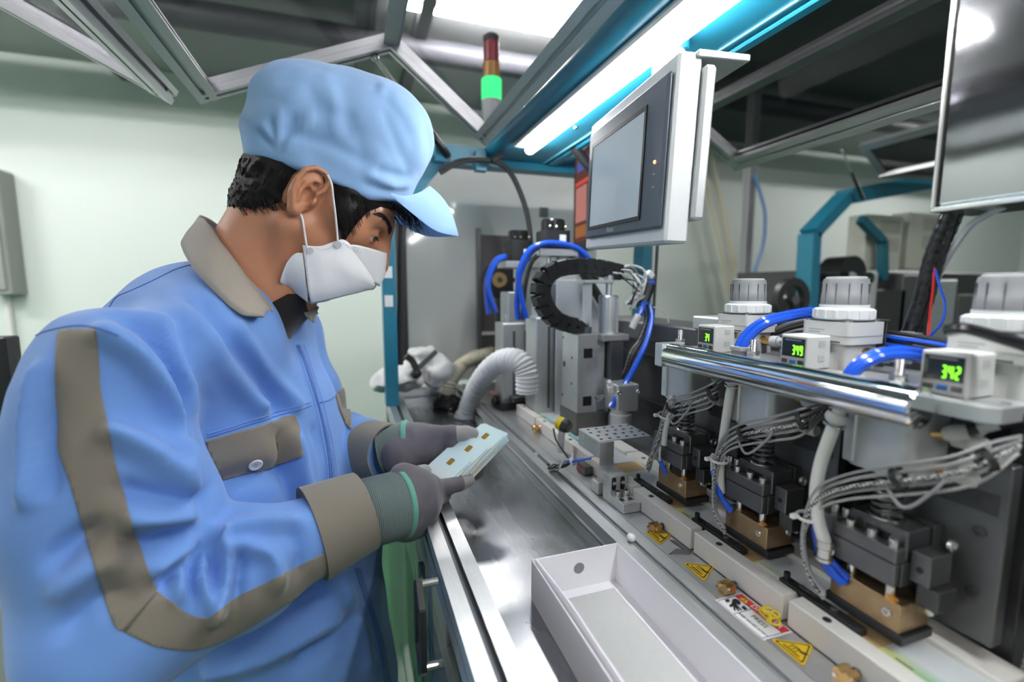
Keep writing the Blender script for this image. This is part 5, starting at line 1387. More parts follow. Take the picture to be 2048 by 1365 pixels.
def clip_patch(v, q, nrm, s, off, thick, largest=False):
    """piece of a surface where s > 0, lifted by off (array or number) and given a thickness"""
    keep = (s[q] > 0).any(1)
    tri = np.concatenate([q[keep][:, [0, 1, 2]], q[keep][:, [0, 2, 3]]])
    P, N, vid, cut, F = [], [], {}, {}, []
    offv = np.broadcast_to(np.asarray(off, float), (len(v),))
    def vert(i):
        if i not in vid: vid[i] = len(P); P.append(v[i] + nrm[i] * offv[i]); N.append(nrm[i])
        return vid[i]
    def mid(i, j):
        key = (min(i, j), max(i, j))
        if key not in cut:
            t = s[i] / (s[i] - s[j]); cut[key] = len(P)
            nn = nrm[i] * (1 - t) + nrm[j] * t
            P.append(v[i] * (1 - t) + v[j] * t + nn * (offv[i] * (1 - t) + offv[j] * t)); N.append(nn)
        return cut[key]
    for t in tri:
        ins = [s[i] > 0 for i in t]
        if not any(ins): continue
        out = []
        for k in range(3):
            i, j = int(t[k]), int(t[(k + 1) % 3])
            if ins[k]: out.append(vert(i))
            if ins[k] != ins[(k + 1) % 3]: out.append(mid(i, j))
        if len(out) >= 3: F.append(tuple(out))
    # keep the largest connected piece only
    par = list(range(len(P)))
    def root(i):
        while par[i] != i: par[i] = par[par[i]]; i = par[i]
        return i
    for f in F:
        r0 = root(f[0])
        for i in f[1:]: par[root(i)] = r0; r0 = root(r0)
    if F and largest:
        cnt = {}
        for f in F: cnt[root(f[0])] = cnt.get(root(f[0]), 0) + 1
        best = max(cnt, key=cnt.get); F = [f for f in F if root(f[0]) == best]
        use = sorted({i for f in F for i in f}); ren = {i: k for k, i in enumerate(use)}
        P = [P[i] for i in use]; N = [N[i] for i in use]; F = [tuple(ren[i] for i in f) for f in F]
    if thick <= 0 or not F: return np.array(P), F
    P = np.array(P); N = np.array(N); n = len(P)
    ed = {}
    for f in F:
        for k in range(len(f)):
            e = (f[k], f[(k + 1) % len(f)])
            if (e[1], e[0]) in ed: del ed[(e[1], e[0])]
            else: ed[e] = 1
    G = F + [tuple(i + n for i in f[::-1]) for f in F] + [(b, a, a + n, b + n) for a, b in ed]
    return np.concatenate([P, P - N * thick]), G
def sculpt(v, q, strokes, depth=None, only=None):
    """push the surface along its normal under soft strokes drawn where the cloth folds; strokes: (points, width, height)"""
    nrm = vnormals(v, q); uv = to_px(v)
    view = v / np.linalg.norm(v, axis=1, keepdims=True)
    facing = np.clip(-(nrm * view).sum(1) * 1.5 - .1, 0, 1) ** 1.5
    if only is not None: facing = facing * only(v)
    d = np.zeros(len(v))
    for pts, w, hgt in strokes:
        c = curve2(pts, 4)
        u0, u1 = min(p[0] for p in c) - 3 * w, max(p[0] for p in c) + 3 * w; v0, v1 = min(p[1] for p in c) - 3 * w, max(p[1] for p in c) + 3 * w
        m = (uv[:, 0] > u0) & (uv[:, 0] < u1) & (uv[:, 1] > v0) & (uv[:, 1] < v1) & (facing > 0)
        if m.any(): d[m] += hgt * np.exp(-(seg_dist(uv[m], c) / w) ** 2)
    d = d * facing
    for _ in range(7):          # even the strokes out over neighbouring points
        a = np.zeros(len(v)); c = np.zeros(len(v))
        for k in range(4):
            i, j = q[:, k], q[:, (k + 1) % 4]
            np.add.at(a, i, d[j]); np.add.at(c, i, 1); np.add.at(a, j, d[i]); np.add.at(c, j, 1)
        d = .45 * d + .55 * a / np.maximum(c, 1)
    return v + nrm * d[:, None]
def waves(v, seed, scale, amp, octs=3):
    r = np.random.RandomState(seed); d = np.zeros(len(v))
    for o in range(octs):
        for k in range(4):
            w = r.normal(size=3); w = w / np.linalg.norm(w) * scale * (1.7 ** o); ph = r.uniform(0, 6.28)
            d += amp / (1.6 ** o) * np.sin(v @ w + ph + 1.3 * np.sin(v @ (w[[2, 0, 1]] * .6) + ph * 2)) / 2
    return d

# ------------------------------------------------------------------ materials of the worker
def cloth_mat(name, col, var=.06, scale=900):
    m, N, L = new_mat(name)
    p = N['Principled BSDF']; p.inputs['Roughness'].default_value = .82; p.inputs['Sheen Weight'].default_value = .25; p.inputs['Specular IOR Level'].default_value = .25
    tc = N.new('ShaderNodeTexCoord')
    n = N.new('ShaderNodeTexNoise'); n.inputs['Scale'].default_value = 22; n.inputs['Detail'].default_value = 6
    L.new(tc.outputs['Object'], n.inputs['Vector'])
    mx = N.new('ShaderNodeMix'); mx.data_type = 'RGBA'
    mx.inputs[6].default_value = (*[c * (1 - var) for c in col], 1); mx.inputs[7].default_value = (*[c * (1 + var) for c in col], 1)
    L.new(n.outputs[0], mx.inputs[0]); L.new(mx.outputs[2], p.inputs['Base Color'])
    w = N.new('ShaderNodeTexNoise'); w.inputs['Scale'].default_value = scale; w.inputs['Detail'].default_value = 2
    L.new(tc.outputs['Object'], w.inputs['Vector'])
    b = N.new('ShaderNodeBump'); b.inputs['Strength'].default_value = .18; b.inputs['Distance'].default_value = .0006
    L.new(w.outputs[0], b.inputs['Height']); L.new(b.outputs[0], p.inputs['Normal'])
    return m
M['jacket'] = cloth_mat('light_blue_work_cotton', (.158, .315, .70))
M['capcloth'] = cloth_mat('pale_blue_cap_cotton', (.30, .50, .82))
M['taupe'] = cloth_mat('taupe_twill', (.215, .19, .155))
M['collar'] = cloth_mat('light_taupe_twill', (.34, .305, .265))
M['seam'] = cloth_mat('darker_blue_stitching', (.075, .17, .50))
M['undershirt'] = cloth_mat('black_undershirt', (.018, .015, .014))
M['trousers'] = cloth_mat('navy_work_trousers', (.025, .06, .16))
M['glove'] = cloth_mat('grey_knit_glove', (.125, .115, .135), .08, 1400)
M['glove_tip'] = cloth_mat('pale_worn_glove_tip', (.30, .29, .29), .08, 1400)
M['gband'] = cloth_mat('sea_green_cuff_band', (.13, .36, .29))
M['gcuff'] = cloth_mat('grey_green_ribbed_cuff', (.17, .22, .22), .1, 1400)
M['mask'] = mat('white_nonwoven_mask', (.80, .81, .84), .85, 0, .02, 80, .15, 700)
M['mask_line'] = mat('mask_weld_dots', (.52, .53, .56), .8)
M['skin'] = mat('tanned_skin', (.50, .225, .125), .45, 0, .10, 30, .12, 700, sss=.12)
M['lip'] = mat('ear_inner_skin', (.36, .12, .08), .5)
M['eye'] = mat('eye_white', (.36, .33, .31), .2)
M['iris'] = mat('dark_brown_iris', (.02, .011, .008), .08)
def hair_mat():
    m, N, L = new_mat('black_hair')
    p = N['Principled BSDF']; p.inputs['Roughness'].default_value = .55; p.inputs['Specular IOR Level'].default_value = .2; p.inputs['Base Color'].default_value = (.009, .0075, .008, 1)
    tc = N.new('ShaderNodeTexCoord'); mp = N.new('ShaderNodeMapping'); mp.inputs['Scale'].default_value = (1100, 1100, 110); mp.inputs['Rotation'].default_value = (0, .55, 0)
    n = N.new('ShaderNodeTexNoise'); n.inputs['Scale'].default_value = 1.0; n.inputs['Detail'].default_value = 3
    L.new(tc.outputs['Object'], mp.inputs[0]); L.new(mp.outputs[0], n.inputs['Vector'])
    b = N.new('ShaderNodeBump'); b.inputs['Strength'].default_value = .6; b.inputs['Distance'].default_value = .0008
    L.new(n.outputs[0], b.inputs['Height']); L.new(b.outputs[0], p.inputs['Normal'])
    return m
M['hair'] = hair_mat()

# ------------------------------------------------------------------ head and neck
HY = .715
HO = np.array([-.040, HY, .116]); HP = math.radians(33)
ch, sh = math.cos(HP), math.sin(HP)
def h2w(p): return (HO[0] + ch * p[0] + sh * p[2], HY + p[1], HO[2] - sh * p[0] + ch * p[2])
def w2h(P):
    x, y, z = P[0] - HO[0], P[1] - HO[1], P[2] - HO[2]
    return (ch * x - sh * z, y, sh * x + ch * z)
NB = (-.128, HY, .015)
EARC = (-.006, .0775, -.006)
def ear_pts():
    """helix outline in the ear's plane: (forward, up)"""
    return [(.008, .002), (.0135, .014), (.0125, .025), (.004, .0315), (-.008, .0295), (-.0165, .020), (-.0185, .006), (-.0155, -.009), (-.009, -.020), (-.002, -.028)]
def head_field(P):
    x, y, z = w2h(P); ay = np.abs(y); Q = (x, y, z); A = (x, ay, z)
    d = ell(Q, (-.006, 0, .046), (.098, .0765, .088))
    d = smin(d, ell(Q, (.038, 0, -.018), (.058, .059, .072)), .03)
    d = smin(d, ell(Q, (.038, 0, -.066), (.042, .046, .032)), .025)
    d = smin(d, cone(A, (.006, .056, -.045), (.062, .022, -.080), .017, .014), .022)
    d = smin(d, cone(Q, (.072, -.008, -.078), (.072, .008, -.078), .013, .013), .02)
    d = smin(d, cone(A, (.062, .044, -.012), (.035, .058, -.006), .014, .013), .02)
    d = smin(d, cone(A, (.089, .010, .022), (.074, .046, .020), .0095, .010), .014)
    d = smin(d, cone(Q, (.094, 0, .022), (.113, 0, -.030), .0075, .0125), .012)
    d = smin(d, cone(A, (.100, .011, -.034), (.092, .012, -.036), .0085, .008), .008)
    d = smin(d, cone(Q, (.086, 0, -.056), (.084, 0, -.062), .010, .009), .015)
    d = smax(d, -ell(A, (.092, .032, -.003), (.016, .017, .011)), .008)
    # eyelids over the eyeball
    ex, ey, ez = x - .0765, ay - .032, z + .003
    ball = np.sqrt(ex * ex + ey * ey + ez * ez) - .0142
    slit = np.abs(ez - .0005 * 0 + .0015 + ey * ey * 12) - .0019
    lid = np.maximum(ball, -np.maximum(slit, np.maximum(np.abs(ey) - .0125, -ex)))
    d = smin(d, lid, .004)
    # ear: a thin leaf that stands off the head, rolled rim, hollow bowl
    sx, sy, sz = x - EARC[0], ay - EARC[1], z - EARC[2]
    ca, sa = math.cos(.42), math.sin(.42)
    lx, ly = ca * sx - sa * sy * -1, sa * sx * 1 + ca * sy          # local: lx in the leaf, ly off the leaf
    lx, ly = ca * sx + sa * -sy, sa * sx + ca * sy
    E = (lx, ly, sz)
    leaf = ell(E, (-.003, .001, .002), (.0178, .0042, .0300))
    leaf = smin(leaf, ell(E, (-.002, .003, -.0255), (.0085, .0046, .0090)), .004)
    leaf = smin(leaf, chain(E, [((a, .0055, b), .0032) for a, b in ear_pts()], .001), .002)
    leaf = smin(leaf, chain(E, [((-.005, .0048, -.015), .0026), ((-.0088, .0052, -.004), .0028), ((-.0075, .0050, .008), .0026), ((-.001, .0045, .0165), .0024), ((.006, .004, .0185), .002)], .001), .0025)
    leaf = smin(leaf, ell(E, (.0105, .004, -.0065), (.0040, .0050, .0060)), .003)
    leaf = smin(leaf, ell(E, (.006, -.008, -.002), (.012, .012, .022)), .005)
    leaf = smax(leaf, -ell(E, (.0015, .0065, -.0035), (.0072, .0100, .0110)), .002)
    leaf = smax(leaf, -ell(E, (.0035, .0065, .0105), (.0050, .0060, .0050)), .002)
    d = smin(d, leaf, .003)
    # neck, throat and nape
    a0 = h2w((-.030, 0, -.02)); 
    d = smin(d, cone(P, a0, NB, .056, .062), .03)
    d = smin(d, cone(P, h2w((.012, 0, -.070)), (-.092, HY, -.01), .030, .045), .03)
    for s in (-1, 1):
        d = smin(d, cone(P, h2w((-.012, s * .062, -.055)), (-.085, HY + s * .02, -.02), .009, .008), .02)
    d = smin(d, cone(P, (NB[0] - .02, HY - .03, NB[2] - .10), (NB[0] - .02, HY + .03, NB[2] - .10), .06, .06), .04)
    return d
hv, hq = snets(head_field, (-.25, HY - .15, -.12), (.10, HY + .15, .26), .0015)
hv = relax(hv, hq, 1, .4)
person = mesh_obj('person', hv, hq, 'skin', None, (-.12, .70, FZ))
tag(person, 'worker in light blue jacket, cap and white mask bending over cards in gloved hands', 'person')
hn = vnormals(hv, hq)
hm = hv.copy(); hm[:, 1] = HY - np.abs(hv[:, 1] - HY)          # near-side mirror image, so both sides get the same hair line
huv = to_px(hm)
# eyes, brows
from mathutils.bvhtree import BVHTree
htree = BVHTree.FromPolygons([tuple(p) for p in hv.tolist()], [tuple(x) for x in hq.tolist()])
def on_skin(p, lift):
    loc, nr, i, d = htree.find_nearest(Vector(p))
    return loc + (nr if nr.dot(loc - Vector(HO)) > 0 else -nr) * lift
for s in (-1, 1):
    c = h2w((.0765, s * .032, -.003))
    e = obj('eyeball', MB().ball(c, .0136, 20, 14), 'eye', person)
    g = Vector((.80, -.22 if s < 0 else .1, -.62)).normalized()
    obj('iris', MB().lathe([(.0072, .0110), (.0064, .0126), (.003, .0141)], c, g, 16), 'iris', e)
    br = MB()
    for k in range(70):
        a = k / 69; p0 = np.array((.0985 - .024 * a ** 1.6, s * (.012 + .038 * a), .017 + .007 * math.sin(a * 2.4) + RNG.uniform(-.002, .002)))
        p1 = p0 + np.array((-.005, s * .008, .0035 - .006 * a + RNG.uniform(-.001, .001)))
        br.tube([on_skin(h2w(p0), .0004), on_skin(h2w((p0 + p1) / 2), .0014), on_skin(h2w(p1), .0012)], .0006, 4, 1, rad=lambda i, n: .0009 * (1 - .6 * i / n))
    obj('eyebrow', br, 'hair', person)
    ls = MB()
    for k in range(16):
        a = k / 11 - .5; p0 = np.array((.0765 + .0135 * math.cos(a * 1.6), s * .032 + .0125 * math.sin(a * 2.0), -.0025))
        ls.tube([h2w(p0 + np.array((.0004, 0, .0012))), h2w(p0 + np.array((.0035, a * .006, -.0010)))], .0004, 3, 2)
    obj('eyelashes', ls, 'hair', person)

# ------------------------------------------------------------------ hair
CR = math.radians(20)
CAPCUT = .068
back = [(700, 250), (400, 240), (430, 330), (440, 392), (455, 412), (500, 416), (540, 412), (562, 404), (566, 385), (585, 350), (612, 328), (640, 322), (662, 336), (668, 372), (668, 420), (677, 455), (686, 486), (697, 470), (712, 448), (735, 424), (762, 414), (800, 424), (812, 436), (842, 425), (850, 380), (800, 250)]
sd = poly_sd(huv, curve2(back, 1))
lim = (hv[:, 2] > .04)
_o = at(688, 292, Y=HY)
_cz = math.sin(CR) * (hv[:, 0] - _o[0]) + math.cos(CR) * (hv[:, 2] - _o[2]) + CAPCUT
_in = np.clip(1 - _cz / .02, 0, 1)
off = .0006 + (.0006 + .0078 * np.clip(sd / 26, 0, 1)) * _in + waves(hv, 5, 260, .0006, 2) * np.clip(sd / 20, 0, 1)
pv, pf = clip_patch(hv, hq, hn, np.where(lim, sd, -9.0), off, .002)
hair = mesh_obj('hair', pv, pf, 'hair', person)
st = MB()
def strand(p0, p1, p2, r=.0007): st.tube([p0, p1, p2], r, 4, 3, rad=lambda i, n: r * (1.1 - .95 * i / n))
for k in range(70):         # ragged nape edge, both sides
    a = RNG.rand(); u = 468 + 95 * a; v = 408 - 6 * a + RNG.uniform(-10, 4); s = RNG.choice((-1, 1)) if k > 40 else -1
    q = Vector(at(u, v, Y=HY - .048 - .02 * a)); 
    if s > 0: q.y = 2 * HY - q.y
    strand(q, q + Vector((.002, -s * -.002, -.006)), q + Vector((.006 + RNG.uniform(-.002, .003), -s * -.001, -.014 + RNG.uniform(-.003, .003))))
for k in range(34):         # nape outline and stray hairs at the back
    u = 462 + RNG.uniform(0, 60); v = 395 - (u - 462) * 1.25 + RNG.uniform(-6, 6)
    q = Vector(at(u + 4, v, Y=HY - .02 + RNG.uniform(-.03, .03)))
    strand(q, q + Vector((-.003, 0, -.004)), q + Vector((-.005 + RNG.uniform(-.002, .002), 0, -.012)))
for k in range(110):        # fringe under the visor
    a = RNG.rand(); s = RNG.uniform(-1, 1)
    q = Vector(at(770 + 60 * a, 408 + 16 * a, Y=HY)) ; q.y = HY + s * .058 * (1.0 - .45 * a); q.x -= .012 * abs(s)
    strand(q, q + Vector((.010, -.002, -.012)), q + Vector((.012 + RNG.uniform(0, .010), RNG.uniform(-.006, .004), -.022 - RNG.uniform(0, .018) * a)), .0008)
for k in range(40):         # sideburn
    a = RNG.rand(); q = Vector(at(672 + 22 * a, 440 + RNG.uniform(-10, 30) - 18 * a, Y=HY - .067))
    strand(q, q + Vector((.001, -.001, -.006)), q + Vector((.003, 0, -.013)))
pv_ = np.array(pv[:len(pv) // 2]); idx_ = RNG.permutation(len(pv_))[:1500]
for i in idx_:                # combed strands lying on the hair
    p = Vector(pv_[i])
    if math.sin(CR) * (p.x - _o[0]) + math.cos(CR) * (p.z - _o[2]) + CAPCUT > -.004: continue
    s_ = -1 if p.y < HY else 1
    outw = Vector((p.x - HO[0], (p.y - HY) * 1.6, p.z - HO[2] - .03)).normalized()
    dn = Vector((-.55, 0, -.84)) if p.x < HO[0] + .01 else Vector((.35, 0, -.94))
    dn = (dn - outw * dn.dot(outw)).normalized()
    L_ = RNG.uniform(.010, .020)
    strand(p + outw * .0006, p + dn * L_ * .5 + outw * .0012, p + dn * L_ + outw * RNG.uniform(-.001, .0008), .0006)
obj('hair_strands', st, 'hair', hair)['kind'] = 'stuff'

# ------------------------------------------------------------------ cap
def cap_frame(P, c=(0, 0)):
    o = at(688, 292, Y=HY)
    x, z = P[0] - o[0], P[2] - o[2]
    return (math.cos(CR) * x - math.sin(CR) * z, P[1] - HY, math.sin(CR) * x + math.cos(CR) * z)
def cap_field(P):
    x, y, z = cap_frame(P); zz = np.where(z < 0, z * .35, z); Q = (x, y, zz)
    d = ell(Q, (-.004, 0, .008), (.122, .106, .103))
    d = smin(d, ell(Q, (.045, 0, .035), (.080, .082, .082)), .04)
    d = smin(d, ell(Q, (-.060, 0, .022), (.074, .078, .062)), .04)
    d = smin(d, ell(Q, (-.108, 0, -.010), (.026, .034, .012)), .025)
    # lower edge: sloping plane, a little lower at the brow
    d = d + .0165
    d = smax(d, -(z + CAPCUT - .45 * np.maximum(x - .05, 0)), .006)
    return d
cv_, cq = snets(cap_field, (-.25, HY - .13, .02), (.17, HY + .13, .32), .0026)
cv_ = relax(cv_, cq, 2, .5)
cv_ = cv_ + vnormals(cv_, cq) * waves(cv_, 3, 42, .0022, 3)[:, None]
cv_ = sculpt(cv_, cq, [
    ([(515, 262), (530, 278), (545, 290)], 6, -.006), ([(523, 250), (538, 270), (548, 288)], 5, .005), ([(540, 240), (548, 268), (550, 288)], 5, -.005), ([(560, 225), (558, 260), (552, 288)], 7, .005),
    ([(585, 240), (570, 270), (560, 288)], 9, -.005), ([(620, 235), (600, 265), (570, 290)], 12, .004), ([(590, 270), (650, 285), (720, 320)], 12, -.004), ([(560, 160), (620, 150), (650, 142)], 10, -.003),
    ([(745, 150), (755, 160), (750, 172)], 5, -.006), ([(760, 158), (765, 170), (762, 185)], 7, .004), ([(650, 150), (668, 200), (672, 260)], 14, .0035), ([(690, 180), (700, 250), (735, 320)], 16, -.003),
    ([(620, 180), (640, 215), (690, 235)], 14, -.003), ([(740, 352), (790, 372), (850, 372)], 7, .005), ([(730, 368), (780, 384), (835, 380)], 5, -.004), ([(760, 340), (810, 355), (858, 350)], 8, -.004),
    ([(790, 200), (830, 260), (845, 340)], 12, .003), ([(770, 230), (800, 300), (820, 345)], 10, -.003)])
cap = mesh_obj('cap', cv_, cq, 'capcloth', person)
# button fold and visor
def visor():
    root = [at(782, 386, Y=HY - .073), at(806, 392, Y=HY - .062), at(836, 386, Y=HY - .040), at(860, 372, Y=HY)]
    edge = [at(782, 388, Y=HY - .0735), at(826, 425, Y=HY - .0645), at(872, 459, Y=HY - .040), at(917, 471, Y=HY)]
    R_ = smooth_path(root, 8); E_ = smooth_path(edge, 8)
    R_ = R_ + [Vector((p.x, 2 * HY - p.y, p.z)) for p in R_[-2::-1]]; E_ = E_ + [Vector((p.x, 2 * HY - p.y, p.z)) for p in E_[-2::-1]]
    n = len(R_); rows = 9; vs = []
    for th in (0, -1):
        for j in range(rows):
            t = j / (rows - 1)
            for i in range(n):
                p = R_[i].lerp(E_[i], t)
                bulge = .010 * math.sin(PI * t) * math.sin(PI * i / (n - 1))
                p = p + Vector((.55, 0, .83)) * bulge
                vs.append(p + Vector((-.35, 0, -.9)) * (.0032 if th else 0) * (1 if j < rows - 1 else .6))
    fs = []; o = rows * n
    for j in range(rows - 1):
        for i in range(n - 1):
            a = j * n + i; fs.append((a, a + 1, a + n + 1, a + n)); fs.append((o + a, o + a + n, o + a + n + 1, o + a + 1))
    e = (rows - 1) * n
    for i in range(n - 1): fs.append((e + i, e + i + 1, o + e + i + 1, o + e + i)); fs.append((i + 1, i, o + i, o + i + 1))
    return MB().add(vs, fs)
vz = obj('visor', visor(), 'capcloth', cap, 50)
# ------------------------------------------------------------------ mask
mk = {}
def mp(u, v, y): return Vector(at(u, v, Y=HY - y))
def panel(rows, thick=.0012, sub=6):
    """rows of points from the near cheek to the nose line; mirrored to the far cheek"""
    R2 = []
    for r in rows:
        a = smooth_path(r, sub); R2.append(a + [Vector((p.x, 2 * HY - p.y, p.z)) for p in a[-2::-1]])
    cols = list(zip(*R2)); R3 = list(zip(*[smooth_path(c, 4) for c in cols]))
    n = len(R3[0]); k = len(R3); vs = [p for r in R3 for p in r]
    mb = MB(); mb.v = [tuple(p) for p in vs]
    mb.f = [(j * n + i, j * n + i + 1, (j + 1) * n + i + 1, (j + 1) * n + i) for j in range(k - 1) for i in range(n - 1)]
    return mb
centre = panel([[mp(605, 491, .0705), mp(640, 493, .071), mp(670, 483, .069), mp(690, 481, .066), mp(716, 510, .047), mp(738, 535, .022), mp(745, 545, .0)],
                [mp(609, 520, .0715), mp(645, 525, .073), mp(685, 530, .067), mp(710, 540, .055), mp(736, 556, .036), mp(748, 565, .018), mp(752, 568, .0)],
                [mp(613, 555, .0715), mp(650, 558, .070), mp(690, 560, .058), mp(715, 566, .045), mp(735, 573, .028), mp(744, 576, .014), mp(746, 578, .0)],
                [mp(617, 585, .069), mp(650, 584, .064), mp(690, 580, .050), mp(715, 579, .037), mp(732, 578, .024), mp(741, 578, .012), mp(744, 578, .0)],
                [mp(622, 608, .060), mp(655, 600, .054), mp(690, 591, .042), mp(715, 585, .031), mp(732, 580, .020), mp(740, 579, .010), mp(743, 579, .0)]])
mask = obj('face_mask', centre, 'mask', person, 60)
mask.modifiers.new('thick', 'SOLIDIFY').thickness = .0014
upper = panel([[mp(692, 490, .066), mp(712, 490, .058), mp(738, 496, .046), mp(758, 502, .030), mp(770, 506, .014), mp(775, 508, .0)],
               [mp(705, 510, .056), mp(725, 512, .048), mp(748, 520, .034), mp(764, 526, .020), mp(771, 530, .009), mp(773, 532, .0)],
               [mp(722, 535, .042), mp(738, 540, .034), mp(754, 546, .023), mp(763, 550, .013), mp(767, 552, .006), mp(768, 553, .0)],
               [mp(740, 560, .026), mp(748, 566, .020), mp(755, 570, .014), mp(757, 572, .008), mp(758, 573, .004), mp(758, 573, .0)]])
o = obj('nose_panel', upper, 'mask', mask, 60); o.modifiers.new('thick', 'SOLIDIFY').thickness = .001
lower = panel([[mp(606, 506, .0700), mp(609, 530, .0705), mp(612, 560, .069), mp(616, 585, .066), mp(620, 606, .056), mp(660, 600, .0)],
               [mp(590, 508, .0690), mp(588, 535, .067), mp(594, 560, .062), mp(602, 582, .056), mp(611, 600, .046), mp(640, 604, .0)],
               [mp(573, 526, .0660), mp(570, 545, .061), mp(575, 562, .055), mp(588, 578, .048), mp(600, 592, .040), mp(620, 600, .0)],
               [mp(560, 560, .0620), mp(560, 566, .056), mp(566, 570, .050), mp(580, 577, .042), mp(592, 588, .034), mp(605, 596, .0)]])
o = obj('chin_panel', lower, 'mask', mask, 60); o.modifiers.new('thick', 'SOLIDIFY').thickness = .001
for s in (0, 1):
    def sy(p): return Vector((p.x, 2 * HY - p.y, p.z)) if s else p
    obj('ear_loop', MB().tube([sy(p) for p in (mp(676, 488, .0715), mp(672, 440, .077), mp(667, 400, .082), mp(663, 368, .085), mp(655, 350, .084))], .0013, 6, 6), 'mask', mask)
    obj('ear_loop', MB().tube([sy(p) for p in (mp(614, 497, .0725), mp(609, 465, .075), mp(605, 440, .076), mp(601, 428, .077))], .0013, 6, 6), 'mask', mask)
    for u, v in ((620, 502), (676, 490)):
        p = sy(mp(u, v, .0735)); obj('weld_spot', MB().lathe([(.0042, 0), (.0042, .0006)], p, (0, -1 if not s else 1, 0), 14), 'mask_line', mask)
dots = MB()
edge_ = smooth_path([mp(612, 600, .064), mp(612, 560, .0725), mp(609, 525, .0728), mp(611, 502, .0722), mp(624, 494, .0722), mp(640, 498, .0722), mp(656, 495, .0722), mp(672, 485, .0715), mp(688, 487, .068), mp(705, 508, .0555), mp(722, 530, .041)], 8)
for i in range(0, len(edge_) - 1, 2):
    dots.tube([edge_[i] + Vector((.0016, -.0006, -.0012)), edge_[i + 1] + Vector((.0016, -.0006, -.0012))], .00045, 4, 1)
for r_ in range(3):
    for k in range(14):
        u, v = 706 + k * 4.4, 494 + k * 1.1 + r_ * 4; p = mp(u, v, .062 - k * .0033 + .001)
        dots.tube([p, p + Vector((.002, .0006, -.0006))], .0004, 4, 1)
obj('weld_dots', dots, 'mask_line', mask)
# ------------------------------------------------------------------ jacket
PHI = math.radians(-22)
tf = np.array([math.cos(PHI), math.sin(PHI)]); tl = np.array([-math.sin(PHI), math.cos(PHI)])      # forward, left
TZ = np.array([.06, .02, -.03, -.08, -.16, -.28, -.42, -.56, -.66])
TA = np.array([-.04, -.045, -.055, -.062, -.055, -.03, .012, .030, .026])          # forward offset
TW = np.array([.05, .085, .128, .155, .165, .162, .160, .170, .178])      # half width
TD = np.array([.05, .078, .098, .116, .138, .142, .138, .138, .140])     # half depth
TC = np.array([NB[0] - .005, HY + .012])
RS, RE, RW = (-.220, .532, -.098), (-.206, .484, -.297), (-.012, .552, -.266)
LS, LE, LW = (-.125, .890, -.090), (-.095, .910, -.285), (.040, .722, -.254)
def torso_field(P):
    z = P[2]
    a = np.interp(z, TZ[::-1], TA[::-1]); w = np.interp(z, TZ[::-1], TW[::-1]); dd = np.interp(z, TZ[::-1], TD[::-1])
    x, y = P[0] - TC[0], P[1] - TC[1]
    f = x * tf[0] + y * tf[1] - a; l = x * tl[0] + y * tl[1]
    k = (np.abs(f / dd) ** 2.4 + np.abs(l / w) ** 2.4) ** (1 / 2.4)
    d = (k - 1) * np.minimum(w, dd) * .85
    d = smax(d, z - .035, .05)
    return smax(d, -.66 - z, .01)
def arm_field(P, S_, E_, W_):
    S_, E_, W_ = map(np.array, (S_, E_, W_))
    m1 = S_ * .5 + E_ * .5; m2 = E_ * .55 + W_ * .45
    d = chain(P, [(S_, .073), (m1, .077), (E_, .072)], .03)
    d2 = chain(P, [(E_, .070), (m2, .056), (W_, .042)], .02)
    d = smin(d, d2, .018)
    ax = (W_ - E_) / np.linalg.norm(W_ - E_)
    pl = (P[0] - W_[0]) * ax[0] + (P[1] - W_[1]) * ax[1] + (P[2] - W_[2]) * ax[2]
    return smax(d, np.where(d2 < .05, pl, -1.0), .004)
def jacket_field(P):
    d = torso_field(P)
    d = smin(d, cone(P, (NB[0] - .022, HY - .045, -.056), RS, .056, .066), .05)
    d = smin(d, cone(P, (NB[0] - .022, HY + .045, -.056), LS, .056, .066), .05)
    ra = arm_field(P, RS, RE, RW)
    d = smin(d, ra, .006)
    d = smin(d, arm_field(P, LS, LE, LW), .014)
    # neck opening
    d = smax(d, -cone(P, (NB[0] - .01, HY, NB[2] - .02), (NB[0] + .01, HY, .2), .056, .064), .008)
    return d
jv, jq = snets(jacket_field, (-.40, .36, -.69), (.16, 1.05, .07), .0034)
jv = relax(jv, jq, 2, .5)
jn = vnormals(jv, jq)
jv = jv + jn * (waves(jv, 21, 26, .0040, 3) * np.clip((.03 - jv[:, 2]) * 20, 0, 1))[:, None]
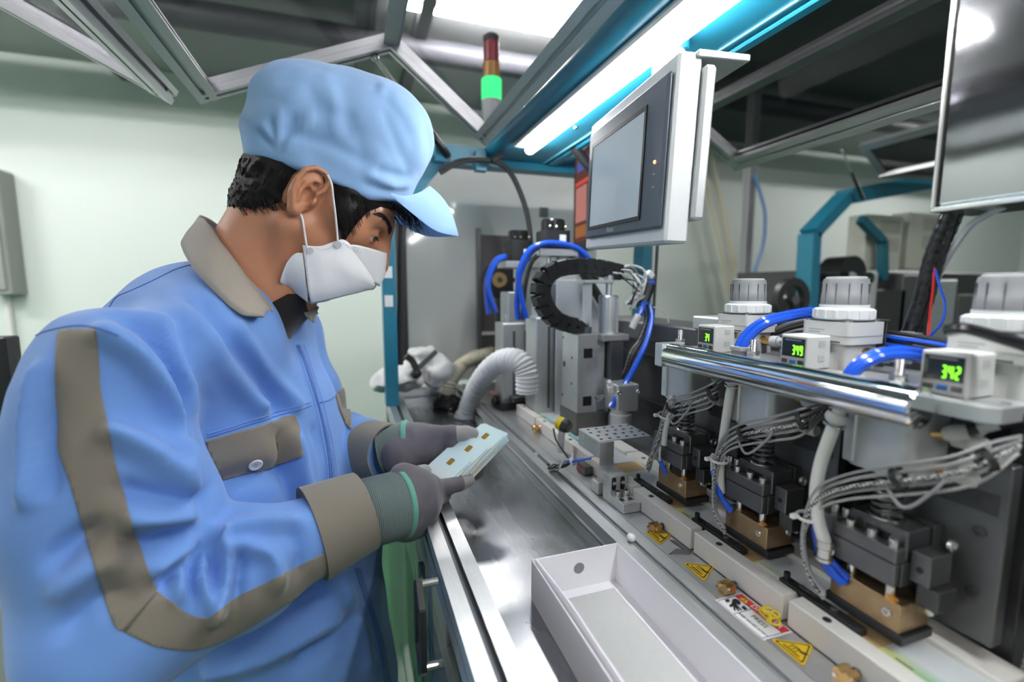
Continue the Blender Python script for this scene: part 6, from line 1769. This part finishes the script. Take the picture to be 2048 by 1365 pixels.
FOLDS = [
    ([(240, 628), (295, 655), (344, 725), (352, 812), (366, 880)], 9, -.012), ([(262, 592), (340, 668), (374, 774), (384, 822)], 13, .010), ([(207, 668), (300, 738), (356, 860), (372, 930)], 15, .012),
    ([(327, 578), (430, 705), (517, 812)], 22, .008), ([(351, 668), (392, 760), (402, 800)], 14, -.008), ([(400, 610), (490, 730), (560, 815)], 18, -.006), ([(470, 660), (545, 760), (590, 810)], 16, .006),
    ([(75, 740), (62, 850), (58, 1000)], 14, .007), ([(96, 760), (92, 860), (96, 980)], 10, -.007), ([(226, 866), (318, 922), (374, 978)], 16, .011), ([(245, 975), (310, 995), (372, 1006)], 12, -.008),
    ([(264, 1036), (330, 1030), (380, 1022)], 17, .010), ([(255, 1085), (300, 1090), (350, 1075)], 13, -.009), ([(300, 1140), (345, 1115), (384, 1090)], 12, .010), ([(325, 1170), (355, 1130), (390, 1098)], 8, -.013),
    ([(362, 1196), (360, 1135), (382, 1110)], 8, .012), ([(386, 1190), (381, 1140), (394, 1108)], 6, -.012), ([(412, 1192), (401, 1140), (410, 1100)], 8, .013), ([(430, 1180), (424, 1130), (418, 1090)], 6, -.012),
    ([(424, 1074), (458, 1118), (455, 1172), (424, 1228)], 10, .016), ([(478, 1108), (471, 1150), (466, 1192)], 9, -.014), ([(423, 1072), (500, 1052), (560, 1048), (600, 1044)], 13, .007), ([(480, 1096), (543, 1112), (550, 1165)], 15, .009),
    ([(580, 1060), (600, 1100), (596, 1140)], 11, -.006), ([(110, 1120), (150, 1080), (190, 1060)], 18, -.008), ([(125, 1180), (190, 1130), (230, 1120)], 18, .007), ([(130, 1260), (200, 1200), (250, 1190)], 16, -.006),
    ([(590, 880), (605, 960), (625, 1020)], 13, .007), ([(560, 870), (572, 930), (590, 1010)], 13, -.006), ([(630, 860), (650, 930), (655, 1000)], 10, -.004), ([(400, 1010), (450, 960), (560, 940)], 20, -.007),
    ([(480, 1290), (560, 1240), (640, 1190)], 18, -.008), ([(430, 1340), (540, 1300), (660, 1240)], 22, .008), ([(600, 1320), (680, 1270), (720, 1220)], 16, -.007), ([(690, 1180), (720, 1240), (735, 1330)], 12, .006),
    ([(760, 1130), (790, 1200), (792, 1290)], 12, -.006), ([(150, 560), (250, 520), (350, 500)], 14, .004), ([(640, 660), (655, 720), (672, 780)], 10, .004), ([(90, 640), (160, 610), (240, 590)], 10, .004)]
jv = sculpt(jv, jq, [(a, max(b * .9, 7), c * 2.8) for a, b, c in FOLDS], only=lambda v: np.clip((np.linalg.norm(v - np.array(RW), axis=1) - .065) / .03, 0, 1))
jv = relax(jv, jq, 3, .5)
jn = vnormals(jv, jq)
jacket = mesh_obj('jacket', jv, jq, 'jacket', person)
juv = to_px(jv)
jview = jv / np.linalg.norm(jv, axis=1, keepdims=True)
jface = (jn * jview).sum(1) < .25
jdep = jv @ _FW
from mathutils.bvhtree import BVHTree
jtree = BVHTree.FromPolygons([tuple(p) for p in jv.tolist()], [tuple(x) for x in jq.tolist()])
def hit(u, v, lift=.0008):
    d = Vector(_R * (u - 1024) / F_PX - _UP * (v - 682.5) / F_PX + _FW).normalized()
    loc, nr, i, dist = jtree.ray_cast(Vector((0, 0, 0)), d)
    if loc is None: return None
    return loc + nr * (lift if nr.dot(d) < 0 else -lift)
def visible_mask(s):
    """keep only what faces the front and is the nearest layer of the jacket there"""
    ok = np.zeros(len(jv), bool)
    for i in np.where((s > -14) & jface)[0]:
        p = Vector(jv[i]); d = p.normalized()
        loc, nr, k, dist = jtree.ray_cast(Vector((0, 0, 0)), d)
        ok[i] = loc is not None and (p.length - dist) < .012
    return np.where(ok, s, -9.0)
def patch(name, poly, m, off, thick, sub=4, parent=None):
    s = visible_mask(poly_sd(juv, curve2(poly, 1) if sub <= 1 else poly))
    a, f = clip_patch(jv, jq, jn, s, off, thick, True)
    return mesh_obj(name, a, f, m, parent or jacket)
def seam(name, pts, r, m='seam', lift=.0004):
    P = [hit(u, v, lift) for u, v in curve2(pts, 5)]; P = [p for p in P if p is not None]
    # drop jumps between layers
    runs, cur = [], [P[0]]
    for a, b in zip(P[:-1], P[1:]):
        if (a - b).length > .03: runs.append(cur); cur = []
        cur.append(b)
    runs.append(cur)
    mb = MB()
    mb.tube(max(runs, key=len), r, 5, 1)
    return obj(name, mb, m, jacket)
up_l = curve2([(116, 660), (112, 720), (112, 780), (118, 850), (118, 900), (140, 965), (165, 1050), (188, 1130), (226, 1246), (250, 1265)], 4)
up_r = curve2([(192, 658), (198, 720), (202, 780), (216, 850), (232, 930), (254, 1010), (276, 1085), (313, 1182)], 4)
patch('sleeve_stripe', up_l + [(255, 1262)] + [(314, 1186)] + up_r[::-1], 'taupe', .0010, .0016)
fo_t = curve2([(313, 1184), (345, 1205), (380, 1230), (420, 1235), (468, 1198), (520, 1172), (560, 1152), (610, 1126), (664, 1099)], 4)
fo_b = curve2([(243, 1262), (285, 1283), (322, 1296), (392, 1300), (472, 1270), (520, 1242), (566, 1212), (620, 1180), (672, 1150)], 4)
patch('sleeve_stripe', fo_t + fo_b[::-1], 'taupe', .0010, .0016)
flap = patch('pocket_flap', [(373, 893), (440, 874), (520, 852), (588, 830), (598, 868), (608, 913), (540, 934), (470, 954), (396, 978), (386, 935)], 'taupe', .0035, .0040)
bp = hit(509, 925, .0042)
if bp is not None:
    nrm_ = (hit(509, 925, .01) - bp).normalized()
    bt = obj('pocket_button', MB().lathe([(.0068, 0), (.0078, .0006), (.0078, .0016), (.0066, .0024), (.0056, .0018), (.002, .0016)], bp, nrm_, 24), 'offwhite', jacket)
    a_ = nrm_.orthogonal().normalized(); b_ = nrm_.cross(a_)
    for k in range(4):
        c = bp + nrm_ * .0017 + a_ * .0014 * (1 if k % 2 else -1) + b_ * .0014 * (1 if k > 1 else -1)
        obj('button_hole', MB().cyl(c, c + nrm_ * .0003, .0006, n=8), 'ink', bt)
seam('loose_thread', [(517, 940), (512, 948), (518, 952), (523, 946), (518, 939)], .0004, 'collar', .0045)
patch('placket', curve2([(592, 690), (606, 722), (622, 772), (640, 830), (650, 880), (657, 930), (660, 985), (662, 1010)], 3) + curve2([(674, 1008), (671, 970), (665, 920), (655, 868), (640, 815), (628, 765), (612, 718), (597, 688)], 3), 'seam', .0012, .002)
patch('placket', curve2([(708, 1135), (722, 1180), (742, 1240), (758, 1300), (770, 1368)], 3) + curve2([(782, 1368), (769, 1295), (752, 1235), (733, 1175), (722, 1140)], 3), 'seam', .0012, .002)
for dx in (-8, 1, 9):
    seam('placket_stitch', [(596 + dx, 690), (615 + dx, 745), (634 + dx, 805), (650 + dx, 870), (660 + dx, 930), (667 + dx, 1005)], .0006, 'jacket' if dx else 'seam', .0022)
us = poly_sd(to_px(hv), [(520, 640), (545, 604), (575, 588), (605, 588), (620, 640), (610, 730), (550, 720)])
us = np.where((hv[:, 2] < .03) & ((hn * hv).sum(1) < 0), us, -9.0)
ua, uf = clip_patch(hv, hq, hn, us, .0015, .0)
mesh_obj('undershirt', ua, uf, 'undershirt', person)
seam('yoke_seam', [(212, 628), (232, 596), (262, 582), (310, 560), (350, 540), (384, 530)], .0006)
seam('armhole_seam', [(64, 678), (90, 664), (150, 652), (195, 656), (238, 672)], .0006)
seam('chest_seam', [(374, 886), (440, 868), (510, 846), (570, 828), (622, 812)], .0007)
seam('chest_stitch', [(376, 878), (440, 861), (510, 839), (570, 820), (620, 804)], .0006, 'jacket', .0008)
seam('chest_seam', [(640, 806), (660, 800), (680, 785)], .0010)
patch('pocket_flap', [(670, 790), (684, 776), (702, 830), (704, 862), (690, 850), (678, 822)], 'taupe', .003, .0035)

# cuffs: taupe bands on the sleeve ends
def band(name, W_, E_, r0, r1, ln, m, par, ribs=0, rise=0, n=40, back=.0):
    W_, E_ = Vector(W_), Vector(E_); d = (W_ - E_).normalized()
    prof = []
    k = max(10, ribs * 4)
    for i in range(k + 1):
        t = i / k; r = r0 + (r1 - r0) * t + (rise * math.cos(2 * PI * ribs * t) if ribs else 0)
        prof.append((r, -back + ln * t))
    inner = [(r - .0022, h) for r, h in prof[::-1]]
    return obj(name, MB().lathe(prof + inner, W_, d, n), m, par)
RWv, REv, LWv, LEv = Vector(RW), Vector(RE), Vector(LW), Vector(LE)
band('cuff', RW, RE, .0530, .0465, .060, 'taupe', jacket, back=.044)
band('cuff', LW, LE, .0490, .0440, .056, 'taupe', jacket, back=.044)
dr = (RWv - REv).normalized(); dl = (LWv - LEv).normalized()

# collar leaves
def leaf(name, top, bot, m, thick=.0028, mid_bulge=.004):
    T = smooth_path(top, 6); B_ = smooth_path(bot, 6)
    n = 25; T = [T[round(i * (len(T) - 1) / (n - 1))] for i in range(n)]; B_ = [B_[round(i * (len(B_) - 1) / (n - 1))] for i in range(n)]
    rows = 6; vs = []
    for j in range(rows):
        t = j / (rows - 1)
        for i in range(n):
            p = T[i].lerp(B_[i], t); p = p + Vector((-.2, -1 if p.y < HY else 1, .5)).normalized() * mid_bulge * math.sin(PI * t)
            vs.append(p)
    fs = [(j * n + i, j * n + i + 1, (j + 1) * n + i + 1, (j + 1) * n + i) for j in range(rows - 1) for i in range(n - 1)]
    o = obj(name, MB().add(vs, fs), m, jacket, 60)
    md = o.modifiers.new('thick', 'SOLIDIFY'); md.thickness = thick; md.offset = 0
    return o
def Y3(pts): return [at(u, v, Y=y) for u, v, y in pts]
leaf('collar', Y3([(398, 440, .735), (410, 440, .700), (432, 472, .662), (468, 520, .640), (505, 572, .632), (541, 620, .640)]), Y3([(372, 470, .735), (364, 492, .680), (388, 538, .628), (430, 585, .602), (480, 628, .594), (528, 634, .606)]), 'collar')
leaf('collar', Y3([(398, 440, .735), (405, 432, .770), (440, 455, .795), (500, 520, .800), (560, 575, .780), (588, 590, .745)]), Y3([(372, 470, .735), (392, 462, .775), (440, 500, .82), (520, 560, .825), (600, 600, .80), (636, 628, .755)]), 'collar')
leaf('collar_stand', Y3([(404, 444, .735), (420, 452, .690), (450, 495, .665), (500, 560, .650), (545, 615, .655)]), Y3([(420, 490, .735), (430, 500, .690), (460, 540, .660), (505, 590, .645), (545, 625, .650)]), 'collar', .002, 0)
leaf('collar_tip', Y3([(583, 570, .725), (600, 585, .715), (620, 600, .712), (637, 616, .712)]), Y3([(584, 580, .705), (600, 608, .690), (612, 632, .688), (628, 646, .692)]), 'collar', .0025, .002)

# ------------------------------------------------------------------ trousers and shoes (below the picture)
def leg_field(P):
    d = None
    for s in (-1, 1):
        hx, hy = TC[0] + tl[0] * .09 * s, TC[1] + tl[1] * .09 * s
        c = chain(P, [((hx, hy, -.58), .105), ((hx + .03, hy, -.92), .080), ((hx, hy, -1.27), .065)], .02)
        d = c if d is None else smin(d, c, .02)
    d = smin(d, cone(P, (TC[0], TC[1], -.56), (TC[0], TC[1], -.62), .15, .12), .05)
    return smax(d, -1.28 - P[2], .005)
lv, lq = snets(leg_field, (-.45, .38, -1.31), (.15, 1.0, -.39), .011, 12)
lv = lv + vnormals(lv, lq) * waves(lv, 9, 24, .006, 2)[:, None]
mesh_obj('trousers', lv, lq, 'trousers', person)
for s in (-1, 1):
    hx, hy = TC[0] + tl[0] * .09 * s, TC[1] + tl[1] * .09 * s
    f3 = Vector((tf[0], tf[1], 0)); l3 = Vector((tl[0], tl[1], 0)); o3 = Vector((hx, hy, FZ))
    vs = []; rows = [(-.09, .034, .075), (-.05, .040, .085), (.0, .042, .08), (.06, .046, .062), (.12, .046, .048), (.165, .034, .035), (.182, .015, .022)]
    mb = MB(); n = 14
    for a, w, h in rows:
        for i in range(n):
            t = 2 * PI * i / n; vs.append(o3 + f3 * a + l3 * w * math.cos(t) + Vector((0, 0, max(0.0, h / 2 + h / 2 * math.sin(t)))))
    fs = [(j * n + i, (j + 1) * n + i, (j + 1) * n + (i + 1) % n, j * n + (i + 1) % n) for j in range(len(rows) - 1) for i in range(n)] + [tuple(range(n)), tuple(range((len(rows) - 1) * n, len(rows) * n))[::-1]]
    obj('shoe', mb.add(vs, fs), 'black', person, 40)

# ------------------------------------------------------------------ gloves
def hand(name, spec, lo, hi, wrist, back_dir):
    def fld(P):
        d = None
        for pts, k in spec:
            c = chain(P, pts, k)
            d = c if d is None else smin(d, c, .007)
        return d
    v, q = snets(fld, lo, hi, .0017)
    v = relax(v, q, 1, .4)
    v = v + vnormals(v, q) * waves(v, 31, 110, .0006, 2)[:, None]
    return mesh_obj(name, v, q, 'glove', person), v, q
A = lambda u, v, y: at(u, v, Y=y)
CL = Vector((.80, .33, .50)).normalized()
CS = Vector((.42, -.80, -.10)); CS = (CS - CL * CS.dot(CL)).normalized()
CN = CS.cross(CL).normalized()
if CN.z < 0: CN = -CN
base = Vector(A(876, 950, .640))
TT = base - CL * .016 - CS * .012 + CN * .0115
wr = tuple(RWv + dr * .035)
R_W = A(797, 1010, .572)
rspec = [
    ([(wr, .030), (R_W, .033), (A(826, 985, .588), .030), (A(856, 978, .602), .020)], .012),           # wrist to index knuckle
    ([(R_W, .031), (A(838, 1010, .590), .029), (A(856, 1003, .602), .018)], .012),
    ([(A(800, 1030, .575), .027), (A(830, 1035, .590), .024), (A(846, 1030, .606), .016)], .012),
    ([(A(795, 1045, .578), .022), (A(815, 1052, .594), .018), (A(832, 1046, .610), .014)], .010),
    ([(A(858, 980, .600), .0125), (A(890, 975, .612), .0105), (A(918, 968, .622), .0095), (A(938, 963, .630), .0085)], .004),     # index, straight under the cards
    ([(A(864, 1000, .604), .0120), (A(886, 992, .626), .0105), (A(892, 978, .648), .0095), (A(890, 970, .66), .0085)], .004),   # middle, curling away
    ([(A(852, 1024, .608), .0115), (A(872, 1014, .632), .0100), (A(874, 998, .654), .0090), (A(868, 990, .664), .0080)], .004),
    ([(A(838, 1044, .610), .0100), (A(852, 1036, .632), .0090), (A(852, 1022, .650), .0080), (A(848, 1014, .660), .0072)], .004),
    ([(A(803, 985, .580), .024), (A(808, 955, .584), .0165), (tuple(TT + Vector((-.020, -.012, .006))), .0120), (tuple(TT), .0105), (tuple(TT + CL * .007), .0088)], .006)]       # thumb bent over the near pile
rh, rv, rq = hand('glove', rspec, (-.03, .52, -.36), (.17, .70, -.18), wr, None)
L_W = A(822, 892, .712)
lspec = [
    ([(tuple(LWv + dl * .030), .029), (L_W, .032), (A(856, 890, .712), .028), (A(880, 890, .715), .018)], .012),
    ([(L_W, .030), (A(850, 905, .722), .026), (A(880, 905, .735), .018)], .012),
    ([(A(835, 878, .705), .022), (A(872, 872, .700), .0150), (A(905, 868, .694), .0125), (A(930, 868, .690), .0115), (A(945, 868, .688), .0095)], .006),        # thumb along the top
    ([(A(880, 893, .716), .0125), (A(895, 890, .700), .0100), (A(904, 888, .690), .0090)], .004),                                                            # index tip
    ([(A(884, 900, .735), .0125), (A(925, 905, .738), .0110), (A(955, 915, .715), .0100), (A(960, 930, .690), .0090)], .004),
    ([(A(884, 912, .738), .0120), (A(922, 922, .738), .0105), (A(952, 934, .712), .0095), (A(956, 946, .680), .0085)], .004),
    ([(A(878, 925, .736), .0105), (A(912, 938, .732), .0092), (A(940, 948, .700), .0085), (A(950, 952, .672), .0078)], .004)]
lh, lv2, lq2 = hand('glove', lspec, (.01, .62, -.34), (.24, .80, -.17), None, None)
# pale worn finger tips
for (vv, qq, c, r, par) in ((rv, rq, tuple(TT + CL * .004), .015, rh), (rv, rq, A(934, 964, .628), .016, rh), (lv2, lq2, A(938, 866, .686), .022, lh)):
    s = r - np.linalg.norm(vv - np.array(c), axis=1)
    a, f = clip_patch(vv, qq, vnormals(vv, qq), s, .0004, 0)
    if len(f): mesh_obj('finger_coating', a, f, 'glove_tip', par)
def glove_cuff(a, b, r0, r1, par, ribs):
    a, b = Vector(a), Vector(b); d = b - a; L = d.length; d.normalize(); k = ribs * 4
    obj('ribbed_cuff', MB().lathe([(r0 + (r1 - r0) * (i / k) + .0006 * math.cos(2 * PI * i / 4), L * i / k) for i in range(k + 1)], a, d, 36), 'gcuff', par)
    obj('cuff_band', MB().lathe([(r1 + .0004, 0), (r1 + .0014, .0015), (r1 + .0010, .006), (r1 - .001, .0075)], b - d * .001, d, 36), 'gband', par)
glove_cuff(RWv - dr * .005, Vector(R_W) + dr * .001, .0395, .0405, rh, 30)
glove_cuff(LWv - dl * .005, Vector(L_W) - dl * .004, .0375, .0385, lh, 26)

# ------------------------------------------------------------------ cards in the hands
def held_mat(name, c0, c1):
    m, N, L = new_mat(name)
    p = N['Principled BSDF']; p.inputs['Roughness'].default_value = .3
    tc = N.new('ShaderNodeTexCoord'); sp = N.new('ShaderNodeSeparateXYZ'); L.new(tc.outputs['Object'], sp.inputs[0])
    n = N.new('ShaderNodeTexNoise'); n.inputs['Scale'].default_value = 55; L.new(tc.outputs['Object'], n.inputs['Vector'])
    ad = N.new('ShaderNodeMath'); ad.operation = 'MULTIPLY_ADD'; ad.inputs[1].default_value = .03; L.new(n.outputs[0], ad.inputs[0]); L.new(sp.outputs[1], ad.inputs[2])
    r = N.new('ShaderNodeValToRGB'); mr = N.new('ShaderNodeMapRange'); mr.inputs[1].default_value = -.02; mr.inputs[2].default_value = .04
    e = r.color_ramp.elements; e[0].color = (*c0, 1); e[1].color = (*c1, 1); q = e.new(.45); q.color = (.76, .80, .78, 1)
    L.new(ad.outputs[0], mr.inputs[0]); L.new(mr.outputs[0], r.inputs[0]); L.new(r.outputs[0], p.inputs['Base Color'])
    return m
M['held'] = held_mat('identity_card_print', (.74, .66, .52), (.64, .80, .83))
M['chip'] = mat('gold_chip', (.62, .38, .08), .3, .6)
def held_card(c, label, chip=True, rot=0.0):
    c = Vector(c)
    m = frame_mtx(c, CS, CL) @ Matrix.Rotation(rot, 4, 'Z')
    if (m.to_3x3() @ Vector((0, 0, 1))).dot(CN) < 0: m = m @ Matrix.Rotation(PI, 4, 'Y')
    t = thing('identity_card', label, 'card', tuple(c), 'identity cards held in the gloves')
    t.rotation_euler = m.to_euler()
    def loc(mb, name, mm):
        me = obj(name, mb, mm, None, origin=(0, 0, 0)); me.parent = t; me.location = (0, 0, 0); return me
    loc(MB().prism(rounded(.054, .0856, .0032, 4), xy, -.0004, .0004), 'card_body', 'held')
    if chip: loc(MB().prism([(a, b + .026) for a, b in rounded(.0095, .0118, .002, 3)], xy, .0004, .00055), 'contact_chip', 'chip')
    return t

nm = ['near', 'middle', 'far']
for g in range(3):
    for k in range(9):
        top = k == 8
        c = base + CL * (.034 * g + (0 if top else .0016 * ((k * 5) % 4))) + CN * (.0021 * (k - 8) - .006 * g) + CS * (.0012 * ((k * 7) % 5 - 2))
        held_card(c, ('top card with gold chip on the %s pile held in the gloves' % nm[g]) if top else ('identity card inside the %s fanned pile held in the gloves' % nm[g]), top, .025 * ((k * 5) % 4 - 1.5) * (.5 if top else 1))

# ================================================================== cloths left on the far end of the table
def rag(label, blobs, seed, lo, hi):
    def f(P):
        d = None
        for c, r in blobs:
            e = ell(P, c, r); d = e if d is None else smin(d, e, .015)
        return smax(d, (ZT - .0405) - P[2], .003)
    v, q = snets(f, lo, hi, .0055, 12)
    n = vnormals(v, q)
    v = v + n * (waves(v, seed, 70, .007, 3))[:, None]
    return tag(mesh_obj('wiping_cloth', v, q, 'rag'), label, 'cloth', 'white cloths on the table end')
c = Vector(at(800, 760, Y=1.30))
rag('crumpled white cloth hanging over the far table corner', [((c[0], 1.30, c[2]), (.065, .06, .022)), ((c[0] + .03, 1.31, c[2] + .025), (.045, .05, .022)), ((c[0] - .035, 1.28, c[2] - .005), (.04, .04, .012))], 4, (c[0] - .13, 1.18, c[2] - .06), (c[0] + .13, 1.40, c[2] + .09))
c = Vector(at(864, 715, Y=1.345))
rag('crumpled white cloth behind the cream hose', [((c[0], 1.345, c[2] - .02), (.05, .045, .03)), ((c[0] - .03, 1.34, c[2] + .012), (.035, .04, .02)), ((c[0] + .02, 1.32, c[2] - .05), (.045, .04, .05))], 8, (c[0] - .11, 1.24, ZT - .05), (c[0] + .11, 1.42, c[2] + .07))
t = thing('hand_tool', 'black handled tool lying on the white cloths', 'tool', at(835, 735, Y=1.25))
obj('tool_handle', MB().tube([at(812, 712, Y=1.26), at(824, 722, Y=1.26), at(832, 738, Y=1.255)], .009, 10, 5), 'black', t)
obj('tool_shaft', MB().tube([at(828, 745, Y=1.255), at(852, 722, Y=1.26), at(872, 704, Y=1.27)], .007, 10, 5), 'dark2', t)
obj('tool_grip', MB().ball(at(832, 748, Y=1.25), .016, 12, 8, (1, 1, .8)), 'black', t)
cable('post_cable', 'thick black cable running down beside the teal end post', [at(u, v, Y=1.21) for u, v in ((806, 430), (803, 520), (802, 600), (800, 680), (800, 730))], .009, 'rubber')

# ------------------------------------------------------------------ stand the whole place on the floor (z = 0)
for o in list(bpy.data.objects):
    if o.parent is None:
        o.location.z += CZ
